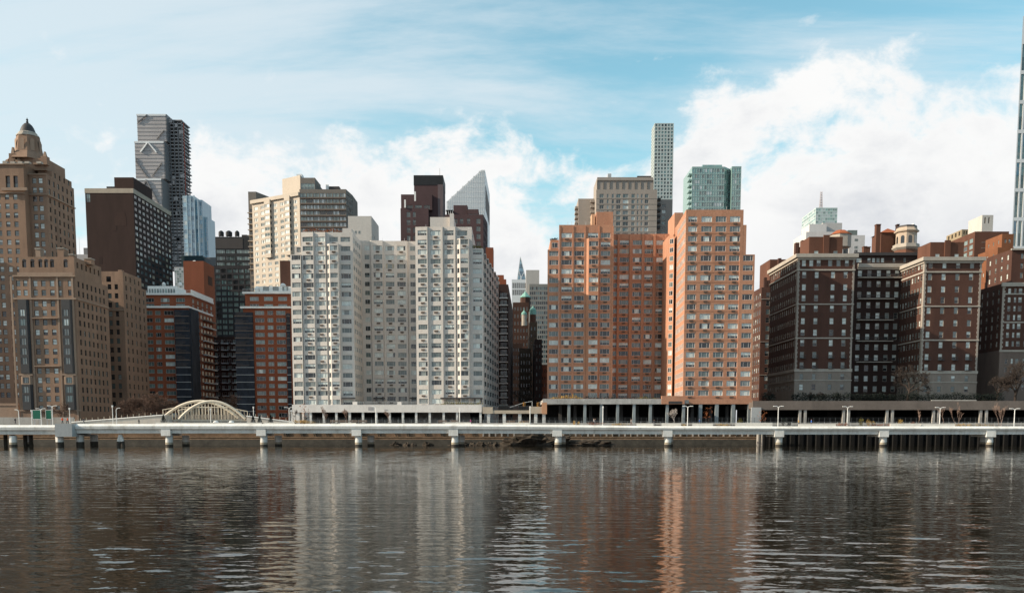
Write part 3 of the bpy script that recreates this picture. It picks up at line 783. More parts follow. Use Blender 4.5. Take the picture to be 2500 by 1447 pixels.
pt.pbox('base_fascia', x2 + .62, XX(1836, 980, 267), 266.5, 267.4, ZZ(986, 267), ZZ(974, 267), orange_brick)
pt.pbox('deck_slab', x2 + 2.01, XX(1836, 980, 267), 267.41, 290, z0 + .2, z1 - .3, conc)
pt.pbox('back_wall', x0, XX(1836, 980, 267), 286, 286.5, GZ, z0 + .19, MATS['grimy_shade_concrete'])
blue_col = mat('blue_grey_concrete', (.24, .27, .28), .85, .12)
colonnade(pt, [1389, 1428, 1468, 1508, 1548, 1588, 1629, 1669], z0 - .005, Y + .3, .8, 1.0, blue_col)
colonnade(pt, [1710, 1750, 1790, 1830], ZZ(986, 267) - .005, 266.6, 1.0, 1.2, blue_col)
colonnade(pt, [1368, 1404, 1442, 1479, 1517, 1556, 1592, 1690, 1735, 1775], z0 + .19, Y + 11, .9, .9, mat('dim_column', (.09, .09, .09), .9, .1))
rl = MB(); zr = z1 - .3
for i in range(56): x = x0 + .2 + (x1 - x0 - .4) * i / 55; rl.box(x, x + .05, Y + .9, Y + .95, zr, zr + 1.5, alu_dk)
for zz_ in (.5, 1.0, 1.5): rl.box(x0 + .2, x1 - .2, Y + .9, Y + .96, zr + zz_, zr + zz_ + .06, alu_dk)
pt.part('railing', rl, kind='stuff')

# ---- brown brick complex: wing, recessed centre, wing
b = bldg('apartment_building', 'dark brown brick apartment building with stone quoins, cornices and rooftop belvedere', 2165, 900, 290)
YF = 286
zR = [642, 671, 701, 727.5, 753, 783.5, 811.6, 836.7, 865.8, 891, 919, 944.6]
def brown_wing(u0, u1, uc, Ys, vtop, vshift, six, attic, uside):
    xl, xr = XX(u0, 640, YF), XX(u1, 640, YF); A, B = (xl, YF), (xr, YF)
    rz = [ZZ(v + vshift, YF) for v in zR]
    zt = ZZ(vtop, YF); zlim = ZZ(902 + vshift, YF)
    top = wins(ucols(A, B, [(c_ - 5, c_ + 5) for c_ in six], 642), rz[:1], 2.0, S_BROWN)
    body = wins(ucols(A, B, [(c_ - 5, c_ + 5) for c_ in uc], 812), rz[1:], 1.95, S_BROWN)
    side = wins(ecols((xl, Ys), A, 8, 1.0, .5, 1.), rz, 1.8, S_BROWND)
    # brick body over a limestone base
    b.vol(rect(xl, xr, YF, Ys + 12), zlim + .01, zt, brown_brick, {0: [q for q in top + body if q[2] > zlim + .2], 3: wins(ecols((xl, Ys + 12), A, 13, 1.05, .5, 1.), rz, 1.8, S_BROWND, zlim + .2)}, parapet=.6)
    b.vol(rect(xl - .12, xr + .12, YF - .12, Ys + 12.1), GZ, zlim, lime, {0: wins(ucols((xl - .12, YF - .12), (xr, YF - .12), [(c_ - 5, c_ + 5) for c_ in uc], 812), rz[-2:], 1.9, S_BROWND, -9, zlim - .3),
          3: wins(ecols((xl, Ys + 12), A, 13, 1.05, .5, 1.), rz[-2:], 1.8, S_BROWND, -9, zlim - .3)}, name='base_wall')
    for zz_, h_, pr_ in ((ZZ(vtop + 1, YF), 1.1, .9), (ZZ(vtop + 8, YF), .9, .35), (ZZ(657 + vshift, YF), .45, .25), (ZZ(741 + vshift, YF), .35, .2), (ZZ(823.5 + vshift, YF), .4, .22), (ZZ(900 + vshift, YF), .9, .3), (ZZ(927 + vshift, YF), .3, .28)):
        b.pbox('cornice' if pr_ > .5 else 'stone_band', xl - pr_, xr + pr_, YF - pr_, Ys + 12.2 + pr_, zz_ - h_, zz_, lime_lt)
    z = zlim + .3; k = 0
    while z < ZZ(vtop + 16, YF):        # quoins: long and short stones up both corners
        q = .62 if k % 2 else .46
        for xx0, xx1 in ((xl - .06, xl + q), (xr - q, xr + .06)):
            b.pbox('quoin', xx0, xx1, YF - .07, YF + .3, z, z + .64, quo)
        b.pbox('quoin', xl - .07, xl + .3, YF + .31, YF + 1.3 - q * .5, z, z + .64, quo)
        z += .68; k += 1
    a0, a1, av = attic; Ya = YF + 5
    xa, xc = XX(a0, av, Ya), XX(a1, av, Ya)
    b.vol(rect(xa, xc, Ya, Ya + 9), zt - .7, ZZ(av, Ya), mat('attic_brick', (.115, .052, .034), .9, .14), {0: wins(ucols((xa, Ya), (xc, Ya), [(a0 + 12, a0 + 23), (a1 - 23, a1 - 12)], av + 20), [zt + .9], 1.9, S_BROWN)}, parapet=.5, name='attic')
    xm = XX((a0 + a1) / 2, av, Ya); b.pbox('chimney_breast', xm - .9, xm + .9, Ya - .5, Ya - .003, zt - .6, ZZ(av, Ya) + .5, MATS['attic_brick'])
    # small iron balconies
    for c_ in uc:
        for r_ in (8, 9):
            if RND.random() < .75:
                x = XX(c_, 850, YF); z = rz[r_] - 1.1; mb = MB(); mb.box(x - .85, x + .85, YF - .7, YF - .002, z, z + .12, alu_dk)
                for q in range(9): mb.box(x - .83 + q * .2, x - .80 + q * .2, YF - .69, YF - .66, z + .12, z + .95, alu_dk)
                mb.box(x - .85, x + .85, YF - .7, YF - .65, z + .95, z + 1.0, alu_dk); b.part('balcony', mb)
    return xl, xr, zt
brown_wing(1948.5, 2086.5, [1959.6, 1990, 2029.4, 2060], 304, 619, 0, [1963, 1981, 1999, 2027, 2047.5, 2068], (1976, 2058, 578), 1893)
brown_wing(2258, 2397, [2265, 2298, 2331.5, 2364.7], 303, 627, 5, [2272.6, 2306.5, 2340, 2374], (2272, 2354, 591), 2222)
YM = 303
x0, x1 = XX(2078, 700, YM), XX(2262, 700, YM); A, B = (x0, YM), (x1, YM)
rM = zrows(667, 949, 12, YM); cM = [(a - 5, a + 5) for a in (2096, 2119, 2142, 2165, 2186, 2209)]
b.vol(rect(x0, x1, YM, 318), GZ, ZZ(646, YM), dark_brick, {0: wins(ucols(A, B, cM, 780), rM, 1.95, S_BROWN)}, parapet=.4)
for zz_, h_, pr_ in ((ZZ(644, YM), 1.2, .8), (ZZ(652, YM), .8, .3)): b.pbox('cornice', XX(2087.5, 650, YM) + .9, XX(2218, 650, YM), YM - pr_, YM - .002, zz_ - h_, zz_, lime_lt)
for i in (0, 2, 4, 6, 8):
    z = rM[i] - 1.35; xa, xc = XX(2088, 760, YM) + .4, XX(2180 if i > 1 else 2214, 760, YM); mb = MB(); mb.box(xa, xc, YM - 1.2, YM - .002, z - .3, z, lime_lt)
    for q in range(int((xc - xa) / .45)): mb.box(xa + q * .45, xa + q * .45 + .04, YM - 1.18, YM - 1.14, z, z + .95, alu_dk)
    mb.box(xa, xc, YM - 1.19, YM - 1.13, z + .95, z + 1.02, alu_dk); b.part('balcony', mb)
YN = 307; x0, x1 = XX(2084, 625, YN), XX(2246, 625, YN)
b.vol(rect(x0, x1, YN, 318), ZZ(646, YM) - .4, ZZ(618, YN), dark_brick, {0: wins(ucols((x0, YN), (x1, YN), [(2091, 2104), (2118, 2126), (2129, 2137), (2140, 2148), (2151, 2159), (2180, 2186), (2206, 2212)], 632), [ZZ(635, YN)], 1.5, S_BROWN)}, name='attic', parapet=.5)
b.pbox('balustrade', x0, x1, YN - .6, YN - .003, ZZ(624, YN), ZZ(617, YN), dark_metal)
# belvedere turret, gable and chimneys
tx, ty = XX(2212, 600, 312), 312; tb = MATS['attic_brick']
mb = MB(); mb.lathe(tx, ty, [(3.7, ZZ(646, ty)), (3.7, ZZ(612, ty))], mat('turret_brick', (.16, .075, .05), .9, .1), 8, pi / 8); b.part('turret_shaft', mb)
mb = MB(); mb.lathe(tx, ty, [(3.75, ZZ(612, ty)), (4.5, ZZ(607, ty)), (4.5, ZZ(604, ty)), (4.2, ZZ(604, ty)), (4.2, ZZ(598, ty)), (3.9, ZZ(598, ty))], lime_lt, 8, pi / 8); b.part('turret_balcony', mb)
mb = MB(); mb.lathe(tx, ty, [(3.3, ZZ(600, ty)), (3.3, ZZ(570, ty)), (3.9, ZZ(568, ty)), (4.0, ZZ(565, ty)), (3.4, ZZ(562, ty)), (3.2, ZZ(557, ty))], mat('turret_stone', (.45, .36, .28), .9, .1), 8, pi / 8); lt_ = b.part('turret_lantern', mb)
for k in range(8):
    t = 2 * pi * k / 8 - pi / 2; r = 3.3 * cos(pi / 8) + .02; mb = MB(); c_, s_ = cos(t), sin(t)
    pts = []; z_a, z_b = ZZ(597, ty), ZZ(582, ty)
    prof = [(-.62, z_a), (.62, z_a), (.62, z_b)] + [(.62 * cos(q * pi / 6), z_b + .62 * sin(q * pi / 6)) for q in range(1, 6)] + [(-.62, z_b)]
    mb.poly([(tx + c_ * r - s_ * q[0], ty + s_ * r + c_ * q[0], q[1]) for q in prof], GL['d']); b.part('arched_window', mb, parent=lt_)
    lt_.children[-1].location = (0, 0, 0)
mb = MB(); mb.lathe(tx, ty, [(3.25, ZZ(557, ty)), (3.1, ZZ(552.5, ty)), (.2, ZZ(551.5, ty))], dark_metal, 8, pi / 8); b.part('turret_roof', mb)
mb = MB(); mb.lathe(XX(2229, 555, 311), 311, [(.55, ZZ(556, 311)), (.55, ZZ(548, 311)), (.3, ZZ(546, 311))], white_paint, 8); b.part('finial', mb)
Yg = 316; x0, x1 = XX(2151, 580, Yg), XX(2192, 580, Yg); z0, z1 = ZZ(620, Yg), ZZ(568, Yg); xm, zm = XX(2176, 553, Yg), ZZ(553, Yg)
mb = MB(); mb.box(x0, x1, Yg, Yg + 8, z0, z1, tb); b.part('gable_block', mb)
mb = MB(); i = 0
e_ = .4
mb.poly([(x0 - e_, Yg - e_, z1 + .01), (x1 + e_, Yg - e_, z1 + .01), (xm, Yg + 3, zm)], terra); mb.poly([(x1 + e_, Yg - e_, z1 + .01), (x1 + e_, Yg + 8.4, z1 + .01), (xm, Yg + 5, zm), (xm, Yg + 3, zm)], terra)
mb.poly([(x0 - e_, Yg + 8.4, z1 + .01), (x0 - e_, Yg - e_, z1 + .01), (xm, Yg + 3, zm), (xm, Yg + 5, zm)], terra); mb.poly([(x1 + e_, Yg + 8.4, z1 + .01), (x0 - e_, Yg + 8.4, z1 + .01), (xm, Yg + 5, zm)], terra); b.part('tiled_roof', mb)
for u0, u1, va, Yc, m_ in ((2140, 2150.5, 549, 313, tb), (2109, 2116.5, 603, 309, tb), (2117.5, 2125, 604, 309, tb), (2191, 2196, 549, 315, dark_brick)):
    mb = MB(); mb.box(XX(u0, va, Yc), XX(u1, va, Yc), Yc, Yc + 1.6, ZZ(622, Yc), ZZ(va, Yc), m_); mb.box(XX(u0 - .8, va, Yc), XX(u1 + .8, va, Yc), Yc - .15, Yc + 1.75, ZZ(va, Yc) + .001, ZZ(va - 2, Yc), m_); b.part('chimney', mb)
b.finish()

# ---- recessed brick tower between orange and brown buildings
b = bldg('apartment_building', 'narrow brown brick apartment tower standing back between orange and dark brown buildings', 1872, 900, 365)
Y = 365; x0, x1 = XX(1858, 760, Y), XX(1912, 760, Y); rr = zrows(720, 963, 13, Y)
b.vol(rect(x0, x1, Y, 392), GZ, ZZ(701, Y), brown_brick, {0: wins(ucols((x0, Y), (x1, Y), [(1869, 1878)], 800), rr, 2.0, S_BROWND), 3: wins(ecols((x0, 392), (x0, Y), 9, 1.4), rr, 1.9, S_BROWND)}, parapet=.6)
for vv in (730, 834, 915): b.pbox('stone_band', x0 - .2, x1, Y - .2, Y - .002, ZZ(vv + 1, Y), ZZ(vv - 1, Y), lime)
b.vol(rect(XX(1880, 650, 370), XX(1926, 650, 370), 370, 385), ZZ(701, Y) - .5, ZZ(633, 370), mat('attic_brick', (0, 0, 0)), name='tower_block', parapet=.5)
for u0, u1, va in ((1866, 1873, 677), (1874, 1881, 684), (1901, 1908, 630)): b.pbox('chimney', XX(u0, va, 367), XX(u1, va, 367), 367, 368.6, ZZ(702, Y), ZZ(va, 367), brown_brick)
b.finish()

# ---- right edge: brick block with pale corner, and its stepped top
b = bldg('apartment_building', 'brown brick corner building with stone trim and orange-lit setbacks above bare trees', 2470, 900, 290)
Y = 290; x0, x1 = XX(2448, 720, Y), XX(2640, 720, Y); rr = zrows(710, 945, 12, Y)
cR = [(2461, 2469), (2476, 2482), (2487, 2496), (2505, 2512), (2520, 2530), (2540, 2548), (2560, 2570)]
zl = ZZ(855, Y)
b.vol(rect(x0, x1, Y, 312), zl + .01, ZZ(691, Y), brown_brick, {0: wins(ucols((x0, Y), (x1, Y), cR, 720), rr, 1.7, S_BROWN, zl + .2), 3: wins(ecols((x0, 312), (x0, Y), 6, 1.1), rr, 1.7, S_BROWN, zl + .2)}, parapet=.6)
b.vol(rect(x0 - .1, x1, Y - .1, 312.1), GZ, zl, mat('brownstone', (.17, .13, .11), .9, .15), {0: wins(ucols((x0, Y), (x1, Y), cR, 720), rr, 1.7, S_BROWND, -9, zl - .3)}, name='base_wall')
for vv, h_ in ((690, 1.2), (716, .4), (785, .4), (854, .6)): b.pbox('cornice' if vv == 690 else 'stone_band', x0 - h_ * .5, x1, Y - h_ * .5, Y - .002, ZZ(vv, Y) - h_, ZZ(vv, Y), lime_lt)
z = zl + .2; k = 0
while z < ZZ(700, Y):
    q = .8 if k % 2 else .5; b.pbox('quoin', x0 - .05, x0 + q, Y - .06, Y + .2, z, z + .6, lime_lt); z += .66; k += 1
Y2 = 300; xa = XX(2470, 640, Y2); b.vol(rect(xa, XX(2600, 640, Y2), Y2, 316), ZZ(691, Y) - .4, ZZ(608, Y2), brown_brick, {0: wins(ucols((xa, Y2), (xa + 40, Y2), [(2492, 2499), (2510, 2517)], 640), zrows(625, 672, 3, Y2), 1.7, S_BROWN), 3: wins(ecols((xa, 316), (xa, Y2), 4, 1.1), zrows(625, 672, 3, Y2), 1.7, S_BROWN)}, name='setback', parapet=.5)
b.pbox('cornice', xa - .5, XX(2600, 640, Y2), Y2 - .5, Y2 - .002, ZZ(611, Y2), ZZ(607, Y2), lime_lt)
b.finish()

# ================================================================== left group
# ---- beige tower with domed crown
b = bldg('apartment_tower', 'tall beige brick tower with stepped crown and small dark dome', 60, 900, 335)
Y = 336; xL = XX(-75, 600, Y); xm = XX(77, 600, Y); xc = XX(120, 600, Y)
rr = [ZZ(508.5 + 21.7 * k, Y) for k in range(22)]
colP = [(-58, -48), (-38, -28), (-18, -8), (-3, 7), (18, 28), (38, 48), (57, 67)]
A, B = (xL, Y - 3), (xm, Y - 3)
b.vol(rect(xL, xm, Y - 3, 360), GZ, ZZ(405, Y), beige_brick, {0: wins(ucols(A, B, colP, 600), rr + [ZZ(486, Y)], 1.9, S_BEIGE_T) + wins(ucols(A, B, [(14, 25), (33, 44), (51, 62), (-20, -9), (-40, -29)], 450), [ZZ(452, Y)], 5.0, dict(S_BEIGE, pats=['d', 'd/m'], wts=None, recess=.6))}, parapet=.6)
A, B = (xm, Y), (xc, Y)
b.vol(rect(xm + .01, xc, Y, 357), GZ, ZZ(424, Y), beige_brick, {0: wins(ucols(A, B, [(84, 94), (99, 109)], 560), rr + [ZZ(486, Y), ZZ(464, Y), ZZ(441, Y)], 1.9, S_BEIGE_T), 1: wins(ecols((0, 0), (21, 0), 6, 1.2), rr + [ZZ(486, Y), ZZ(464, Y), ZZ(441, Y)], 1.9, S_BEIGE_S)}, parapet=.6)
b.vol(rect(xm + 1, xc - .3, Y + 5, 356), ZZ(424, Y) - .6, ZZ(408, Y), beige_brick, {1: wins(ecols((0, 0), (15, 0), 4, 1.0), [ZZ(416, Y)], 1.8, S_BEIGE_S)}, name='setback', parapet=.5)
for vv, x_a, x_b, yy in ((476, xL, xm, Y - 3), (474, xm + .3, xc, Y), (406, xL, xm, Y - 3), (425, xm + .3, xc, Y)): b.pbox('cornice', x_a - .2, x_b + .25, yy - .45, yy - .002, ZZ(vv + 2.5, Y), ZZ(vv, Y), beige_stone)
b.pbox('cornice', xc + .002, xc + .45, Y, 357, ZZ(476.5, Y), ZZ(474, Y), beige_stone)
b.pbox('balcony', XX(8, 470, Y - 3), XX(70, 470, Y - 3), Y - 4.2, Y - 3.46, ZZ(472, Y), ZZ(465, Y), beige_stone)
# crown
Yc = 345; cx_ = XX(70, 370, Yc)
xa, xb_ = XX(26, 400, Yc - 5), XX(113, 400, Yc - 5)
b.pbox('crown_step', xa, xb_, Yc - 5, Yc + 9, ZZ(425, Yc), ZZ(396, Yc), beige_brick); o8 = [(cos(pi / 8 + k * pi / 4), sin(pi / 8 + k * pi / 4)) for k in range(8)]
mb = MB(); mb.prism([(cx_ + 7.3 * x, Yc + 7.3 * y) for x, y in o8], ZZ(396, Yc), ZZ(376, Yc), beige_brick, top=[(cx_ + 5.2 * x, Yc + 5.2 * y) for x, y in o8]); b.part('crown_step', mb)
mb = MB(); mb.prism([(cx_ + 5.1 * x, Yc + 5.1 * y) for x, y in o8], ZZ(388, Yc), ZZ(335, Yc), beige_brick, top=[(cx_ + 3.9 * x, Yc + 3.9 * y) for x, y in o8]); b.part('lantern', mb)
for k in range(8):
    t = pi / 4 * k - pi / 2; mb = MB(); r = 4.72 * cos(pi / 8) + .06; c_, s_ = cos(t), sin(t); za, zb_ = ZZ(373, Yc), ZZ(350, Yc)
    prof = [(-.7, za), (.7, za), (.7, zb_)] + [(.8 * cos(q * pi / 6), zb_ + .8 * sin(q * pi / 6)) for q in range(1, 6)] + [(-.8, zb_)]
    mb.poly([(cx_ + c_ * r - s_ * q[0], Yc + s_ * r + c_ * q[0], q[1]) for q in prof], beige_stone); b.part('arched_panel', mb)
mb = MB(); mb.lathe(cx_, Yc, [(4.0, ZZ(335.2, Yc)), (3.9, ZZ(332, Yc)), (3.3, ZZ(331, Yc)), (3.2, ZZ(326, Yc)), (2.7, ZZ(324, Yc))], lime_lt, 12); b.part('parapet_ring', mb)
mb = MB(); mb.lathe(cx_, Yc, [(2.7, ZZ(324, Yc)), (2.45, ZZ(318, Yc)), (2.1, ZZ(312, Yc)), (1.6, ZZ(306.5, Yc)), (.9, ZZ(302, Yc)), (.35, ZZ(300.5, Yc))], mat('lead_dome', (.06, .055, .055), .6, .15), 14); b.part('dome', mb, smooth=True)
mb = MB(); mb.lathe(cx_, Yc, [(.35, ZZ(300.5, Yc)), (.5, ZZ(298, Yc)), (.2, ZZ(296, Yc)), (.45, ZZ(293, Yc)), (.15, ZZ(290, Yc)), (.02, ZZ(287, Yc))], black_metal, 8); b.part('finial', mb)
for du, va in ((-38, 360), (40, 371), (-52, 390), (-24, 385), (22, 396)):
    x = XX(70 + du, va, Yc - 5); mb = MB(); zt = ZZ(va, Yc - 5); zb_ = ZZ(404, Yc - 5)
    mb.prism([(x - 1.1, Yc - 6.2), (x + 1.1, Yc - 6.2), (x + 1.1, Yc - 4), (x - 1.1, Yc - 4)], zb_, zb_ + (zt - zb_) * .62, beige_brick); mb.prism([(x - .6, Yc - 5.7), (x + .6, Yc - 5.7), (x + .6, Yc - 4.5), (x - .6, Yc - 4.5)], zb_ + (zt - zb_) * .62, zt, beige_stone, top=[(x - .25, Yc - 5.4), (x + .25, Yc - 5.4), (x + .25, Yc - 4.8), (x - .25, Yc - 4.8)]); b.part('pinnacle', mb)
for u in (12, 31, 49, 66, 95):
    x = XX(u, 402, Y - 3); b.pbox('merlon', x - .8, x + .8, Y - 3.1, Y - 1.5, ZZ(405, Y) + .001, ZZ(400, Y), lime_lt)
b.finish()

b = bldg('apartment_tower', 'unseen tan brick apartment tower added left of the view to shade the beige tower', -420, 900, 330)  # neighbour out of view, added for the shade it throws rightwards
rr = [ZZ(0, 330) - 400 + 3.2 * k for k in range(1)]; x0, x1 = -300., -222.
b.vol(rect(x0, x1, 316, 350), GZ, 84, beige_brick, {0: wins(ecols((0, 0), (78, 0), 14, 1.6), [9 + 3.3 * k for k in range(22)], 1.8, S_BEIGE)}, parapet=.8); b.finish()

# ---- beige block in front of the tower
b = bldg('apartment_building', 'beige brick building with two dark glazed bay strips and arched top floor', 110, 900, 290)
Y = 290; x0, x1 = XX(32.5, 680, Y), XX(183.5, 680, Y)
rr = [ZZ(v, Y) for v in (691.6, 714.5, 741, 764, 787, 811, 834, 858, 881, 905, 928, 951, 973, 996)]
A, B = (x0, Y), (x1, Y)
cc = [(86, 97), (106, 117), (127, 138)]
f0 = wins(ucols(A, B, cc, 810), rr, 1.8, S_BEIGE) + wins(ucols(A, B, [(40, 50), (57, 67), (142, 150), (166, 175)], 700), rr[:2], 1.8, S_BEIGE_T)
f1 = wins(ecols((0, 0), (22, 0), 7, 1.15), rr, 1.8, S_BEIGE_S)
b.vol(rect(x0, x1 - 6, 313.01, 324.9), GZ, ZZ(690, Y), beige_brick, name='hidden_shade_wing')  # unseen block, added to keep sun off the wing behind
b.vol(rect(x0, x1, Y, 313), GZ, ZZ(672, Y), beige_brick, {0: f0, 1: f1}, parapet=.8)
S_BAY = dict(cols=(.6, 1, 1, .6), pats=['dmmd', 'mggm', 'mppm', 'dggd', 'xxxx'], frame=mat('bronze_window_frame', (.05, .05, .052), .5, .1), t=.16, recess=.08)
for u0, u1 in ((46.5, 74.5), (152, 180)):
    xa, xb_ = XX(u0, 810, Y), XX(u1, 810, Y)
    for va, vb, n0, n1 in ((732, 911, 2, 10), (938, 1000, 11, 14)):
        za, zb_ = ZZ(vb, Y), ZZ(va, Y)
        poly = [(xa, Y - .01), (xa + .5, Y - .9), (xb_ - .5, Y - .9), (xb_, Y - .01)]
        L = xb_ - xa - 1
        b.vol(poly, za, zb_, mat('bronze_window_frame', (0, 0, 0)), {1: wins([(.12, L - .12)], rr[n0:n1], 2.3, S_BAY, za, zb_)}, name='glazed_bay', roof=dark_metal)
    b.pbox('stone_band', xa - .4, xb_ + .4, Y - .7, Y - .003, ZZ(916.5, Y), ZZ(911.5, Y), beige_stone)
    b.vol([(xa, Y - .01), (xa + .5, Y - .7), (xb_ - .5, Y - .7), (xb_, Y - .01)], ZZ(938, Y) + .01, ZZ(917, Y) - .01, beige_stone, {1: wins([(.4, xb_ - xa - 1.4)], [ZZ(928, Y)], 1.9, dict(S_BAY, t=.1))}, name='bay_wall')
for vv, h_, pr_ in ((672, .5, .5), (727, .55, .45), (776, .25, .7), (893, .25, .7), (1000, .4, .3)):
    xa, xb_ = (x0, x1) if pr_ < .6 else (XX(82, 800, Y), XX(143, 800, Y))
    b.pbox('stone_band', xa - .1, xb_ + .2, Y - pr_, Y - .004, ZZ(vv, Y) - h_, ZZ(vv, Y), beige_stone)
for u in (34, 80, 146, 182.5): x = XX(u, 820, Y); b.pbox('pilaster', x - .3, x + .3, Y - .28, Y - .003, GZ, ZZ(675, Y), beige_stone)
b.pbox('stone_band', x1 + .003, x1 + .3, Y + .3, 313, ZZ(727, Y) - .5, ZZ(727, Y), beige_stone)
Ya = 292; xa, xb_ = XX(46, 640, Ya), XX(181, 640, Ya)
S_ARCH = dict(S_BEIGE, pats=['d', 'k'], wts=None, recess=.5, rail=None)
b.vol(rect(xa, xb_, Ya, 311), ZZ(672, Y) - .8, ZZ(627, Ya), beige_brick, {0: wins(ucols((xa, Ya), (xb_, Ya), [(54, 64), (74, 84), (94, 103), (108, 117), (122, 132), (155, 165)], 645), [ZZ(645, Ya)], 1.9, S_ARCH), 1: wins(ecols((0, 0), (19, 0), 6, 1.1), [ZZ(645, Ya)], 1.8, S_ARCH)}, name='attic', parapet=.6)
for u in (59, 79, 98.5, 112.5, 127, 160):
    x = XX(u, 640, Ya); z = ZZ(637, Ya); mb = MB(); n_ = 8
    mb.poly([(x + .66 * cos(pi * q / n_), Ya - .03, z + .6 * sin(pi * q / n_)) for q in range(n_ + 1)], GL['k']); b.part('arch_head', mb)
b.pbox('balcony_rail', xa, xb_, Ya - 1.4, Ya - 1.2, ZZ(672, Y), ZZ(664, Y), beige_stone)
for u0, u1, va, m_ in ((86, 98, 608, beige_stone), (139, 155, 607, beige_brick), (168, 178, 622, beige_brick), (205, 222, 632, beige_brick)):
    Yk = 300; b.pbox('chimney', XX(u0, va, Yk), XX(u1, va, Yk), Yk, Yk + 2.5, ZZ(630, Yk) - 2, ZZ(va, Yk), m_)
    b.pbox('chimney_cap', XX(u0 - 1, va, Yk), XX(u1 + 1, va, Yk), Yk - .2, Yk + 2.7, ZZ(va, Yk) + .001, ZZ(va - 2, Yk), lime_lt)
b.finish()

# ---- darker wing behind the beige block
b = bldg('apartment_building', 'shadowed beige brick wing squeezed beside the scaffolded red building', 280, 900, 330)
Y = 325; x0, x1 = XX(236, 750, Y), XX(303, 750, Y); rr = [ZZ(700 + 22 * k, Y) for k in range(14)]
b.vol(rect(x0, x1, Y, 345), GZ, ZZ(688, Y), beige_brick, {0: wins(ucols((x0, Y), (x1, Y), [(266, 275), (283, 291)], 780), rr, 1.8, S_BEIGE_S), 1: wins(ecols((0, 0), (20, 0), 5, 1.1), rr, 1.8, S_BEIGE_S)}, parapet=.5)
xa, xb_ = XX(243, 670, Y + 2), XX(300, 670, Y + 2); b.vol(rect(xa, xb_, Y + 2, 343), ZZ(688, Y) - .5, ZZ(660, Y), beige_brick, {0: wins(ucols((xa, Y + 2), (xb_, Y + 2), [(259, 271)], 680), [ZZ(680, Y)], 2.2, S_ARCH), 1: wins(ecols((0, 0), (16, 0), 4, 1.0), [ZZ(675, Y)], 1.8, S_BEIGE_S)}, name='setback', parapet=.5)
b.pbox('stone_band', x0, x1 + .3, Y - .3, Y - .003, ZZ(758, Y), ZZ(756, Y), beige_stone); b.pbox('parapet_block', XX(288, 660, Y + 3), XX(297, 660, Y + 3), Y + 3, Y + 5, ZZ(662, Y), ZZ(655, Y), beige_brick)
b.finish()
bq = bldg('low_building', 'low stone terrace wall with balustrade at the foot of the beige tower', 15, 1000, 300)
bq.pbox('terrace_wall', XX(-120, 1000, 298), XX(46, 1000, 298), 298, 305, GZ, ZZ(990, 298), beige_stone); bq.pbox('balustrade', XX(-120, 990, 298), XX(46, 990, 298), 297.8, 298.2, ZZ(989.9, 298), ZZ(984, 298), beige_stone)

# ---- dark brown slab
b = bldg('apartment_tower', 'tall dark brown slab with blank brick end and pale roof band', 300, 800, 500)
Y = 500; x0, x1 = XX(208, 480, Y), XX(325.5, 480, Y); Yb = 554
zt, zb_ = ZZ(460, Y), ZZ(471.5, Y); rr = [ZZ(478 + 15.1 * k, Y) for k in range(24)]
b.vol(rect(x0, x1, Y, Yb), GZ, zb_, dark_brick, {1: wins(ecols((0, 0), (Yb - Y, 0), 10, 3.6, .5, .5), rr, 1.8, S_SLAB), 0: wins(ucols((x0, Y), (x1, Y), [(210.5, 220)], 482), [ZZ(483, Y)], 4.4, dict(S_SLAB, pats=['xx/mm']))})
b.pbox('roof_band', x0 - .15, x1 + .15, Y - .15, Yb + .15, zb_ + .005, zt, mat('buff_band', (.40, .34, .27), .9, .08))
for i in range(14):     # brick panels that show as faint patches on the blank end
    xa = x0 + RND.uniform(2, 17); z = RND.uniform(GZ + 35, zb_ - 12); ww_, hh_ = RND.uniform(1.2, 6), RND.uniform(2.6, 6)
    b.pbox('brick_panel', xa, min(xa + ww_, x1 - .5), Y - .03 - i * .002, Y - .001, z, z + hh_, mat('slab_patch_%d' % (i % 3), ((.042, .024, .020), (.048, .027, .022), (.036, .021, .018))[i % 3], .9, .14))
Yp = 512; b.pbox('penthouse', XX(279, 445, Yp), XX(326, 445, Yp), Yp, 538, zt - .5, ZZ(433, Yp), dark_brick); b.pbox('roof_unit', XX(256, 455, Yp), XX(278, 455, Yp), Yp + 2, Yp + 6, zt - .5, ZZ(453, Yp), black_metal)
b.finish()
# grey roof building with mast glimpsed between
b = bldg('low_building', 'small grey roof with mast glimpsed between beige tower and dark slab', 200, 700, 565)
b.pbox('wall', XX(176, 650, 565), XX(222, 650, 565), 565, 580, GZ, ZZ(621, 565), grey_metal); b.pbox('roof_unit', XX(204, 610, 567), XX(214, 610, 567), 567, 570, ZZ(621, 565), ZZ(605, 567), grey_metal_dk)
mb = MB(); x = XX(194, 600, 566); mb.tube((x, 566, ZZ(622, 566)), (x, 566, ZZ(578, 566)), .12, .05, steel); b.part('mast', mb)

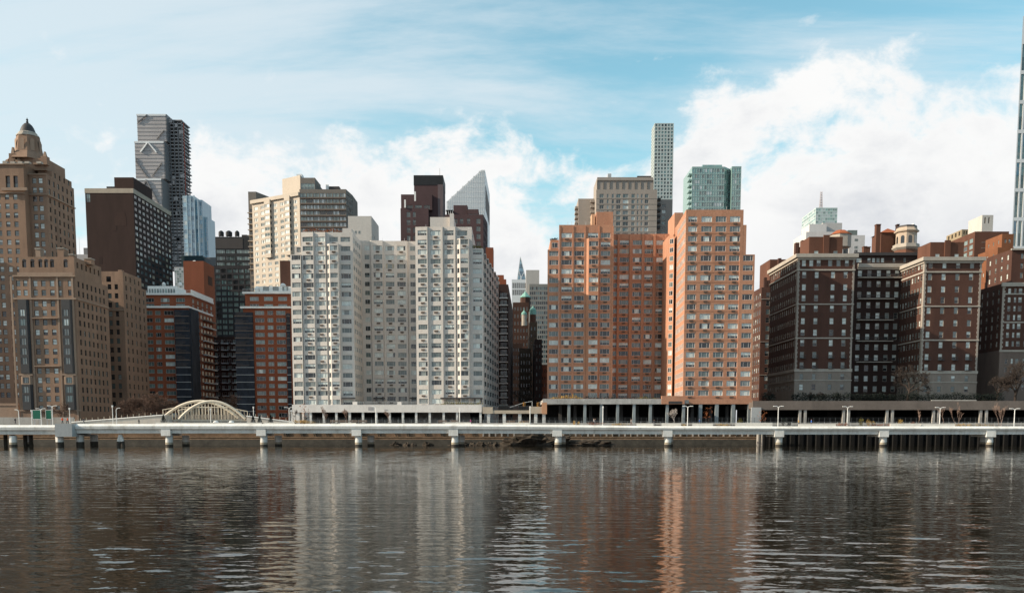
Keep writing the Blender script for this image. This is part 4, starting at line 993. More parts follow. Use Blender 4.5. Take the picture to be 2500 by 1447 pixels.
# ---- grey skyscraper under construction
b = bldg('skyscraper', 'grey stepped skyscraper under construction with diagonal bracing and open steel frame', 390, 600, 1150)
Y = 1150
S_PAN = dict(cols=(1,), pats=['g', 'g', 'm'], t=0, recess=.12, single=True)
for u0, u1, va, vb, dY, dep in ((334, 404, 279, 345, 8, 50), (328.5, 399, 345.2, 436, 0, 58), (328.5, 393, 436.2, 640, -8, 66)):
    x0, x1 = XX(u0, va, Y + dY), XX(u1, va, Y + dY); za, zb_ = ZZ(vb, Y + dY), ZZ(va, Y + dY)
    mb = MB(); mb.box(x0, x1, Y + dY, Y + dY + dep, za, zb_, grey_metal); b.part('tower_tier', mb)
    nf = int((zb_ - za) / 4.4)
    for k in range(nf):
        z = za + (k + .5) * (zb_ - za) / nf; b.pbox('floor_band', x0 - .1, x1 + .35, Y + dY - .35, Y + dY + dep, z - .35, z + .35, mat('mid_grey_panel', (.315, .30, .30), .5, .06))
    b.pbox('tier_cap', x0 - .3, x1 + .3, Y + dY - .6, Y + dY - .36, zb_ - 2.2, zb_, white_metal)
    b.pbox('side_cladding', x1 + .36, x1 + 1.2, Y + dY, Y + dY + dep, za, zb_, grey_metal_dk)


def brace(u0, v0, u1, v1, dY, m, r=1.1):
    mb = MB(); mb.tube((XX(u0, v0, Y + dY), Y + dY - .9, ZZ(v0, Y + dY)), (XX(u1, v1, Y + dY), Y + dY - .9, ZZ(v1, Y + dY)), r, r, m, 4); b.part('brace', mb)


brace(344, 372, 361, 349, 0, white_metal); brace(363, 349, 383, 373, 0, white_metal)
for q in ((333, 386, 333.5, 396), (334, 397, 358, 430), (372, 430, 395, 398), (358, 430, 362, 434), (337, 300, 360, 281), (383, 340, 401, 318)): brace(*q, 0 if q[1] > 345 else 8, grey_metal_dk, .8)
brace(347, 462, 358, 440, -8, grey_metal_dk); brace(358, 440, 386, 494, -8, grey_metal_dk)
mb = MB(); xa, xb_ = XX(338, 276, Y + 20), XX(364, 276, Y + 20); mb.box(xa, xb_, Y + 20, Y + 22, ZZ(275, Y), ZZ(273, Y), black_metal)
for k in range(4): x = xa + (xb_ - xa) * k / 3; mb.box(x - .4, x + .4, Y + 20, Y + 21, ZZ(279, Y), ZZ(275, Y), black_metal)
b.part('roof_crane_beam', mb)
# open frame on the far side: floor slabs, columns, hoist
x0, x1 = XX(408, 300, Y + 20), XX(446, 300, Y + 20); za, zb_ = ZZ(655, Y), ZZ(284, Y); nf = 44
for k in range(nf):
    z = za + (zb_ - za) * k / (nf - 1); o_ = RND.uniform(-1.2, 1.2) if k > 18 else 0
    b.pbox('floor_slab', x0, x1 + o_, Y + 16, Y + 46, z, z + (1.1 if k > 14 else 2.6), grey_metal)
for k in range(5): x = x0 + (x1 - x0) * k / 4; b.pbox('steel_column', x - .6, x + .6, Y + 15.4, Y + 15.99, za, zb_ + RND.uniform(-3, 6), grey_metal_dk)
for k in range(4): x = x0 + (x1 - x0) * k / 4 + 2; b.pbox('steel_column', x - .6, x + .6, Y + 46.1, Y + 47, za, zb_, grey_metal_dk)
for k in range(60):
    if RND.random() < .5:
        z = za + (zb_ - za) * RND.random(); xx_ = x0 + (x1 - x0) * RND.random(); b.pbox('cladding_panel', xx_, xx_ + RND.uniform(2, 6), Y + 15.0, Y + 15.3, z, z + RND.uniform(2, 5), RND.choice((grey_metal, grey_metal, grey_metal_dk)))
b.pbox('hoist_mast', x1 + 2.6, x1 + 3.4, Y + 14, Y + 15, za, zb_ - 4, mat('red_oxide_steel', (.28, .06, .04), .7, .1))
b.finish()

# ---- pale blue glass tower
b = bldg('skyscraper', 'pale blue glass tower with chamfered top beside the grey skyscraper', 475, 600, 900)
Y = 900; blue_mull = mat('pale_blue_mullion', (.36, .46, .52), .4, .05, spec=.5)
S_BLUE = dict(cols=(1,), pats=['l', 'b', 's'], wts=[5, 2, 2], t=0, recess=.15, single=True)
for u0, u1, va, dY in ((448, 476, 478, 0), (476.3, 493, 486, 3), (493.3, 501, 525, 8)):
    x0, x1 = XX(u0, 560, Y), XX(u1, 560, Y); z1 = ZZ(va, Y); nn_ = max(2, int((x1 - x0) / 2.9)); rr = [z1 - 4 - 4.3 * k for k in range(20)]
    b.vol(rect(x0, x1, Y + dY, Y + 30), ZZ(700, Y), z1, blue_mull, {0: wins(ecols((0, 0), (x1 - x0, 0), nn_, (x1 - x0) / nn_ - .5, .1, .1), rr, 3.7, S_BLUE)}, name='tower_shaft')
for u in (458, 467, 476, 485): x = XX(u, 540, Y); b.pbox('fin', x - .35, x + .35, Y - .9, Y - .003, ZZ(700, Y), ZZ(477 if u < 480 else 485, Y), blue_mull)
b.finish()

# ---- low roofs left of centre
b = bldg('low_building', 'flat dark teal rooftop behind the windowless red brick block', 480, 700, 560)
Y = 560; b.pbox('wall', XX(443, 640, Y), XX(495, 640, Y), Y, Y + 20, GZ, ZZ(624, Y), mat('dark_teal_metal', (.03, .06, .07), .5, .1)); b.pbox('wall', XX(495.2, 640, Y), XX(530, 640, Y), Y + 3, Y + 20, GZ, ZZ(626, Y), grey_metal_dk)
b = bldg('low_building', 'small pale glazed building beside the windowless red brick block', 436, 700, 450)
Y = 450; b.vol(rect(XX(426, 670, Y), XX(449, 670, Y), Y, Y + 12), GZ, ZZ(652, Y), steel, {0: wins(ecols((0, 0), (4.5, 0), 4, .9, .1, .1), [ZZ(657 + 6 * k, Y) for k in range(8)], 1.0, dict(S_CURT, pats=['x', 's']))}); b.finish()
b = bldg('brick_building', 'windowless red brick block rising behind the scaffolded red building', 480, 720, 400)
Y = 400; x0, x1 = XX(448, 660, Y), XX(497.5, 660, Y); b.vol(rect(x0, x1, Y, 414), GZ, ZZ(637, Y), mat('russet_brick', (.19, .062, .033), .9, .1), parapet=.4)
b.pbox('side_recess', x1 + .01, x1 + .06, Y + 5, Y + 11, ZZ(690, Y), ZZ(668, Y), dark_brick)
mb = MB(); mb.lathe(XX(475, 635, 404), 404, [(1.3, ZZ(638, Y)), (1.1, ZZ(634, Y)), (.3, ZZ(632, Y))], white_paint, 10); b.part('roof_vent', mb); b.finish()
b = bldg('chimney_block', 'dark brown brick block against the left edge of the white building', 695, 720, 380)
b.pbox('wall', XX(683.5, 660, 380), XX(712, 660, 380), 380, 392, GZ, ZZ(636, 380), brown_brick)

# ---- black gridded building with roof tanks
b = bldg('office_building', 'black gridded building with water tanks on its roof', 570, 750, 465)
Y = 465; x0, x1 = XX(523.5, 700, Y), XX(614, 700, Y); z1 = ZZ(648, Y)
S_BLK = dict(cols=(1, 1, 1), pats=['xxx', 'mmm', 'xmx', 'ddd', 'tmx'], wts=[5, 3, 3, 2, 2], frame=black_metal, t=.08, recess=.3)
rr = [ZZ(661 + 13.75 * k, Y) for k in range(18)]
blk = mat('black_brick', (.026, .026, .030), .8, .15)
b.vol(rect(x0, x1, Y, 490), GZ, z1, blk, {0: wins(ucols((x0, Y), (x1, Y), [(526.5 + 14.4 * k, 537.5 + 14.4 * k) for k in range(6)], 690), rr, 1.9, S_BLK)}, parapet=.3)
xa, xb_ = XX(526, 600, Y + 2), XX(611, 600, Y + 2)
b.vol(rect(xa, xb_, Y + 2, 488), z1 - .3, ZZ(578, Y + 2), black_metal, {0: wins(ucols((xa, Y + 2), (xb_, Y + 2), [(528, 549), (551, 573), (577, 609)], 620), [ZZ(612, Y), ZZ(628.5, Y), ZZ(643, Y)], 1.9, dict(S_BLK, cols=(1, 1, 1, 1, 1), pats=['xxmxx', 'mmxmm', 'xxxxm'], wts=None))}, name='upper_storey', parapet=.3)
b.pbox('louvre_band', xa, XX(590, 590, Y), Y + 1.9, Y + 1.998, ZZ(605, Y), ZZ(580, Y), dark_metal)
for u, r in ((540, 1.4), (559, 1.7), (579, 1.2)):
    x = XX(u, 570, 475); z = ZZ(579, 475); mb = MB(); mb.lathe(x, 475, [(r, z + .6), (r, z + 2.4), (r * .5, z + 3.1), (.05, z + 3.4)], black_metal, 10)
    for k in range(4): mb.box(x + (r * .6 if k % 2 else -r * .6) - .1, x + (r * .6 if k % 2 else -r * .6) + .1, 475 + (.7 if k > 1 else -.7) - .1, 475 + (.7 if k > 1 else -.7) + .1, z - .5, z + .6, black_metal)
    b.part('water_tank', mb)
b.pbox('roof_unit', XX(590, 575, 477), XX(603, 575, 477), 477, 481, ZZ(579, 475), ZZ(573, 477), dark_metal)
b.finish()

# ---- scaffolded red brick buildings
def red_building(label, u0, u1, cols, Y, v_slab1, v_slab2, pent, strips, side=None):
    b = bldg('apartment_building', label, (u0 + u1) / 2, 900, Y)
    x0, x1 = XX(u0, 850, Y), XX(u1, 850, Y); A, B = (x0, Y), (x1, Y); dep = 28
    rr = [ZZ(763.5 + 17.8 * k, Y) for k in range(15)]
    z2, z1 = ZZ(v_slab2, Y), ZZ(v_slab1, Y)
    fs = {0: wins(ucols(A, B, cols, 850), rr, 1.55, S_RED)}
    if side: fs[1] = wins(ecols((0, 0), (dep, 0), 5, 2.4, 8, .4), rr, 1.6, dict(S_RED, cols=(1, 1), pats=['ww', 'pg', 'wg', 'dd', 'mm'], wts=[3, 2, 2, 2, 1]))
    b.vol(rect(x0, x1, Y, Y + dep), GZ, z2, red_brick, fs)
    xa, xb_ = XX(pent[0], v_slab1, Y + 1.5), XX(pent[1], v_slab1, Y + 1.5)
    zs = [ZZ(v_slab2 - 7, Y), ZZ(v_slab1 + 12, Y)]
    b.vol(rect(xa, xb_, Y + 1.5, Y + dep), z2 + .01, z1, red_brick, {0: wins(ecols((0, 0), (xb_ - xa, 0), 3, 3.4, .8, .8), zs, 1.5, S_RED), 1: wins(ecols((0, 0), (dep, 0), 5, 2.0), zs, 1.5, S_RED)}, name='upper_storey')
    b.pbox('terrace_slab', x0 - .9, x1 + .1, Y - .9, Y + dep, z2 + .012, z2 + .75, white_paint); b.pbox('roof_slab', xa - .8, xb_ + .5, Y + .6, Y + dep + .2, z1 + .005, z1 + .7, white_paint)
    rl = MB()
    for k in range(40): x = xa - .7 + (xb_ - xa + 1.1) * k / 39; rl.box(x, x + .05, Y + .8, Y + .85, z1 + .7, z1 + 1.7, steel)
    rl.box(xa - .7, xb_ + .4, Y + .79, Y + .86, z1 + 1.7, z1 + 1.78, steel); b.part('railing', rl, kind='stuff')
    return b, x0, x1, xa, xb_, z1, z2, rr, dep


def netting(b, u0, u1, v_top, Y, out, dark, lines):
    x0, x1 = XX(u0, 850, Y), XX(u1, 850, Y); zt = ZZ(v_top, Y)
    b.pbox('scaffold_netting', x0, x1, Y - out, Y - .01, GZ, zt, net)
    for k in range(15):
        z = ZZ(773 + 17.8 * k, Y)
        if z > zt - 1: continue
        b.pbox('scaffold_plank', x0 - .15, x1 + .15, Y - out - .12, Y - out - .005, z, z + .22, plank if k < 7 else steel)
        if k < 8:
            for q in range(3): b.pbox('scaffold_plank', x0 + .3, x0 + (x1 - x0) * RND.uniform(.35, .95), Y - out - .08, Y - out - .006, z + .55 + q * .5, z + .62 + q * .5, plank)


b, x0, x1, xa, xb_, z1, z2, rr, dep = red_building('red brick apartment building wrapped in dark netting with glazed penthouse strip', 322, 465, [(352, 375), (382, 395), (403.5, 427)], 355, 719, 752, (341, 464), None, side=True)
netting(b, 302, 347.5, 760, 355, 1.0, True, 8); netting(b, 431, 466, 757, 355, 1.2, True, 10)
Y = 355; mb = MB(); mb.box(x1 + .01, x1 + .5, Y, Y + 9, GZ, z2, net); b.part('scaffold_netting', mb)
for k in range(14):
    z = rr[k] - 1.2; b.pbox('balcony', x1 + .005, x1 + 1.3, Y + 15, Y + dep, z, z + .5, steel if k % 2 else plank)
pa, pb = XX(358, 705, 358), XX(427, 705, 358); b.vol(rect(pa, pb, 359, 370), z1 + .7, ZZ(698, 359), white_paint, {0: wins(ecols((0, 0), (pb - pa, 0), 10, (pb - pa) / 10 - .25, .2, .2), [z1 + 2.0], 1.6, dict(S_RED, cols=(1,), pats=['x', 'm', 't'], wts=None))}, name='penthouse')
for u in (400, 440): mb = MB(); x = XX(u, 693, 362); mb.lathe(x, 362, [(.7, ZZ(698, 362)), (.8, ZZ(693, 362)), (.3, ZZ(689, 362))], white_paint, 10); b.part('roof_vent', mb)
b.pbox('parapet_rail', xb_ + .1, xb_ + .35, Y + 2, Y + dep, z1 + .71, z1 + 2.2, white_paint)
b.finish()

b, x0, x1, xa, xb_, z1, z2, rr, dep = red_building('red brick apartment building with netted left flank and white penthouse, touching the white building', 596, 712, [(625, 647), (655, 668.5), (676.5, 698.5)], 355, 716, 753, (598, 712), None)
netting(b, 577, 620, 763, 355, 1.0, True, 8); netting(b, 701.5, 710, 765, 355, .6, True, 4)
pa, pb = XX(634, 705, 358), XX(712, 705, 358); b.vol(rect(pa, pb, 358, 370), z1 + .7, ZZ(699, 358), white_paint, {0: wins(ecols((0, 0), (pb - pa, 0), 3, 2.4, .6, .6), [z1 + 2.2], 1.6, S_RED)}, name='penthouse')
for u in (630, 688): mb = MB(); x = XX(u, 702, 360); mb.lathe(x, 359 if u < 640 else 362, [(.9, z1 + .7), (1.2, ZZ(705 if u < 640 else 694, 360)), (.5, ZZ(700 if u < 640 else 690, 360))], white_paint, 10); b.part('roof_vent', mb)
b.finish()

# ---- shadowed balcony block between the red buildings
b = bldg('apartment_building', 'shadowed brick block with stacked balconies between the two red scaffolded buildings', 548, 900, 405)
Y = 405; x0, x1 = XX(505, 850, Y), XX(585, 850, Y); rr = [ZZ(833 + 16 * k, Y) for k in range(11)]
b.vol(rect(x0, x1, Y, 420), GZ, ZZ(822, Y), dark_brick, {0: wins(ecols((0, 0), (x1 - x0, 0), 5, 1.9), rr, 1.5, dict(S_RED, cols=(1, 1), pats=['dd', 'mm', 'xd', 'gd'], wts=None))}, parapet=.5)
for k in range(10):
    for q in (0, 1, 2): b.pbox('balcony', x0 + 2 + q * 4.6, x0 + 5 + q * 4.6, Y - 1.3, Y - .003, rr[k] - 1.2, rr[k] - .85, steel)
b.finish()

# ---- cream tower turned to the river, with banded right face
b = bldg('apartment_tower', 'cream paneled corner tower with sunlit left face and horizontally banded right face', 735, 700, 432)
C0 = (XX(733, 560, 430), 430.); CL = (XX(617, 560, 446), 446.); CR = (XX(846, 560, 430), 430.); CS = (XX(862, 560, 441), 441.)
zt = ZZ(470, 430); rr = [ZZ(476.5 + 14.35 * k, 430) for k in range(17)]
S_CRM = dict(cols=(1, 1, 1), pats=['ppp', 'gpg', 'pgp', 'ggg', 'pmp', 'wpw', 'mmm'], wts=[2, 3, 2, 3, 3, 2, 3], frame=white_paint, t=.10, recess=.16, ac=0)
L = hypot(C0[0] - CL[0], C0[1] - CL[1])
b.vol([CL, C0, (C0[0] + 2, 455), (CL[0] + 6, 462)], GZ, zt, cream, {0: wins(ecols(CL, C0, 7, 2.3, .4, .6), rr, 1.55, S_CRM)}, parapet=.5)
d_ = Vector((C0[0] - CL[0], C0[1] - CL[1])).normalized(); n_v = Vector((d_.y, -d_.x))
for s0, s1 in ((.30 * L, .42 * L), (.72 * L, .83 * L)):     # projecting bays that throw shade to their right
    a_ = Vector(CL) + d_ * s0; e2 = Vector(CL) + d_ * s1; poly = [tuple(a_ + n_v * .003), tuple(a_ + n_v * 1.3), tuple(e2 + n_v * 1.3), tuple(e2 + n_v * .003)]
    b.vol([poly[1], poly[2], poly[3], poly[0]], rr[10], zt - 1.0, cream, {0: wins([(.3, s1 - s0 - .3)], rr, 1.55, dict(S_CRM, cols=(1, 1), pats=['pp', 'gp', 'mm'], wts=None)), 1: wins([(.1, 1.2)], rr, 1.6, dict(S_CRM, cols=(1,), pats=['d'], wts=None, t=.05))}, name='bay')
a_ = Vector(CL) - d_ * .4; e2 = Vector(C0) + d_ * .02
mb = MB(); mb.prism([tuple(a_ + n_v * .9), tuple(e2 + n_v * .9), tuple(e2 + n_v * .005), tuple(a_ + n_v * .005)], zt - 1.5, zt + .1, cream); b.part('roof_band', mb)
S_BAND = dict(cols=(1, 1, 1), pats=['xmx', 'sgs', 'ggs', 'ddd', 'gsg'], wts=[3, 3, 3, 2, 2], frame=taupe, t=.09, recess=.12)
zt2 = ZZ(462, 430); L2 = CR[0] - C0[0]; L3 = hypot(CS[0] - CR[0], CS[1] - CR[1])
b.vol([(C0[0] + .02, 430.02), CR, CS, (CS[0], 455), (C0[0] + 2.1, 455)], GZ, zt2, taupe, {0: wins(ecols((0, 0), (L2, 0), 7, L2 / 7 - .35, .1, .1), rr, 1.75, S_BAND), 1: wins(ecols((0, 0), (L3, 0), 4, L3 / 4 - .3, .1, .1), rr, 1.75, S_BAND)}, parapet=.4, name='banded_wing')
for k in range(16):
    z = rr[k] - 1.15; b.pbox('floor_band', C0[0] + .3, CR[0], 429.55, 430.01, z - .42, z, mat('floor_band_brown', (.15, .115, .095), .9, .08))
xa = XX(608, 560, 449); b.vol([(xa, 449), (CL[0] + 1.2, 449), (CL[0] + 6, 462), (xa + 4, 462)], GZ, ZZ(468, 449), taupe, {0: wins([(.5, 2.6)], rr[1:], 1.6, dict(S_BAND, pats=['ddd', 'mdm'], wts=None))}, name='rear_wing', parapet=.4)
for k in range(1, 12): z = rr[k] - 1.1; b.pbox('balcony', xa - .3, CL[0] + .8, 447.6, 448.99, z - .3, z, cream)
# penthouse
mb = MB(); xa, xb_ = XX(684, 450, 437), XX(733, 450, 434); mb.prism([(xa, 441), (xb_, 434), (xb_ + 1.5, 447), (xa + 3, 449)], zt - .5, ZZ(432, 437), cream); b.part('penthouse', mb)
b.pbox('penthouse_cap', XX(724, 428, 436), XX(737, 428, 436), 436, 440, ZZ(434, 436), ZZ(425, 436), white_metal)
xa, xb_ = XX(733.5, 450, 433), XX(769, 450, 433); S_PH = dict(cols=(1, 1, 1, 1), rail=.5, pats=['xxxx/mmmm'], frame=alu, t=.1, recess=.15)
b.vol(rect(xa, xb_, 433, 446), zt2 - .4, ZZ(434, 433), taupe, {0: wins([(.2, 6.6)], [ZZ(456, 433)], 3.0, S_PH)}, name='penthouse')
mb = MB(); xq = XX(782, 450, 440); mb.prism([(xb_ + .01, 433.5), (xq, 440), (xq, 448), (xb_ + .01, 446)], zt2 - .4, ZZ(446, 433), taupe); b.part('penthouse', mb)
b.pbox('roof_unit', XX(797, 455, 438), XX(828, 458, 438), 438, 442, zt2 - .4, ZZ(455, 438), dark_metal); b.pbox('roof_vent', XX(796, 455, 437), XX(802, 455, 437), 436.5, 437.9, zt2 - .4, ZZ(451, 437), white_paint)
# planted terrace storey at the foot of the banded face
b.finish()

# ---- pale block behind the white building
b = bldg('brick_building', 'plain pale brick block with two small windows behind the white building', 888, 700, 335)
Y = 335; x0, x1 = XX(850, 560, Y), XX(907, 560, Y); xs2 = XX(919, 560, 346)
b.vol([(x0, Y), (x1, Y), (xs2, 346), (xs2, 352), (x0, 352)], GZ, ZZ(527.5, Y), mat('pale_grey_brick', (.50, .475, .44), .85, .06), {0: wins(ucols((x0, Y), (x1, Y), [(866, 871), (874.5, 880)], 567), [ZZ(567, Y)], 1.1, S_WSIDE), 1: wins([(2., 3.2), (5, 6.2)], [ZZ(572, Y)], 1.2, S_WSIDE)}, parapet=.3)
b.finish()

# ---- maroon stepped towers
b = bldg('apartment_tower', 'maroon brick stepped tower with black band round its flat top', 1030, 600, 480)
Y = 480; x0, x1 = XX(1011, 480, Y), XX(1081.5, 480, Y); S_MAR = dict(cols=(1, 1), rail=.55, pats=['dd/dd', 'mm/dd', 'mm/mm'], frame=taupe, t=.09, recess=.2)
zt = ZZ(428, Y)
b.vol([(x0, Y), (x1, Y), (XX(1087, 480, 498), 498), (x0, 500)], GZ, ZZ(452, Y), maroon, {0: wins(ucols((x0, Y), (x1, Y), [(1019, 1027), (1029, 1037), (1042, 1055)], 490), [ZZ(488, Y), ZZ(508, Y)], 1.7, S_MAR)})
mb = MB(); mb.prism([(x0 - .15, Y - .15), (x1 + .1, Y - .15), (XX(1087, 480, 498) + .1, 498), (x0 - .15, 500.1)], ZZ(452, Y) + .005, zt, black_metal); b.part('black_crown', mb)
b.pbox('vent_stack', XX(1069, 490, Y - 1), XX(1082, 490, Y - 1), Y - 1.2, Y - .003, GZ, ZZ(452, Y), mat('mauve_panel', (.13, .10, .105), .7, .08))
mb = MB(); x = XX(1073.5, 420, 485); mb.tube((x, 485, zt - .5), (x, 485, ZZ(411, 485)), .18, .12, steel); b.part('mast', mb)
xa, xb_ = XX(977.5, 500, Y - 4), XX(1046, 500, Y - 4); rr = [ZZ(528 + 19 * k, Y) for k in range(5)]
b.vol(rect(xa, xb_, Y - 4, 492), GZ, ZZ(513, Y), maroon, {0: wins(ucols((xa, Y - 4), (xb_, Y - 4), [(977.6, 986), (993, 1002), (1008, 1015)], 540), rr, 2.6, S_MAR) + wins(ucols((xa, Y - 4), (xb_, Y - 4), [(1020, 1040)], 540), rr, 0.05, S_MAR)}, name='wing', parapet=.4)
xa2 = XX(979, 490, Y - 2); b.vol(rect(xa2, XX(1055, 490, Y - 2), Y - 2, 492), ZZ(513, Y) - .4, ZZ(477, Y), maroon, {0: wins(ucols((xa2, Y - 2), (xa2 + 18, Y - 2), [(992, 1008), (1013, 1030), (1035, 1050)], 508), [ZZ(508, Y)], 2.0, S_MAR)}, name='setback', parapet=.4)
for u, va, vb in ((1013.5, 473, 496), (989, 493, 512)): b.pbox('flue', XX(u - 2, va, Y - 4), XX(u + 2, va, Y - 4), Y - 4.6, Y - 4.01, ZZ(vb, Y), ZZ(va, Y), white_paint)
b.finish()
b = bldg('apartment_tower', 'lower maroon brick stepped building in front of the slanted white tower', 1140, 650, 440)
Y = 440
xa, xb_ = XX(1086, 550, Y), XX(1180, 550, Y); xs2 = XX(1190, 560, 458); rr = [ZZ(540 + 18.5 * k, Y) for k in range(6)]
b.vol([(xa, Y), (xb_, Y), (xs2, 458), (xs2, 462), (xa, 462)], GZ, ZZ(524, Y), maroon, {0: wins(ucols((xa, Y), (xb_, Y), [(1108, 1117), (1123, 1131), (1140, 1148), (1163, 1173)], 550), rr, 2.4, S_MAR), 1: wins(ecols((0, 0), (18, 0), 4, 2.0), rr, 1.8, S_SLAB)}, parapet=.4)
b.vol(rect(XX(1107, 510, 445), XX(1141, 510, 445), 445, 456), ZZ(524, Y) - .4, ZZ(501, 445), maroon, name='penthouse')
xa, xb_ = XX(1141.3, 515, 444), XX(1168, 515, 444); b.vol(rect(xa, xb_, 444, 456), ZZ(524, Y) - .4, ZZ(511, 444), maroon, {0: wins([(.5, 2.4), (2.9, 4.8)], [ZZ(521, Y)], 1.3, S_MAR)}, name='penthouse')
b.pbox('terrace_canopy', XX(1088, 515, 443), XX(1106, 515, 443), 443, 452, ZZ(514, 443), ZZ(512.5, 443), black_metal)
for k in range(4): x = XX(1090 + 5 * k, 518, 443); b.pbox('post', x - .1, x + .1, 443.2, 443.4, ZZ(524, Y) - .4, ZZ(514, 443), white_paint)
b.finish()

# ---- slanted white tower
b = bldg('skyscraper', 'white gridded skyscraper with steep slanted roof', 1145, 600, 990)
Y = 990; xa, xp, xb_ = XX(1090, 490, Y), XX(1175, 418, Y), XX(1184, 430, Y); xs2 = XX(1195.5, 480, 1062)
zl, zp = ZZ(493, Y), ZZ(415, Y); ZL = ZZ(700, Y); mb = MB()
F0 = [(xa, Y, ZL), (xb_, Y, ZL), (xb_, Y, zp), (xp, Y, zp), (xa, Y, zl)]; Yk = 1062; sh = xs2 - xb_
mb.poly(F0, white_metal); G0 = [(x + sh, Yk, z - (0 if z < zl + 1 else 0)) for x, y, z in F0]
zps = ZZ(442, Y)
G0[2] = (xs2, Yk, zps + 4); G0[3] = (xp + sh, Yk, zps + 4)
for k in range(5): j = (k + 1) % 5; mb.poly([F0[k], G0[k], G0[j], F0[j]][::-1], white_metal)
b.part('tower_shaft', mb)
gridm = mat('grey_joint', (.60, .62, .63), .5, .04)
z = ZL; k = 0
while z < zp - 4:
    z += 5.2
    t = 0 if z < zl else (z - zl) / (zp - zl); xl_ = xa + (xp - xa) * t
    b.pbox('window_band', xl_ + .2, xb_ - .3, Y - .12, Y - .003, z, z + 1.5, gridm)
for k in range(1, 22):
    x = xa + (xb_ - xa) * k / 22; t = min(1, (x - xa) / (xp - xa)); b.pbox('mullion', x - .22, x + .22, Y - .25, Y - .125, ZL, zl + (zp - zl) * t - .5, white_metal)
mb = MB(); o_ = .15
q = lambda t, z: (xb_ + sh * t + o_, Y + (Yk - Y) * t, z)
mb.poly([q(.08, ZZ(506, Y)), q(.95, ZZ(517, Y)), q(.95, ZZ(468, Y)), q(.08, ZZ(448, Y))], dark_metal); b.part('dark_slot', mb)
b.finish()

# ================================================================== the dark street and what rises behind it
b = bldg('brick_building', 'red-brown brick stair block peeping over the white building', 1197, 750, 372)
b.pbox('wall', XX(1186, 630, 372), XX(1204.5, 630, 372), 372, 380, GZ, ZZ(604, 372), mat('russet_brick', (0, 0, 0)))
b = bldg('apartment_building', 'dark brick building with a column of white balcony slabs beside the street', 1232, 900, 352)
Y = 352; x0, x1 = XX(1200, 800, Y), XX(1241, 800, Y); xs2 = XX(1252, 800, 430); rr = [ZZ(720 + 17.3 * k, Y) for k in range(16)]
b.vol([(x0, Y), (x1, Y), (xs2, 430), (x0, 430)], GZ, ZZ(694, Y), dark_brick, {0: wins(ucols((x0, Y), (x1, Y), [(1222, 1238)], 800), rr, 1.6, dict(S_RED, pats=['ddd', 'mdm', 'kkk'], wts=None)), 1: wins(ecols((0, 0), (78, 0), 16, 1.6), rr, 1.5, S_BEIGE_S)}, parapet=.5)
for z in rr:
    mb = MB(); xa, xb_ = XX(1219, 800, Y), XX(1240, 800, Y); mb.box(xa, xb_, Y - 1.5, Y - .003, z - 1.45, z - 1.1, conc_lt)
    for k in range(10): x = xa + (xb_ - xa) * k / 9; mb.box(x - .03, x + .03, Y - 1.48, Y - 1.44, z - 1.1, z - .1, dark_metal)
    mb.box(xa, xb_, Y - 1.5, Y - 1.42, z - .1, z - .02, dark_metal); b.part('balcony', mb)
for u0, u1, va in ((1202, 1230, 668), (1203, 1236, 680)): b.vol(rect(XX(u0, va, Y + 3), XX(u1, va, Y + 3), Y + (3 if va < 675 else 1.5), 390), ZZ(694, Y) - .5, ZZ(va, Y), red_brick, {0: wins([(.5, 2.6)], [ZZ(va + 9, Y)], 1.3, S_RED)}, name='setback', parapet=.4)
b.finish()


def far(name, label, u0, u1, va, vb, Y, m, dep=25, cols=0, rows=0, fl=14, wf=.6, hf=.55, st=None, side=0, base=None, cat_group=None, parapet=.4):
    """a plain storeyed block seen at a distance"""
    b = bldg(name, label, (u0 + u1) / 2, 900, Y)
    x0, x1 = XX(u0, (va + vb) / 2, Y), XX(u1, (va + vb) / 2, Y); zt = ZZ(va, Y); fh = fl * Y / F * 1.0
    rr = [zt - fh * (k + .9) for k in range(rows)]; fc = {}
    if cols: g = (x1 - x0 - .6) / cols; fc[0] = wins(ecols((0, 0), (x1 - x0, 0), cols, g * wf, .3, .3), rr, fh * hf, st or S_BEIGE_S)
    if side: fc[1 if u0 < CX else 3] = wins(ecols((0, 0), (dep, 0), side, dep / side * .5, .3, .3), rr, fh * hf, st or S_BEIGE_S)
    b.vol(rect(x0, x1, Y, Y + dep), GZ, zt, m, fc, parapet=parapet); return b


S_OFF = dict(cols=(1,), pats=['m', 'x', 'g', 'd'], wts=[3, 3, 2, 2], t=0, recess=.25, single=True)
# steep glass spire
b = bldg('skyscraper', 'slender glass spire tapering to a point above the street', 1272, 800, 1500)
Y = 1500; P = lambda u, v, d=0: (XX(u, v, Y + d), Y + d, ZZ(v, Y))
for k in range(7):      # stacked glazed facets narrowing upwards
    va, vb = 690 - 9 * k, 690 - 9 * (k + 1); l0, l1 = 1262 + (1270 - 1262) * k / 7, 1262 + (1270 - 1262) * (k + 1) / 7; r0, r1 = 1286 - (1286 - 1270.5) * k / 7, 1286 - (1286 - 1270.5) * (k + 1) / 7; mb = MB()
    o_ = .4 * 1; mb.prism([(XX(l0, va, Y), Y), (XX(r0, va, Y), Y), (XX(r0, va, Y + 12), Y + 12), (XX(l0, va, Y + 12), Y + 12)], ZZ(va, Y), ZZ(vb, Y) - o_, GL['l'] if k % 2 else GL['b'], top=[(XX(l1, vb, Y), Y), (XX(r1, vb, Y), Y), (XX(r1, vb, Y + 12), Y + 12), (XX(l1, vb, Y + 12), Y + 12)]); b.part('glass_facet', mb)
for a_, c_ in (((1262, 690), (1270.3, 627)), ((1286, 690), (1270.6, 627)), ((1266, 690), (1280, 663)), ((1275, 690), (1266, 658))):
    mb = MB(); mb.tube((XX(*a_, Y - 1), Y - 1, ZZ(a_[1], Y)), (XX(*c_, Y - 1), Y - 1, ZZ(c_[1], Y)), .8, .5, white_metal, 4); b.part('steel_rib', mb)
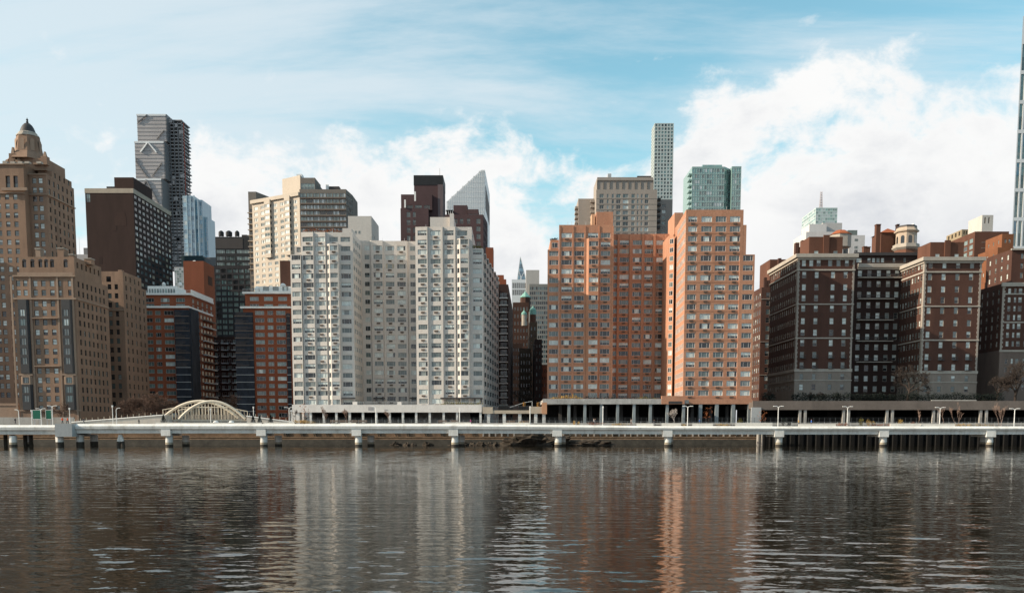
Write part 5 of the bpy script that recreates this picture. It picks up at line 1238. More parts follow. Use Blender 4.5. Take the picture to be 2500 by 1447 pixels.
mb = MB(); mb.box(XX(1262, 690, Y), XX(1286, 690, Y), Y, Y + 14, GZ, ZZ(690, Y) - .1, GL['b']); b.part('tower_shaft', mb)
far('office_building', 'white framed office block with dark window strips below the glass spire', 1249.5, 1285, 682, 790, 760, white_metal, 20, 7, 2, 16, .6, .8, dict(S_OFF, pats=['d', 'k'], wts=None), base=None).finish()
b = far('office_building', 'grey office tower with fine window grid filling the end of the street', 1292, 1338, 693, 900, 700, mat('grey_concrete_frame', (.22, .215, .20), .85, .08), 25, 9, 18, 11.5, .72, .6, dict(S_OFF, pats=['m', 'd', 'x'], wts=None))
b.pbox('penthouse', XX(1284.5, 680, 702), XX(1316.5, 680, 702), 702, 720, ZZ(740, 702), ZZ(659, 702), mat('grey_stone_panel', (.42, .40, .375), .85, .06)); b.finish()
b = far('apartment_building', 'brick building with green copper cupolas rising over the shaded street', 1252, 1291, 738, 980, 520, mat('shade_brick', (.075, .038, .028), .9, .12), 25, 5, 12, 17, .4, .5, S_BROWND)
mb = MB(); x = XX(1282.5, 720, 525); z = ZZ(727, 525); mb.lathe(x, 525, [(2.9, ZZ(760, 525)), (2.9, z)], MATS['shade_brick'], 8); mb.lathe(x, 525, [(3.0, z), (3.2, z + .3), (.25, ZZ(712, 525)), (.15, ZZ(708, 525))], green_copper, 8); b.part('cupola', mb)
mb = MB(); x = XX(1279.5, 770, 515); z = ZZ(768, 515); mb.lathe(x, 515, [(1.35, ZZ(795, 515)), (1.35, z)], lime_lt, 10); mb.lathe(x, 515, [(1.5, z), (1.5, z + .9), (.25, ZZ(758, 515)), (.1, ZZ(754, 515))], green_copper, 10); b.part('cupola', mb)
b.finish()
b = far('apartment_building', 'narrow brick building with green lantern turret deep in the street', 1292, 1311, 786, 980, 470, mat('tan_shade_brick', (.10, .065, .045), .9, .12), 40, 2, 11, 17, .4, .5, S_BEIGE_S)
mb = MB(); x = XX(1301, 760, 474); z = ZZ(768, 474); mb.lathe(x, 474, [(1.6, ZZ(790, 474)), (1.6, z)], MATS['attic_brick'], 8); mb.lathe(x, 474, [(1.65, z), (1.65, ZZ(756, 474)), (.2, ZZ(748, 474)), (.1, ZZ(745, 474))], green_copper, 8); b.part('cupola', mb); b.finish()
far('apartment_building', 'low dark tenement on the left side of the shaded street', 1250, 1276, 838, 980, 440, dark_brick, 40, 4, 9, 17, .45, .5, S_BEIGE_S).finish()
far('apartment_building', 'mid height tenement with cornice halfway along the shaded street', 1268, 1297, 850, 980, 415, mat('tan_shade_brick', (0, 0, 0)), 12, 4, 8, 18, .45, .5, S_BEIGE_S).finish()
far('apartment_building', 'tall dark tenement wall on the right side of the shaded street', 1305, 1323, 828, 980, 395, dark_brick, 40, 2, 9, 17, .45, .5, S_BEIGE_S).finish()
far('brick_building', 'little orange brick house seen through the slit beside the orange building', 1320, 1340, 890, 980, 400, mat('russet_brick', (0, 0, 0)), 12, 3, 5, 17, .35, .45, S_BEIGE_S).finish()

# ================================================================== behind the orange building
b = bldg('apartment_tower', 'grey-beige apartment tower with paneled crown behind the orange building', 1530, 700, 400)
Y = 400; x0, x1 = XX(1455.5, 500, Y), XX(1604, 500, Y); rr = [ZZ(478.3 + 13.6 * k, Y) for k in range(9)]
S_GRY = dict(cols=(1, 1), pats=['mm', 'gg', 'pp', 'dd', 'mg'], wts=[3, 2, 2, 2, 1], frame=alu, t=.07, recess=.2)
cG = [(1463.5, 1474), (1481.5, 1486), (1493.5, 1499), (1504.5, 1515), (1520.5, 1534), (1541.5, 1550), (1555, 1559), (1564.5, 1569), (1574, 1583)]
b.vol(rect(x0, x1, Y, 420), GZ, ZZ(463, Y), grey_stone, {0: wins(ucols((x0, Y), (x1, Y), cG, 500), rr, 1.6, S_GRY)}, parapet=.2)
xa, xb_ = XX(1458, 450, Y + .5), XX(1595, 450, Y + .5); b.vol(rect(xa, xb_, Y + .5, 418), ZZ(463, Y) - .2, ZZ(432, Y), grey_stone, name='crown', parapet=.4)
for k in range(10): x = xa + (xb_ - xa) * k / 9; b.pbox('crown_rib', x - .12, x + .12, Y + .25, Y + .497, ZZ(461, Y), ZZ(441, Y), taupe)
b.pbox('crown_band', xa - .1, xb_ + .1, Y + .2, Y + .498, ZZ(441, Y), ZZ(439.5, Y), taupe)
for k in range(9): b.pbox('floor_line', x0 + .05, x1 - .05, Y - .05, Y - .003, rr[k] - 1.25, rr[k] - 1.1, taupe)
b.pbox('roof_unit', XX(1484, 428, 405), XX(1492.5, 428, 405), 405, 409, ZZ(433, Y), ZZ(424, 405), steel); b.pbox('roof_unit', XX(1556, 430, 404), XX(1590, 430, 404), 404, 410, ZZ(433, Y), ZZ(429.5, 404), dark_metal)
Yw = 408; xa, xb_ = XX(1412, 500, Yw), XX(1441, 500, Yw); b.vol(rect(xa, XX(1458, 500, Yw), Yw, 425), GZ, ZZ(485, Yw), grey_stone, name='side_wing', parapet=.3)
for k in range(5): z = ZZ(502 + 12 * k, Yw); b.pbox('balcony', xa - 1.3, xa - .01, Yw + 1, Yw + 6, z - .9, z, grey_stone); z = ZZ(490 + 13 * k, Yw); b.pbox('balcony', xb_, x0 - .05, Yw - 1.4, Yw - .003, z - .9, z, grey_stone)
xa, xb_ = XX(1604.2, 500, Yw), XX(1642, 500, Yw); rr2 = [ZZ(503 + 13.6 * k, Yw) for k in range(6)]
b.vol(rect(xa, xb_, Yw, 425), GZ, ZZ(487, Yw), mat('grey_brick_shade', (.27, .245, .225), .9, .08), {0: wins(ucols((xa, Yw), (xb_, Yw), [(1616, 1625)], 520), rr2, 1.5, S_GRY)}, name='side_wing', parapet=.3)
for k in range(6): z = ZZ(485 + 13.6 * k, Yw); b.pbox('balcony', xa + .02, xa + 1.4, Yw - 1.4, Yw - .003, z - 1.0, z, dark_metal)
b.finish()

b = bldg('skyscraper', 'slim pale skyscraper with square window grid', 1620, 500, 1270)
Y = 1270; x0, x1 = XX(1597, 400, Y), XX(1643.5, 400, Y); zt = ZZ(301, Y); ph = 8.28 * Y / F * .995
S_432 = dict(cols=(1,), pats=['m', 'd', 'x', 't'], wts=[4, 3, 4, 3], t=0, recess=.9, single=True)
g = (x1 - x0) / 6; rr = [zt - ph * (k + .55) for k in range(30)]
b.vol(rect(x0, x1, Y, Y + 28), GZ, zt, mat('pale_green_concrete', (.42, .475, .47), .8, .04), {0: wins(ecols((0, 0), (x1 - x0, 0), 6, g * .62, 0.25, 0.25), rr, ph * .64, S_432), 3: wins(ecols((0, 0), (28, 0), 6, g * .62, .3, .3), rr, ph * .64, S_432)})
b.finish()

b = bldg('glass_tower', 'teal glass tower with rounded notch above the orange right wing', 1745, 600, 500)
Y = 500; x0, x1, x2, x3, x4 = XX(1689, 460, Y), XX(1768, 460, Y), XX(1783, 460, Y + 5), XX(1786, 460, Y - 1), XX(1809, 460, Y - 1)
zt = ZZ(407, Y); rr = [ZZ(418 + 13.75 * k, Y) for k in range(26)]
S_TEAL = dict(cols=(1,), rail=.3, pats=['t/t', 'x/t', 's/t', 'm/t', 'g/t'], wts=[4, 4, 2, 2, 1], frame=steel, t=.05, recess=.08, single=True)
tm = mat('teal_spandrel', (.22, .34, .32), .3, .06, spec=.7)
n1 = 13
b.vol([(x0, Y), (x1, Y), (x2, Y + 5), (x2, Y + 25), (x0, Y + 25)], GZ, zt, tm, {0: wins(ecols((0, 0), (x1 - x0, 0), n1, (x1 - x0) / n1 - .16, .05, .05), rr, 2.6, S_TEAL), 1: wins(ecols((0, 0), (hypot(x2 - x1, 5), 0), 3, 1.7, .05, .05), rr, 2.6, S_TEAL)})
b.vol([(x3, Y - 1), (x4, Y - 1), (x4, Y + 24), (x3, Y + 24)], GZ, ZZ(407.5, Y), tm, {0: wins(ecols((0, 0), (x4 - x3, 0), 4, (x4 - x3) / 4 - .16, .05, .05), rr, 2.6, S_TEAL)}, name='side_wing')
for k in range(9): z = rr[k] - 1.45; b.pbox('balcony', x0 - 1.6, x0 - .01, Y + .5, Y + 6, z - .2, z + .5, tm)
b.pbox('roof_screen', XX(1715, 405, Y + 4), XX(1763, 405, Y + 4), Y + 4, Y + 12, zt, ZZ(402.5, Y + 4), GL['t'])
b.finish()

# ================================================================== behind the brown complex
b = bldg('skyscraper', 'pale glass office tower with lattice antenna mast behind the brown building', 2012, 560, 1200)
Y = 1200; x0, x1 = XX(1991.5, 530, Y), XX(2044, 530, Y); xs = XX(1974, 540, Y + 60)
zt = ZZ(507, Y); rr = [zt - 2.6 - 3.9 * k for k in range(16)]
S_PALE = dict(cols=(1,), pats=['s', 't', 'x'], wts=[4, 2, 2], t=0, recess=.1, single=True)
b.vol([(x0, Y), (x1, Y), (x1, Y + 60), (x0 + 1, Y + 60)], GZ, zt, mat('pale_green_metal', (.46, .56, .53), .4, .04, spec=.5), {0: wins(ecols((0, 0), (x1 - x0, 0), 9, (x1 - x0) / 9 - .35, .2, .2), rr, 2.6, S_PALE), 3: wins(ecols((0, 0), (59, 0), 8, 6.6, .2, .2), rr, 2.6, S_PALE)})
mb = MB(); xm = XX(2005, 480, Y + 20)
for dx, dy in ((-1, -1), (1, -1), (1, 1), (-1, 1)): mb.tube((xm + dx * 1.8, Y + 20 + dy * 1.8, zt - 1), (xm + dx * .8, Y + 20 + dy * .8, ZZ(458, Y)), .3, .2, mat('mast_red_white', (.45, .38, .37), .7, .1), 4)
for k in range(12): z = zt + (ZZ(458, Y) - zt) * k / 12; r = 1.8 - 1.0 * k / 12; mb.box(xm - r, xm + r, Y + 20 - r, Y + 20 + r, z, z + .35, MATS['mast_red_white'])
b.part('antenna_mast', mb); b.finish()

b = bldg('apartment_building', 'white rooftop blocks and red-roofed pavilion above the dark brown wing', 2040, 600, 380)
Y = 385; wb = mat('white_stucco', (.58, .57, .56), .85, .06)
b.vol(rect(XX(1968, 570, Y), XX(2060, 570, Y), Y, 402), GZ, ZZ(566, Y), wb, name='wall', parapet=.4)
b.vol(rect(XX(1976, 555, 390), XX(2018, 555, 390), 390, 400), ZZ(566, Y) - .4, ZZ(547, 390), wb, name='upper_storey')
b.vol(rect(XX(2009, 550, 392), XX(2056, 550, 392), 392, 402), ZZ(566, Y) - .4, ZZ(544, 392), mat('pale_metal_siding', (.46, .45, .44), .7, .05), name='upper_storey')
x0, x1 = XX(2072.5, 600, Y), XX(2111, 600, Y); b.vol(rect(x0, x1, Y, 400), GZ, ZZ(574, Y), wb, {0: wins(ucols((x0, Y), (x1, Y), [(2086, 2095)], 590), [ZZ(586, Y), ZZ(604, Y), ZZ(613, Y)], 1.1, S_WSIDE)}, name='wall', parapet=.4)
b.pbox('roof_unit', XX(2068, 568, 392), XX(2091, 568, 392), 391, 399, ZZ(574, Y) - 1, ZZ(563, 392), mat('grey_green_metal', (.15, .18, .17), .6, .1))
Yp = 370; mb = MB(); cx_ = XX(2052, 570, Yp + 4); o8 = [(cos(pi / 8 + k * pi / 4), sin(pi / 8 + k * pi / 4)) for k in range(8)]
mb.prism([(cx_ + 4.2 * x, Yp + 4 + 4.2 * y) for x, y in o8], ZZ(600, Yp), ZZ(569, Yp), lime_lt); b.part('pavilion', mb)
mb = MB(); mb.prism([(cx_ + 4.6 * x, Yp + 4 + 4.6 * y) for x, y in o8], ZZ(569, Yp) + .01, ZZ(558, Yp), terra, top=[(cx_ + 2.0 * x, Yp + 4 + 2.0 * y) for x, y in o8]); b.part('pavilion_roof', mb)
for u0, u1, va in ((1943, 1952, 592), (1950, 1957, 603), (1958, 1966, 586)): b.pbox('chimney', XX(u0, va, 320), XX(u1, va, 320), 320, 322, GZ, ZZ(va, 320), brown_brick)
b.finish()

b = bldg('apartment_tower', 'brick tower topped by a pale square stair block beyond the right brown wing', 2415, 650, 400)
Y = 400; x0, x1 = XX(2379, 600, Y), XX(2462, 600, Y); rr = [ZZ(585 + 15 * k, Y) for k in range(6)]
b.vol(rect(x0, x1, Y, 425), GZ, ZZ(565, Y), MATS['attic_brick'], {3: wins(ecols((0, 0), (25, 0), 5, 3.0), rr, 1.8, dict(S_RED, pats=['xxx', 'mmm', 'ddd'], wts=None))}, parapet=.5)
for k in range(4): b.pbox('stone_band', x0 + 3, x1, Y - .06, Y - .003, ZZ(592 + 14 * k, Y), ZZ(591 + 14 * k, Y), lime)
xa, xb_ = XX(2397.5, 545, 404), XX(2424.5, 545, 404); b.vol(rect(xa, xb_, 404, 416), ZZ(565, Y) - .5, ZZ(525, 404), mat('pale_grey_brick', (0, 0, 0)), {0: wins([(1.0, 1.6), (2.7, 3.3)], [ZZ(538, 404)], 2.6, S_ARCH)}, name='stair_block', parapet=.5)
Yq = 430; xa, xb_ = XX(2348, 570, Yq), XX(2382, 570, Yq); b.vol(rect(xa, xb_, Yq, 445), GZ, ZZ(560, Yq), mat('tan_brick', (.30, .24, .16), .9, .08), {0: wins(ecols((0, 0), (xb_ - xa, 0), 5, .7), [ZZ(568, Yq)], 1.5, S_ARCH), 3: wins(ecols((0, 0), (15, 0), 4, 1.6), [ZZ(568, Yq)], 1.8, S_ARCH)}, name='rear_wing', parapet=.4)
b.finish()
b = bldg('apartment_building', 'stepped brick rooftops glowing orange between the right brown wing and corner building', 2440, 720, 335)
obr = mat('bright_brick', (.20, .08, .038), .9, .12)
for u0, u1, va, Y, dep in ((2447, 2475, 571, 350, 12), (2436, 2475, 604, 335, 14), (2417, 2462, 616, 345, 10), (2408, 2440, 652, 340, 10), (2398, 2412, 640, 352, 20), (2404, 2500, 690, 330, 20)):
    x0, x1 = XX(u0, va, Y), XX(u1, va, Y); b.vol(rect(x0, x1, Y, Y + dep), GZ, ZZ(va, Y), obr, {0: wins(ecols((0, 0), (x1 - x0, 0), 2, .8), [ZZ(va, Y) - 2.6], 1.4, S_BROWN), 3: wins(ecols((0, 0), (dep, 0), 3, .8), [ZZ(va, Y) - 2.6, ZZ(va, Y) - 6], 1.4, S_BROWN)}, parapet=.4)
b.finish()

b = bldg('glass_tower', 'white framed glass tower rising at the right edge above brick rooftops', 2510, 560, 600)
Y = 600; x0 = XX(2477, 450, Y); x1 = XX(2640, 600, Y); zt = ZZ(40, Y); gw = 3.15; gh = 18.3
cols_ = [(.7 + gw * k, .7 + gw * k + gw * .70) for k in range(14)]; rr = [ZZ(570, Y) + gh * (k - 6) for k in range(16)]
S_WT = dict(cols=(1,), rail=.5, pats=['x/x', 'b/x', 'm/x', 'x/m'], frame=alu_dk, t=.1, recess=.5)
b.vol([(x0, Y), (x1, Y), (x1, Y + 25), (x0 + 15, Y + 25)], GZ, zt, white_metal, {0: wins(cols_, rr, gh - 2.2, S_WT)}); b.finish()

# ================================================================== riverside viaduct
V = Thing('esplanade_viaduct', 'long white concrete walkway viaduct standing on round columns in the river', 'viaduct', (0, 234, 0))
Y = 230.0; WB = 238.6; zt = 5.75; zb = 3.4
XD0, XD1 = XX(1120, 1040, Y), XX(1720, 1040, Y)
def ZD(x): return 5.78 - .58 * min(1, max(0, (x - XD0) / (XD1 - XD0)))      # deck height, falling gently to the right
def ZM(x): return ZD(x) - 1.28 + .30 * min(1, max(0, (x - XD0) / (XD1 - XD0)))
piers = [(-140, 0), (20, 0), (296, 2), (404, 1), (637, 1), (870, 1), (1107, 0), (1361, 0), (1631, 0), (1904, 0), (2160, 1), (2422, 0), (2680, 0)]
xk0, xk1 = XX(133, 1045, Y), XX(183, 1045, Y)
spans = [(XX(-300, 1045, Y), xk0)]
edges = [xk1] + [XX(u, 1050, Y) for u, k in piers if u > 300] + [XX(2900, 1050, Y)]
spans += list(zip(edges[:-1], edges[1:]))
for i, (a, c_) in enumerate(spans):
    dz = -.28 if i == 0 else 0
    def pr_(x): t_, m_ = ZD(x) + dz, ZM(x) + dz; return [(Y + .95, t_), (Y, t_ - .55), (Y + .12, m_), (WB, m_), (WB, t_ - .02)]
    def gd_(x, y0, y1): m_ = ZM(x) + dz - .004; return [(y0, m_), (y0 + .1, m_ - 1.1), (y1 - .1, m_ - 1.1), (y1, m_)]
    for nm_, fa, fb in (('deck_edge', pr_(a), pr_(c_)), ('girder', gd_(a, Y + .7, Y + 1.9), gd_(c_, Y + .7, Y + 1.9)), ('girder', gd_(a, Y + 6.2, Y + 7.4), gd_(c_, Y + 6.2, Y + 7.4))):
        mb = MB(); n5 = len(fa); e1, e2 = a + .012, c_ - .012
        for k in range(n5):
            j = (k + 1) % n5; mb.poly([(e1, *fa[k]), (e1, *fa[j]), (e2, *fb[j]), (e2, *fb[k])], conc_lt)
        mb.poly([(e1, *q) for q in fa], conc_lt); mb.poly([(e2, *q) for q in fb][::-1], conc_lt); V.part(nm_, mb)
# angled bastion between the two levels on the left
mb = MB(); mb.prism([(xk0 + .02, Y + .4), (xk0 + .9, Y - 1.6), (xk1 - .2, Y - 1.2), (xk1 - .02, Y + .3), (xk1 - .02, WB), (xk0 + .02, WB)], 2.55, 5.84, mat('grey_concrete', (.45, .445, .43), .85, .06)); V.part('bastion', mb)
tide_c = mat('tide_band', (.05, .043, .035), .8, .35, 1.2, 1)
def pier(u, two, cap=True):
    x = XX(u, 1060, Y)
    if cap:
        zc = ZM(x) - 1.75; mb = MB(); mb.prism([(x - 1.25, Y + .2), (x + 1.15, Y + .2), (x + 1.15, Y + 8.2), (x - 1.25, Y + 8.2)], zc, ZM(x) - .009, conc_lt); V.part('pier_cap', mb)
    zc = ZM(x) - 1.752
    for dx, yy in [(.25, Y + 1.7)] + [(2.6 if two else 1.6, Y + 7.0)]:
        mb = MB(); mb.lathe(x + dx, yy, [(.92, 1.1), (.92, zc)], conc_lt, 18); mb.lathe(x + dx, yy, [(.92, .55), (.92, 1.1)], mat('stained_column', (.34, .30, .23), .85, .2, 1., 1), 18); mb.lathe(x + dx, yy, [(.93, -2.5), (.93, .55)], tide_c, 18); V.part('pier_column', mb, smooth=False)
for u, two in piers:
    if u in (-140, 20): pier(u, two, False); continue
    if u == 296: continue
    pier(u, two)
for u, yy in ((146, Y + .6), (196, Y + 3), (230, Y + 8)):
    x = XX(u, 1080, yy); mb = MB(); mb.lathe(x, yy, [(.95, 1.2), (.95, 2.548 if u < 190 else 3.04)], conc_lt, 16); mb.lathe(x, yy, [(.97, -2), (.97, 1.2)], tide_c, 16); V.part('pier_column', mb)
for u in (290, 299):
    mb = MB(); x = XX(u, 1075, Y + 2); s_ = -.25 if u < 295 else .25
    mb.tube((x - s_ * 2, Y + 2, 3.04), (x, Y + 2, 1.3), .5, .5, conc_lt, 8); mb.tube((x, Y + 2, 1.3), (x + s_, Y + 2, -1.5), .5, .5, tide_c, 8); V.part('pier_column', mb)
for u in (62, 76, 14, 32):
    x = XX(u, 1080, Y + 6); mb = MB(); mb.lathe(x, Y + 6, [(.5, -2), (.5, 2.9)], tide_c, 8); V.part('pier_column', mb)
rl = MB(); xa, xb_ = xk1, XX(2900, 1040, Y); n_ = 170
for k in range(n_):
    x = xa + (xb_ - xa) * k / (n_ - 1); rl.box(x - .02, x + .02, Y + 1.0, Y + 1.04, ZD(x) - .05, ZD(x) + 1.05, steel)
for zz_ in (.35, .7, 1.05):
    for p_, q_ in ((xa, XD0), (XD0, XD1), (XD1, xb_)): rl.tube((p_, Y + 1.02, ZD(p_) + zz_), (q_, Y + 1.02, ZD(q_) + zz_), .018, .018, steel, 4)
V.part('railing', rl, kind='stuff')
# curb planters that show above the deck edge
pw = mat('planter_concrete', (.52, .50, .46), .85, .08)
Yp = 235.8
for u0, u1, h_ in ((380, 640, .5), (645, 720, .5), (830, 870, .35), (1086, 1150, .55), (1228, 1294, .6), (1554, 1595, .7), (1615, 1662, .9), (1690, 1740, .9), (1795, 1885, 1.1), (1950, 2040, .7), (2175, 2245, .9), (2250, 2330, .7)):
    xa, xb_ = XX(u0, 1030, Yp), XX(u1, 1030, Yp); mb = MB(); mb.prism([(xa, Yp), (xb_, Yp - .4), (xb_ - .6, Yp + 2), (xa + .5, Yp + 2)], min(ZD(xa), ZD(xb_)) - .03, (ZD(xa) + ZD(xb_)) / 2 + h_ * .8, pw); V.part('planter', mb)

# land edge walkway (real ground between viaduct and road)
mb = MB(); mb.box(-420, 420, SW - .6, SW + 9, GZ + .004, GZ + .16, paving); struct('pavement', mb)
# barrier between walkway and road
t = Thing('road_barrier', 'grey concrete barrier with dark fence between walkway and covered road', 'barrier', (XX(1200, 1030, 256.2), 256.2, GZ))
t.pbox('barrier_wall', XX(735, 1030, 256), XX(2700, 1030, 256), 256.2, 256.6, GZ + .17, GZ + .75, conc)
rl = MB(); xa, xb_ = XX(735, 1030, 256), XX(2700, 1030, 256)
for k in range(150): x = xa + (xb_ - xa) * k / 149; rl.box(x - .04, x + .04, 256.35, 256.43, GZ + .75, GZ + 2.2, alu_dk)
for zz_ in (1.2, 1.7, 2.2): rl.box(xa, xb_, 256.36, 256.42, GZ + zz_, GZ + zz_ + .05, alu_dk)
t.part('railing', rl, kind='stuff')

# ---- right-hand deck with garden
t = Thing('garden_deck', 'long dark concrete deck over the road carrying hedges before the brown buildings', 'deck', (XX(2170, 1000, 262), 262, GZ))
Y = 262; grimy_shade = mat('grimy_shade_concrete', (.018, .017, .016), .95, .2); dk = mat('dark_weathered_concrete', (.145, .12, .105), .92, .16, .2, .4)  # inner concrete is grimy, with the deck's shade painted into it
x0, x1 = XX(1838, 990, Y), XX(2900, 990, Y); z0, z1 = ZZ(1000, Y), ZZ(978, Y)
t.pbox('fascia', x0, x1, Y, Y + .8, z0, z1, dk); t.pbox('deck_slab', x0, x1, Y + .802, 284, z0 + .3, z1 - .4, dk); t.pbox('back_wall', x0, x1, 280, 280.5, GZ, z0 + .29, grimy_shade)
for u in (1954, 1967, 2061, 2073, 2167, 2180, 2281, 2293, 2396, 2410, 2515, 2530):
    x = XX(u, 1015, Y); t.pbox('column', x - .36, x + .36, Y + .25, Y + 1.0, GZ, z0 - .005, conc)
for k in range(10): x = XX(1890 + 72 * k, 1015, Y + 10); t.pbox('column', x - 1.2, x + 1.2, Y + 12, Y + 13, GZ, z0 + .29, grimy_shade)
t.pbox('wall_panel', XX(1834, 1010, Y - .5), XX(1858, 1010, Y - .5), Y - .6, Y - .05, GZ + .17, ZZ(994, Y), mat('pale_wall_panel', (.40, .41, .41), .85, .08))
t.pbox('parapet_rail', XX(2275, 975, Y), XX(2385, 975, Y), Y + .2, Y + .5, z1 + .002, ZZ(975.5, Y), conc)


def leaf_clump(mb, c, sx, sy, sz, n, size, m, r, up=0.):
    for i in range(n):
        while True:
            p = Vector((r.uniform(-1, 1), r.uniform(-1, 1), r.uniform(-1, 1)))
            if p.length < 1: break
        q = Vector((c[0] + p.x * sx, c[1] + p.y * sy, c[2] + p.z * sz)); a = Vector((r.gauss(0, 1), r.gauss(0, 1), r.gauss(0, 1) + up)).normalized(); e = a.orthogonal().normalized() * size * r.uniform(.5, 1)
        f_ = a * size * r.uniform(.6, 1.3); mb.poly([q - e * .5, q + e * .5, q + f_], m)


def hedge(u0, u1, va, vb, Y, m, label, n=1600, bump=.5):
    r = random.Random(int(u0)); x0, x1 = XX(u0, va, Y), XX(u1, va, Y); za, zb_ = ZZ(vb, Y), ZZ(va, Y); mb = MB()
    N = int((x1 - x0) / 1.1)
    for i in range(N):
        x = x0 + (x1 - x0) * (i + .5) / N; h_ = (zb_ - za) * r.uniform(1 - bump, 1.0)
        leaf_clump(mb, (x, Y + r.uniform(-.4, .4), za + h_ * .5), 1.0, 1.0, h_ * .55, max(8, n // N), .34, m, r)
    o = link('hedge', mb.mesh('hedge')); o.location = (0, 0, 0); tag(o, label, 'hedge'); return o


hedge(1935, 2450, 956, 979, 272, leaf_dkg, 'long dark evergreen hedge along the garden deck', 9000, .3)
hedge(1860, 1892, 958, 980, 276, leaf_dkg, 'short dark hedge at the corner of the orange building', 500, .5)
hedge(1345, 1420, 962, 976, 268, leaf_gold, 'golden shrubs spilling over the marbled deck rail', 500, .6)
hedge(1430, 1600, 965, 976, 270, leaf_dkg, 'low terrace shrubs behind the railing of the marbled deck', 800, .7)
hedge(1560, 1612, 968, 977, 267, leaf_olive, 'olive and gold terrace shrubs at the brick end of the marbled deck', 300, .7)
hedge(1078, 1176, 978, 989, 262, leaf_olive, 'potted greenery along the rail of the pale deck', 500, .7)


hedge(742, 832, 557, 566, 286, leaf_rust, 'brown winter shrubs along the roof terrace of the white left wing', 500, .7)
hedge(1154, 1176, 599, 607, 283, leaf_olive, 'potted roof shrubs on the right shoulder of the white building', 200, .7)
hedge(1344, 1362, 581, 586, 293, leaf_dkg, 'dark roof shrubs on the left shoulder of the orange building', 120, .6)


# ---- bare winter trees
def bare_tree(name, label, x, y, z, h, spread, m, seed, levels=5, trunk_r=.22, fork=3, group=None, up=.35, twig=.028, trunks=1, trunk_m=None):
    r = random.Random(seed); t = Thing(name, label, 'tree', (x, y, z), group); tr = MB(); cr = MB()

    def grow(p, d, L, rad, lev):
        q = p; k = 2 if lev < 3 else 1; dd = d
        for s_ in range(k):
            dd = (dd + Vector((r.gauss(0, .13), r.gauss(0, .13), r.gauss(0, .06)))).normalized(); n_ = q + dd * (L / k)
            mbx = tr if lev == 0 else cr
            mbx.tube(q, n_, max(twig, rad * (1 - .3 * s_ / k)), max(twig * .8, rad * (1 - .3 * (s_ + 1) / k)), (trunk_m or m) if lev < 2 else m, 6 if lev < 2 else 3); q = n_
        if lev >= levels: return
        n_ch = fork + (1 if r.random() < .5 else 0)
        for c_ in range(n_ch):
            an = r.uniform(.3, .85) * spread; ph = r.uniform(0, 2 * pi); a = dd.orthogonal().normalized(); b_ = dd.cross(a)
            nd = (dd * cos(an) + (a * cos(ph) + b_ * sin(ph)) * sin(an) + Vector((0, 0, up * .4))).normalized()
            st = q - dd * L * r.uniform(0, .45)
            grow(st, nd, L * r.uniform(.58, .8), rad * .58, lev + 1)
    for k in range(trunks):
        d0 = Vector((r.gauss(0, .05) + (k - (trunks - 1) / 2) * .22, r.gauss(0, .05), 1)).normalized()
        grow(Vector((x + k * .3, y, z - .1)), d0, h * .30, trunk_r, 0)
    t.part('trunk', tr); t.part('crown', cr)
    return t


GD = ZZ(978, 262) - .4
for i, (u, Y, h_) in enumerate(((296, 285, 11.0), (326, 275, 12.0), (350, 280, 13.5), (374, 272, 12.0), (396, 284, 12.6))):
    bare_tree('bare_tree', 'bare russet-twigged tree beside the ramp below the red scaffolded building', XX(u, 1010, Y), Y, GZ, h_, 1.15, bark_red, 20 + i, 6, .16, 3, 'bare trees beside the ramp', trunks=2, twig=.022)
for i, (u, Y, h_) in enumerate(((512, 300, 15), (545, 305, 16), (150, 272, 9), (100, 276, 8))):
    bare_tree('bare_tree', ('leafless tree behind the arched footbridge' if u > 300 else 'leafless tree behind the green road signs'), XX(u, 1010, Y), Y, GZ, h_, 1.1, bark_red, 40 + i, 5, .16, 3, 'leafless trees behind the bridge' if u > 300 else 'leafless trees behind the signs')
bare_tree('bare_tree', 'big bare tree with dark forked limbs before the corner building', XX(2478, 975, 276), 276, GD, 16, 1.15, bark, 61, 6, .42, 3)
bare_tree('bare_tree', 'bare tree leaning left of the big forked one on the garden deck', XX(2432, 975, 278), 278, GD, 13, 1.1, bark, 62, 6, .28, 3)
bare_tree('bare_tree', 'large wide bare tree darkening the recess of the brown building', XX(2215, 975, 274), 274, GD, 15, 1.2, bark, 63, 6, .4, 3)
for i, u in enumerate((1975, 2000, 2040)):
    bare_tree('bare_tree', 'low bare shrub tree against the stone base of the brown wing', XX(u, 970, 276), 276, GD, 4.6, 1.2, bark_red, 66 + i, 5, .1, 3, 'shrub trees at the stone base', trunks=2)
bare_tree('bare_tree', 'pinkish bare tree at the corner between orange and brown buildings', XX(1876, 970, 280), 280, GD, 5.6, 1.2, bark_red, 70, 5, .12, 3, trunks=2)
bare_tree('bare_tree', 'dark bare street tree lost in the shaded street', XX(1278, 1000, 300), 300, GZ, 15, 1.1, bark, 71, 6, .25, 3)
for i, (u, h_, tr_) in enumerate(((2242, 7.5, 1), (2305, 8.5, 1), (2336, 9.0, 2), (2440, 9.5, 3))):
    bare_tree('young_tree', (('short slim pale young tree beside a rounded russet shrub' if u < 2300 else 'slim pale young tree just beside a two-armed lamp') if tr_ == 1 else ('pale young tree with two upright stems' if tr_ == 2 else 'pale clump of three young upright stems')), XX(u, 1030, 237.4), 237.4, ZD(XX(u, 1030, 237.4)) - .1, h_ * .8, .5, bark_pale, 80 + i, 5, .06, 2, None, up=.9, trunks=tr_, twig=.012)
for i, u in enumerate((796, 846, 953)):
    bare_tree('young_tree', 'thin leafless sapling in front of the pale deck', XX(u, 1030, 249), 249, GZ, 6.2, .6, bark_pale, 90 + i, 5, .05, 3, 'saplings before the pale deck', up=.8, twig=.012)
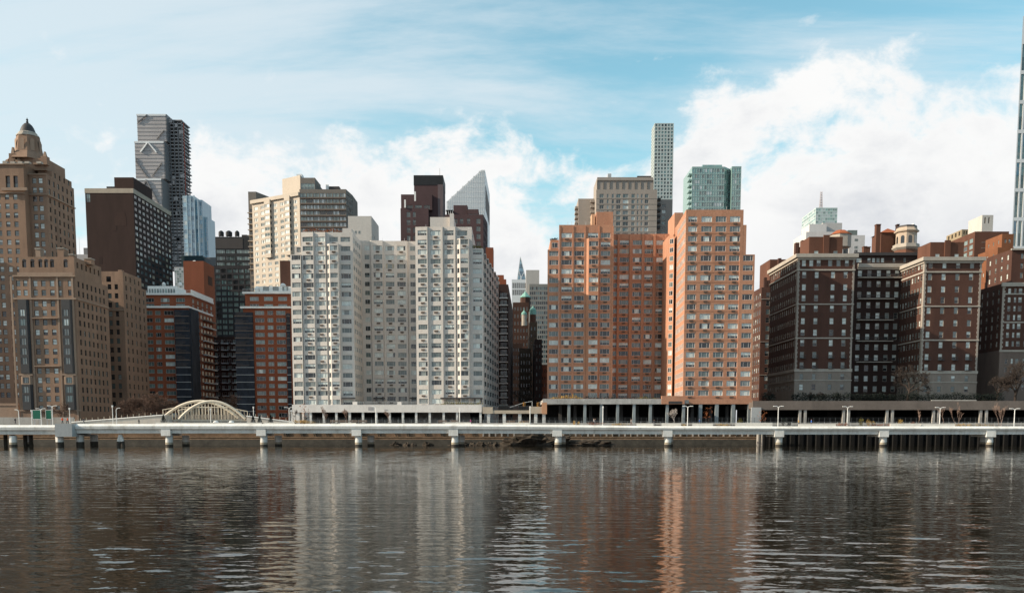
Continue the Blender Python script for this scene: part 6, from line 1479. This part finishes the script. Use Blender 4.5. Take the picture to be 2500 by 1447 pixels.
bare_tree('young_tree', 'white-stemmed sapling before the orange building columns', XX(1649, 1030, 237.5), 237.5, ZD(45), 6.0, .6, mat('grey_white_bark', (.34, .31, .29), .9, .1), 96, 5, .05, 3, up=.8, twig=.012)
bare_tree('young_tree', 'thin leafless sapling on the left approach road', XX(720, 1030, 252), 252, GZ, 6, .6, bark, 97, 5, .05, 3, up=.8, twig=.012)


def rust_tree(u, Y, h_, seed, label):
    x = XX(u, 1030, Y); z_ = ZD(x); t = bare_tree('young_tree', label, x, Y, z_, h_ * .7, .8, bark, seed, 3, .05, 3, up=.6, twig=.014); r = random.Random(seed); mb = MB()
    for k in range(26): leaf_clump(mb, (x + r.gauss(0, .6), Y + r.gauss(0, .5), z_ + h_ * r.uniform(.35, 1)), .3, .3, .25, 6, .2, leaf_rust, r)
    t.part('foliage', mb)


rust_tree(744, 237.5, 5.2, 101, 'small tree with rust leaves by the left end of the pale deck')
rust_tree(1728, 237.3, 5.0, 102, 'small rust-leaved tree before the orange right wing')
rust_tree(1863, 237.3, 4.2, 103, 'small rust-leaved tree beside the pale wall panel')


def bush(name, label, u, Y, sx, sz, m, n, seed, z0=None, size=.22, up=1.2, group=None):
    r = random.Random(seed); x = XX(u, 1030, Y); mb = MB(); z0 = ZD(x) if z0 is None else z0
    for k in range(max(3, int(sx * 3))):
        leaf_clump(mb, (x + r.uniform(-sx, sx) * .8, Y + r.uniform(-.5, .5), z0 + sz * r.uniform(.25, .6)), sx * .4, .5, sz * .42, n // max(3, int(sx * 3)), size, m, r, up)
    for k in range(6): mb.tube((x + r.uniform(-.2, .2), Y, z0 - .05), (x + r.uniform(-sx, sx) * .5, Y, z0 + sz * .5), .03, .02, bark, 3)
    o = link(name, mb.mesh(name)); tag(o, label, 'bush', group); return o


bush('ornamental_grass', 'wide golden grass clump under the rust-leaved tree near the footbridge', 741, 237, 3.0, 1.1, leaf_gold, 500, 1)
for i, (u, sx, sz, m, lab) in enumerate(((1408, .9, 1.3, leaf_gold, 'bright golden grass tuft beside the walking couple'), (1514, 2.4, .6, leaf_gold, 'low amber planting before the third marbled deck bay'), (1570, 1.4, .6, leaf_gold, 'low amber planting left of the pale-coated walker'),
                                    (1655, 2.6, .7, leaf_gold, 'amber ground planting at the white-stemmed sapling'), (1760, 3.0, .7, leaf_gold, 'amber planting on the planter wall below the orange wing'), (1805, 1.3, 2.2, leaf_olive, 'bushy olive shrub before the last orange wing columns'),
                                    (1868, 1.6, .8, leaf_gold, 'orange planting at the foot of the pale wall panel'), (1911, .7, 2.4, leaf_dkg, 'dark spindly shrub just right of a white lamp'), (1927, .7, 2.0, leaf_dkg, 'second dark spindly shrub near the white lamp'),
                                    (2060, 1.6, 1.0, leaf_rust, 'russet planting round the lamp on the garden side'), (2103, 1.1, 2.6, leaf_olive, 'upright olive shrub by the planter wall'), (2131, 1.6, 2.0, leaf_gold, 'yellow shrub beside the upright olive one'),
                                    (2205, 1.3, 1.9, leaf_gold, 'smaller yellow shrub over the sandy planter'), (2152, 3.5, .8, leaf_rust, 'long low russet planting between the yellow shrubs'), (2225, 2.0, 1.2, leaf_rust, 'rounded russet shrub beside the slim pale tree'),
                                    (2372, 6.5, .7, leaf_gold, 'long amber grass strip on the right planter'), (2020, 5.5, .7, leaf_rust, 'long brown planting strip below the stone base'), (1275, .0 + .8, .7, leaf_gold, 'small amber tuft beside the overpass lamp'), (1450, 2.6, .8, leaf_rust, 'brown stems along the fence before the marbled deck'))):
    bush('ornamental_grass' if sz < 1.5 else 'shrub', lab, u, 236.8, sx, sz, m, int(90 + sx * sz * 60), 200 + i)


def conifer(u, Y, h_, seed, label):
    r = random.Random(seed); x = XX(u, 1025, Y); zt = ZD(x); t = Thing('conifer', label, 'tree', (x, Y, zt), None); mb = MB(); mb.tube((x, Y, zt), (x, Y, zt + h_ * .8), .08, .03, bark, 5); t.part('trunk', mb); mb = MB()
    for k in range(40): f_ = k / 40; leaf_clump(mb, (x, Y, zt + .15 + h_ * f_), (1 - f_) * h_ * .38 + .05, (1 - f_) * h_ * .38 + .05, .12, int(4 + 26 * (1 - f_)), .2, leaf_dkg, r)
    t.part('crown', mb)


conifer(399, 237.4, 2.4, 1, 'dark little conifer at the foot of the footbridge arches')
conifer(618, 237.4, 2.1, 2, 'first dark conifer right of the footbridge'); conifer(634, 237.4, 2.0, 3, 'middle dark conifer right of the footbridge'); conifer(661, 237.4, 2.2, 4, 'dark conifer standing apart near the white building')


# ---- lamps
def lamp(u, Y, va, label, kind, z0=None, group=None):
    x = XX(u, 1010, Y); z0 = ZD(x) if z0 is None else z0; zt_ = ZZ(va, Y); t = Thing('street_lamp', label, 'lamp', (x, Y, z0), group)
    mb = MB(); mb.tube((x, Y, z0), (x, Y, zt_ - .5), .11, .09, white_paint, 8); t.part('pole', mb)
    if kind == 2:
        for s_ in (-1, 1):
            mb = MB(); p = [(0, -.5), (.15, -.18), (.5, 0), (1.0, .02)]
            for (a, c_), (e, f_) in zip(p[:-1], p[1:]): mb.tube((x + s_ * a, Y, zt_ + c_), (x + s_ * e, Y, zt_ + f_), .08, .07, white_paint, 6)
            mb.box(x + s_ * 1.05 - .3, x + s_ * 1.05 + .3, Y - .15, Y + .15, zt_ - .06, zt_ + .1, white_paint); t.part('lamp_arm', mb)
    elif kind == 1:
        mb = MB(); mb.box(x - .15, x + .15, Y - .2, Y + .2, zt_ - .5, zt_, white_paint); t.part('lamp_head', mb)
    else:
        s_ = kind / 3; mb = MB(); p = [(0, -.5), (.1, -.2), (.4, 0), (1.1, .05)]
        for (a, c_), (e, f_) in zip(p[:-1], p[1:]): mb.tube((x + s_ * a, Y, zt_ + c_), (x + s_ * e, Y, zt_ + f_), .09, .08, white_paint, 6)
        t.part('lamp_arm', mb)


for u, va, lab in ((1679, 991, 'white two-armed lamp before the orange right wing'), (1900, 991, 'white two-armed lamp left of the dark spindly shrubs'), (2069, 992, 'white two-armed lamp among russet planting'), (2295, 994, 'white two-armed lamp between two slim young trees'), (2477, 997, 'white two-armed lamp beyond the three-stemmed clump')):
    lamp(u, 237.6, va, lab, 2)
for u, va, k, lab in ((1472, 991, 1, 'plain white post lamp by the marbled deck'), (1294, 991, 1, 'plain white post lamp at the overpass end block'), (1122, 990, -3, 'white hooked lamp before the pale deck'), (918, 992, -3, 'thin white hooked lamp left on the pale deck front'), (711, 1000, 1, 'short white post at the corner of the pale deck'), (706, 994, 2, 'curved two-armed lamp beside the white building corner'),
                      (514, 996, 1, 'white post lamp in front of the footbridge arch'), (619, 992, 1, 'white post lamp above the two conifers'), (284, 996, 3, 'white hooked lamp at the ramp beside a taller post'), (275, 989, 1, 'taller white post with small head at the ramp'), (170, 995, 1, 'white post lamp beside the workers in orange'),
                      (100, 997, 2, 'white two-armed lamp between the green road signs'), (77, 1000, 1, 'white post lamp left of the green road signs'), (46, 1000, -3, 'white lamp with arched arm at the road edge'), (128, 990, 2, 'tall thin grey two-armed road lamp behind the signs')):
    lamp(u, 237.8 if u > 900 else 249, va, lab, k, None if u > 900 else GZ + .16)

# ---- road signs, traffic signals
for u0, u1, lab, Y in ((79, 100, 'larger green highway sign panel left of the lamp', 262), (111, 126, 'smaller green highway sign panel right of the lamp', 264)):
    t = Thing('highway_sign', lab, 'sign', (XX((u0 + u1) / 2, 1010, Y), Y, GZ)); xa, xb_ = XX(u0, 1010, Y), XX(u1, 1010, Y); za, zb_ = ZZ(1023, Y), ZZ(1000, Y)
    t.pbox('sign_panel', xa, xb_, Y, Y + .1, za, zb_, sign_green)
    mb = MB()
    for q in ((xa, xb_, zb_ - .1, zb_), (xa, xb_, za, za + .1), (xa, xa + .1, za, zb_), (xb_ - .1, xb_, za, zb_)): mb.box(q[0], q[1], Y - .012, Y - .003, q[2], q[3], MATS['white_paint'])
    t.part('sign_border', mb)
    for k in (.2, .8): x = xa + (xb_ - xa) * k; t.pbox('post', x - .08, x + .08, Y + .11, Y + .25, GZ, zb_, steel)
for u, lab in ((1279.5, 'yellow traffic signal on long arm over the overpass'), (1313.5, 'yellow traffic signal beside the orange concrete pier')):
    Y = 270; x = XX(u, 986, Y); z = ZZ(986.5, Y); t = Thing('traffic_signal', lab, 'traffic light', (x + 2.4, Y, ZZ(1001, 258))); t.pbox('signal_head', x - .32, x + .32, Y - .3, Y + .1, z - .6, z + .55, yellow)
    for k in range(3):
        mb = MB(); mb.lathe(x, 0, [(.2, 0), (.2, .06), (.12, .1)], black_metal, 8); mb.v = [(a, Y - .302 - c_, z + .3 - .32 * k + e) for a, e, c_ in mb.v]; t.part('signal_lens', mb)
    mb = MB(); mb.tube((x, Y, z + .5), (x - 4.2 if u < 1300 else x + 2.4, Y, z + .9 if u > 1300 else z - .9), .07, .07, steel, 6); mb.tube((x + 2.4, Y, ZZ(1001, 258) - .5), (x + 2.4, Y, z + .9), .09, .08, steel, 6); mb.tube((x, Y, z + .5), (x + 2.4, Y, z + .9), .07, .07, steel, 6); t.part('mast_arm', mb)

# ---- benches
for i, (u, lab) in enumerate(((815, 'long wooden bench by the first sapling'), (838, 'wooden bench second along the pale deck'), (862, 'wooden bench third along the pale deck, near a sapling'), (885, 'wooden bench by the thin hooked lamp'), (1080, 'wooden bench left of the hooked lamp'), (1108, 'wooden bench just behind the hooked lamp'), (1247, 'wooden bench below the overpass railing'), (1281, 'wooden bench beside the overpass post lamp'))):
    Y = 237.0; x = XX(u, 1030, Y); zt = ZD(x) - .02; t = Thing('bench', lab, 'bench', (x, Y, zt), None)
    for k in range(3): t.pbox('seat_slat', x - 1.1, x + 1.1, Y + k * .16, Y + k * .16 + .13, zt + .42, zt + .46, wood)
    for k in range(3): t.pbox('back_slat', x - 1.1, x + 1.1, Y + .5, Y + .54, zt + .55 + k * .16, zt + .68 + k * .16, wood)
    for s_ in (-.95, .9): t.pbox('leg', x + s_, x + s_ + .07, Y + .02, Y + .55, zt, zt + .418, dark_metal)

# ---- footbridge with twin arches, and its ramps
t = Thing('footbridge', 'cream steel footbridge with two overlapping arches and slim hangers', 'bridge', (XX(505, 1020, 262), 262, GZ))


def arch(pts, Y, r, name):
    mb = MB(); P_ = [(XX(u, v, Y), ZZ(v, Y)) for u, v in pts]; out = []
    (xa, za), (xm, zm_), (xb_, zb_) = P_; N = 22
    for k in range(N + 1):
        s_ = k / N; x = xa + (xb_ - xa) * s_; c_ = (xm - xa) / (xb_ - xa)
        # quadratic through the three points, flattened a little at the crown
        L0 = (s_ - c_) * (s_ - 1) / ((0 - c_) * (0 - 1)); L1 = s_ * (s_ - 1) / (c_ * (c_ - 1)); L2 = s_ * (s_ - c_) / (1 * (1 - c_)); out.append((x, za * L0 + zm_ * L1 + zb_ * L2))
    for (a, c_), (e, f_) in zip(out[:-1], out[1:]): mb.tube((a, Y, c_), (e, Y, f_), r, r, cream_steel, 6)
    t.part(name, mb); return out


fr = arch([(436, 1024), (514, 979.5), (599, 1022)], 260, .42, 'arch_rib'); re = arch([(404, 1014), (492, 979), (582, 1020)], 266, .42, 'arch_rib')
zd = ZZ(1023, 260)
t.pbox('deck', XX(402, 1020, 261), XX(603, 1020, 261), 260.2, 266.4, zd - .55, zd, cream_steel); t.pbox('painted_shadow_bar', XX(452, 1026, 261), XX(600, 1026, 261), 261, 266, zd - 1.2, zd - .56, black_metal)  # the lower black bar paints in the shade beneath the deck
for arc, Yh in ((fr, 260), (re, 266)):
    for (x, z) in arc[2:-1]:
        if z > zd + .6: mb = MB(); mb.tube((x, Yh, z), (x, Yh, zd), .08, .08, cream_steel, 5); t.part('hanger', mb)
for pts, Yr in (([(397, 1000), (432, 993.5), (552, 993), (604, 1003.5)], 265.8), ([(434, 1001), (470, 994.5), (540, 994), (571, 1003)], 260.3)):
    mb = MB(); q = [(XX(u, v, Yr), Yr, ZZ(v, Yr)) for u, v in pts]
    for a, c_ in zip(q[:-1], q[1:]): mb.tube(a, c_, .1, .1, cream_steel, 5)
    mb.tube(q[0], (q[0][0] + .6, Yr, zd), .1, .1, cream_steel, 5); mb.tube(q[-1], (q[-1][0], Yr, zd), .1, .1, cream_steel, 5); t.part('top_rail', mb)
    for k in range(1, 26):
        s_ = k / 26; x = q[0][0] + (q[-1][0] - q[0][0]) * s_
        for a, c_ in zip(q[:-1], q[1:]):
            if a[0] <= x <= c_[0]: z = a[2] + (c_[2] - a[2]) * (x - a[0]) / (c_[0] - a[0])
        mb = MB(); mb.tube((x, Yr, zd), (x, Yr, z), .05, .05, cream_steel, 4); t.part('fence_post', mb)
mesh_m = mat('fence_mesh', (.40, .35, .29), .8, .1)
mb = MB(); xa, xb_ = XX(402, 1015, 259.9), XX(603, 1015, 259.9)
for k in range(90): x = xa + (xb_ - xa) * k / 89; mb.box(x - .03, x + .03, 259.88, 259.92, zd, zd + 1.25, mesh_m)
for k in range(5): mb.box(xa, xb_, 259.87, 259.93, zd + .25 * (k + 1), zd + .25 * (k + 1) + .05, mesh_m)
t.part('parapet_mesh', mb, kind='stuff')


def ramp(u0, v0, u1, v1, Y, m, label):
    mb = MB(); x0, x1 = XX(u0, v0, Y), XX(u1, v1, Y); z0, z1 = ZZ(v0, Y), ZZ(v1, Y); mb.prism([(x0, Y), (x1, Y), (x1, Y + 5), (x0, Y + 5)], GZ, GZ + .01, m)
    mb = MB(); P_ = [(x0, GZ), (x1, GZ), (x1, z1), (x0, z0)]
    f = [(x, Y, z) for x, z in P_]; k_ = [(x, Y + 5, z) for x, z in P_]; mb.poly(f, m); mb.poly(k_[::-1], m)
    for i in range(4): j = (i + 1) % 4; mb.poly([f[j], f[i], k_[i], k_[j]], m)
    o = Thing('ramp', label, 'ramp', ((x0 + x1) / 2, Y, GZ)); o.part('ramp_wall', mb)
    mb = MB(); mb.tube((x0, Y - .1, z0 + .1), (x1, Y - .1, z1 + .1), .14, .14, white_paint, 5); o.part('coping', mb)
    n_ = int(abs(x1 - x0) / 1.6)
    for k in range(n_): s_ = (k + .5) / n_; mb = MB(); x = x0 + (x1 - x0) * s_; z = z0 + (z1 - z0) * s_; mb.box(x - .04, x + .04, Y + .05, Y + .12, z, z + 1.0, cream_steel); o.part('rail_post', mb)


ramp(175, 1031, 404, 1013, 255, mat('ramp_concrete', (.50, .45, .39), .9, .12), 'long pale ramp rising from the road to the footbridge')
ramp(720, 1031, 602, 1016, 257, MATS['ramp_concrete'], 'pale ramp dropping from the footbridge towards the white building')
t = Thing('retaining_wall', 'low grey retaining wall behind the left roadway', 'wall', (XX(60, 1020, 266), 266, GZ)); t.pbox('wall', XX(-150, 1020, 266), XX(180, 1020, 266), 266, 266.6, GZ, ZZ(1018, 266), conc)
for u, lab in ((527, 'left white round drum beneath the footbridge deck'), (565, 'right white round drum beneath the footbridge deck')):
    x = XX(u, 1027, 250); mb = MB(); mb.lathe(x, 250, [(.75, GZ + .17), (.8, GZ + .9), (.5, GZ + 1.3), (.1, GZ + 1.4)], white_paint, 10); o = link('drum', mb.mesh('drum')); tag(o, lab, 'drum')


# ---- people
def person(label, u, Y, h_, top, legs, stride=.25, face=1, z0=None, head=None, lean=0.):
    x0 = XX(u, 1025, Y); z0 = ZD(x0) if z0 is None else z0; k = h_ / 1.75
    J = [(0, 0, .95, .15), (0, 0, 1.15, .15), (0, 0, 1.38, .17), (0, 0, 1.50, .07), (.02, 0, 1.62, .105), (.02, 0, 1.70, .085),
         (.10, -.09, .90, .10), (.10 + stride * .5, -.09, .50, .075), (.10 + stride, -.09, .10, .05), (.22 + stride, -.09, .05, .045),
         (-.02, .09, .90, .10), (-.05 - stride * .4, .09, .50, .075), (-.05 - stride, .09, .10, .05), (.08 - stride, .09, .05, .045),
         (0, -.2, 1.38, .07), (-.08 - stride * .3, -.25, 1.10, .055), (.02 - stride * .2, -.25, .85, .04),
         (0, .2, 1.38, .07), (.08 + stride * .3, .25, 1.10, .055), (.2 + stride * .2, .25, .88, .04)]
    E = [(0, 1), (1, 2), (2, 3), (3, 4), (4, 5), (0, 6), (6, 7), (7, 8), (8, 9), (0, 10), (10, 11), (11, 12), (12, 13), (2, 14), (14, 15), (15, 16), (2, 17), (17, 18), (18, 19)]
    me = bpy.data.meshes.new('body'); me.from_pydata([(j[0] * face * k, j[1] * k, j[2] * k) for j in J], E, []); o = bpy.data.objects.new('tmp', me); COL.objects.link(o)
    m = o.modifiers.new('Skin', 'SKIN'); s2 = o.modifiers.new('Sub', 'SUBSURF'); s2.levels = s2.render_levels = 1
    for i, j in enumerate(J): me.skin_vertices[0].data[i].radius = (j[3] * k, j[3] * k)
    me.skin_vertices[0].data[0].use_root = True
    dg = bpy.context.evaluated_depsgraph_get(); nm = bpy.data.meshes.new_from_object(o.evaluated_get(dg)); bpy.data.objects.remove(o)
    nm.materials.clear()
    for q in (legs, top, skin_m, head or hair_m): nm.materials.append(q)
    for p in nm.polygons:
        c_ = p.center; z = c_.z / k
        p.material_index = 0 if z < .93 else (1 if z < 1.49 else (2 if z < 1.66 else 3))
        if abs(c_.y) / k > .2 and z < .93 and z > .78: p.material_index = 2
    ob = link('person', nm, None, (x0, Y, z0)); tag(ob, label, 'person'); return ob


person('person in magenta jacket walking before the pale deck', 1149, 247, 1.7, cloth_mag, cloth_dk, .3, 1, GZ + .16)
person('person with pale top walking beside a companion by the golden tuft', 1450, 236, 1.8, cloth_lt, cloth_dk, .25, 1)
person('person in dark clothes walking close beside a pale-topped companion', 1454, 237, 1.75, cloth_dk, cloth_dk, .25, -1)
person('person in long pale coat on the walkway by the marbled deck', 1541, 236, 1.7, cloth_lt, mat('brown_clothing', (.12, .07, .05), .9, .1), .12, 1)
person('person in dark clothes striding near the planter wall', 1597, 236, 1.6, cloth_dk, cloth_dk, .35, 1)
person('person in blue between the orange wing columns', 1708, 247, 1.75, cloth_blue, cloth_dk, .2, 1, GZ + .16)
person('walker in yellowish top below the stone base', 1950, 236, 1.7, mat('mustard_clothing', (.4, .22, .03), .9, .1), cloth_dk, .25, 1)
person('person in dark blue standing below the stone base', 1981, 236, 1.8, cloth_blue, cloth_dk, .08, 1)
person('worker in orange vest on the bastion, facing right', 152, 233, 1.8, hivis, cloth_dk, .15, 1)
person('worker in orange vest with white helmet leaning by the lamp post', 165, 234, 1.75, hivis, cloth_dk, .2, -1, head=white_paint)
person('person in dark clothes walking up beside the ramp', 204, 236, 1.6, cloth_dk, cloth_dk, .25, 1)
person('person in dark clothes sitting height beside the left lamp', 37, 236, 1.6, cloth_dk, cloth_dk, .1, 1)
person('person in grey walking on the ramp near the footbridge', 339, 246, 1.7, cloth_dk, cloth_dk, .25, 1, GZ + .16)
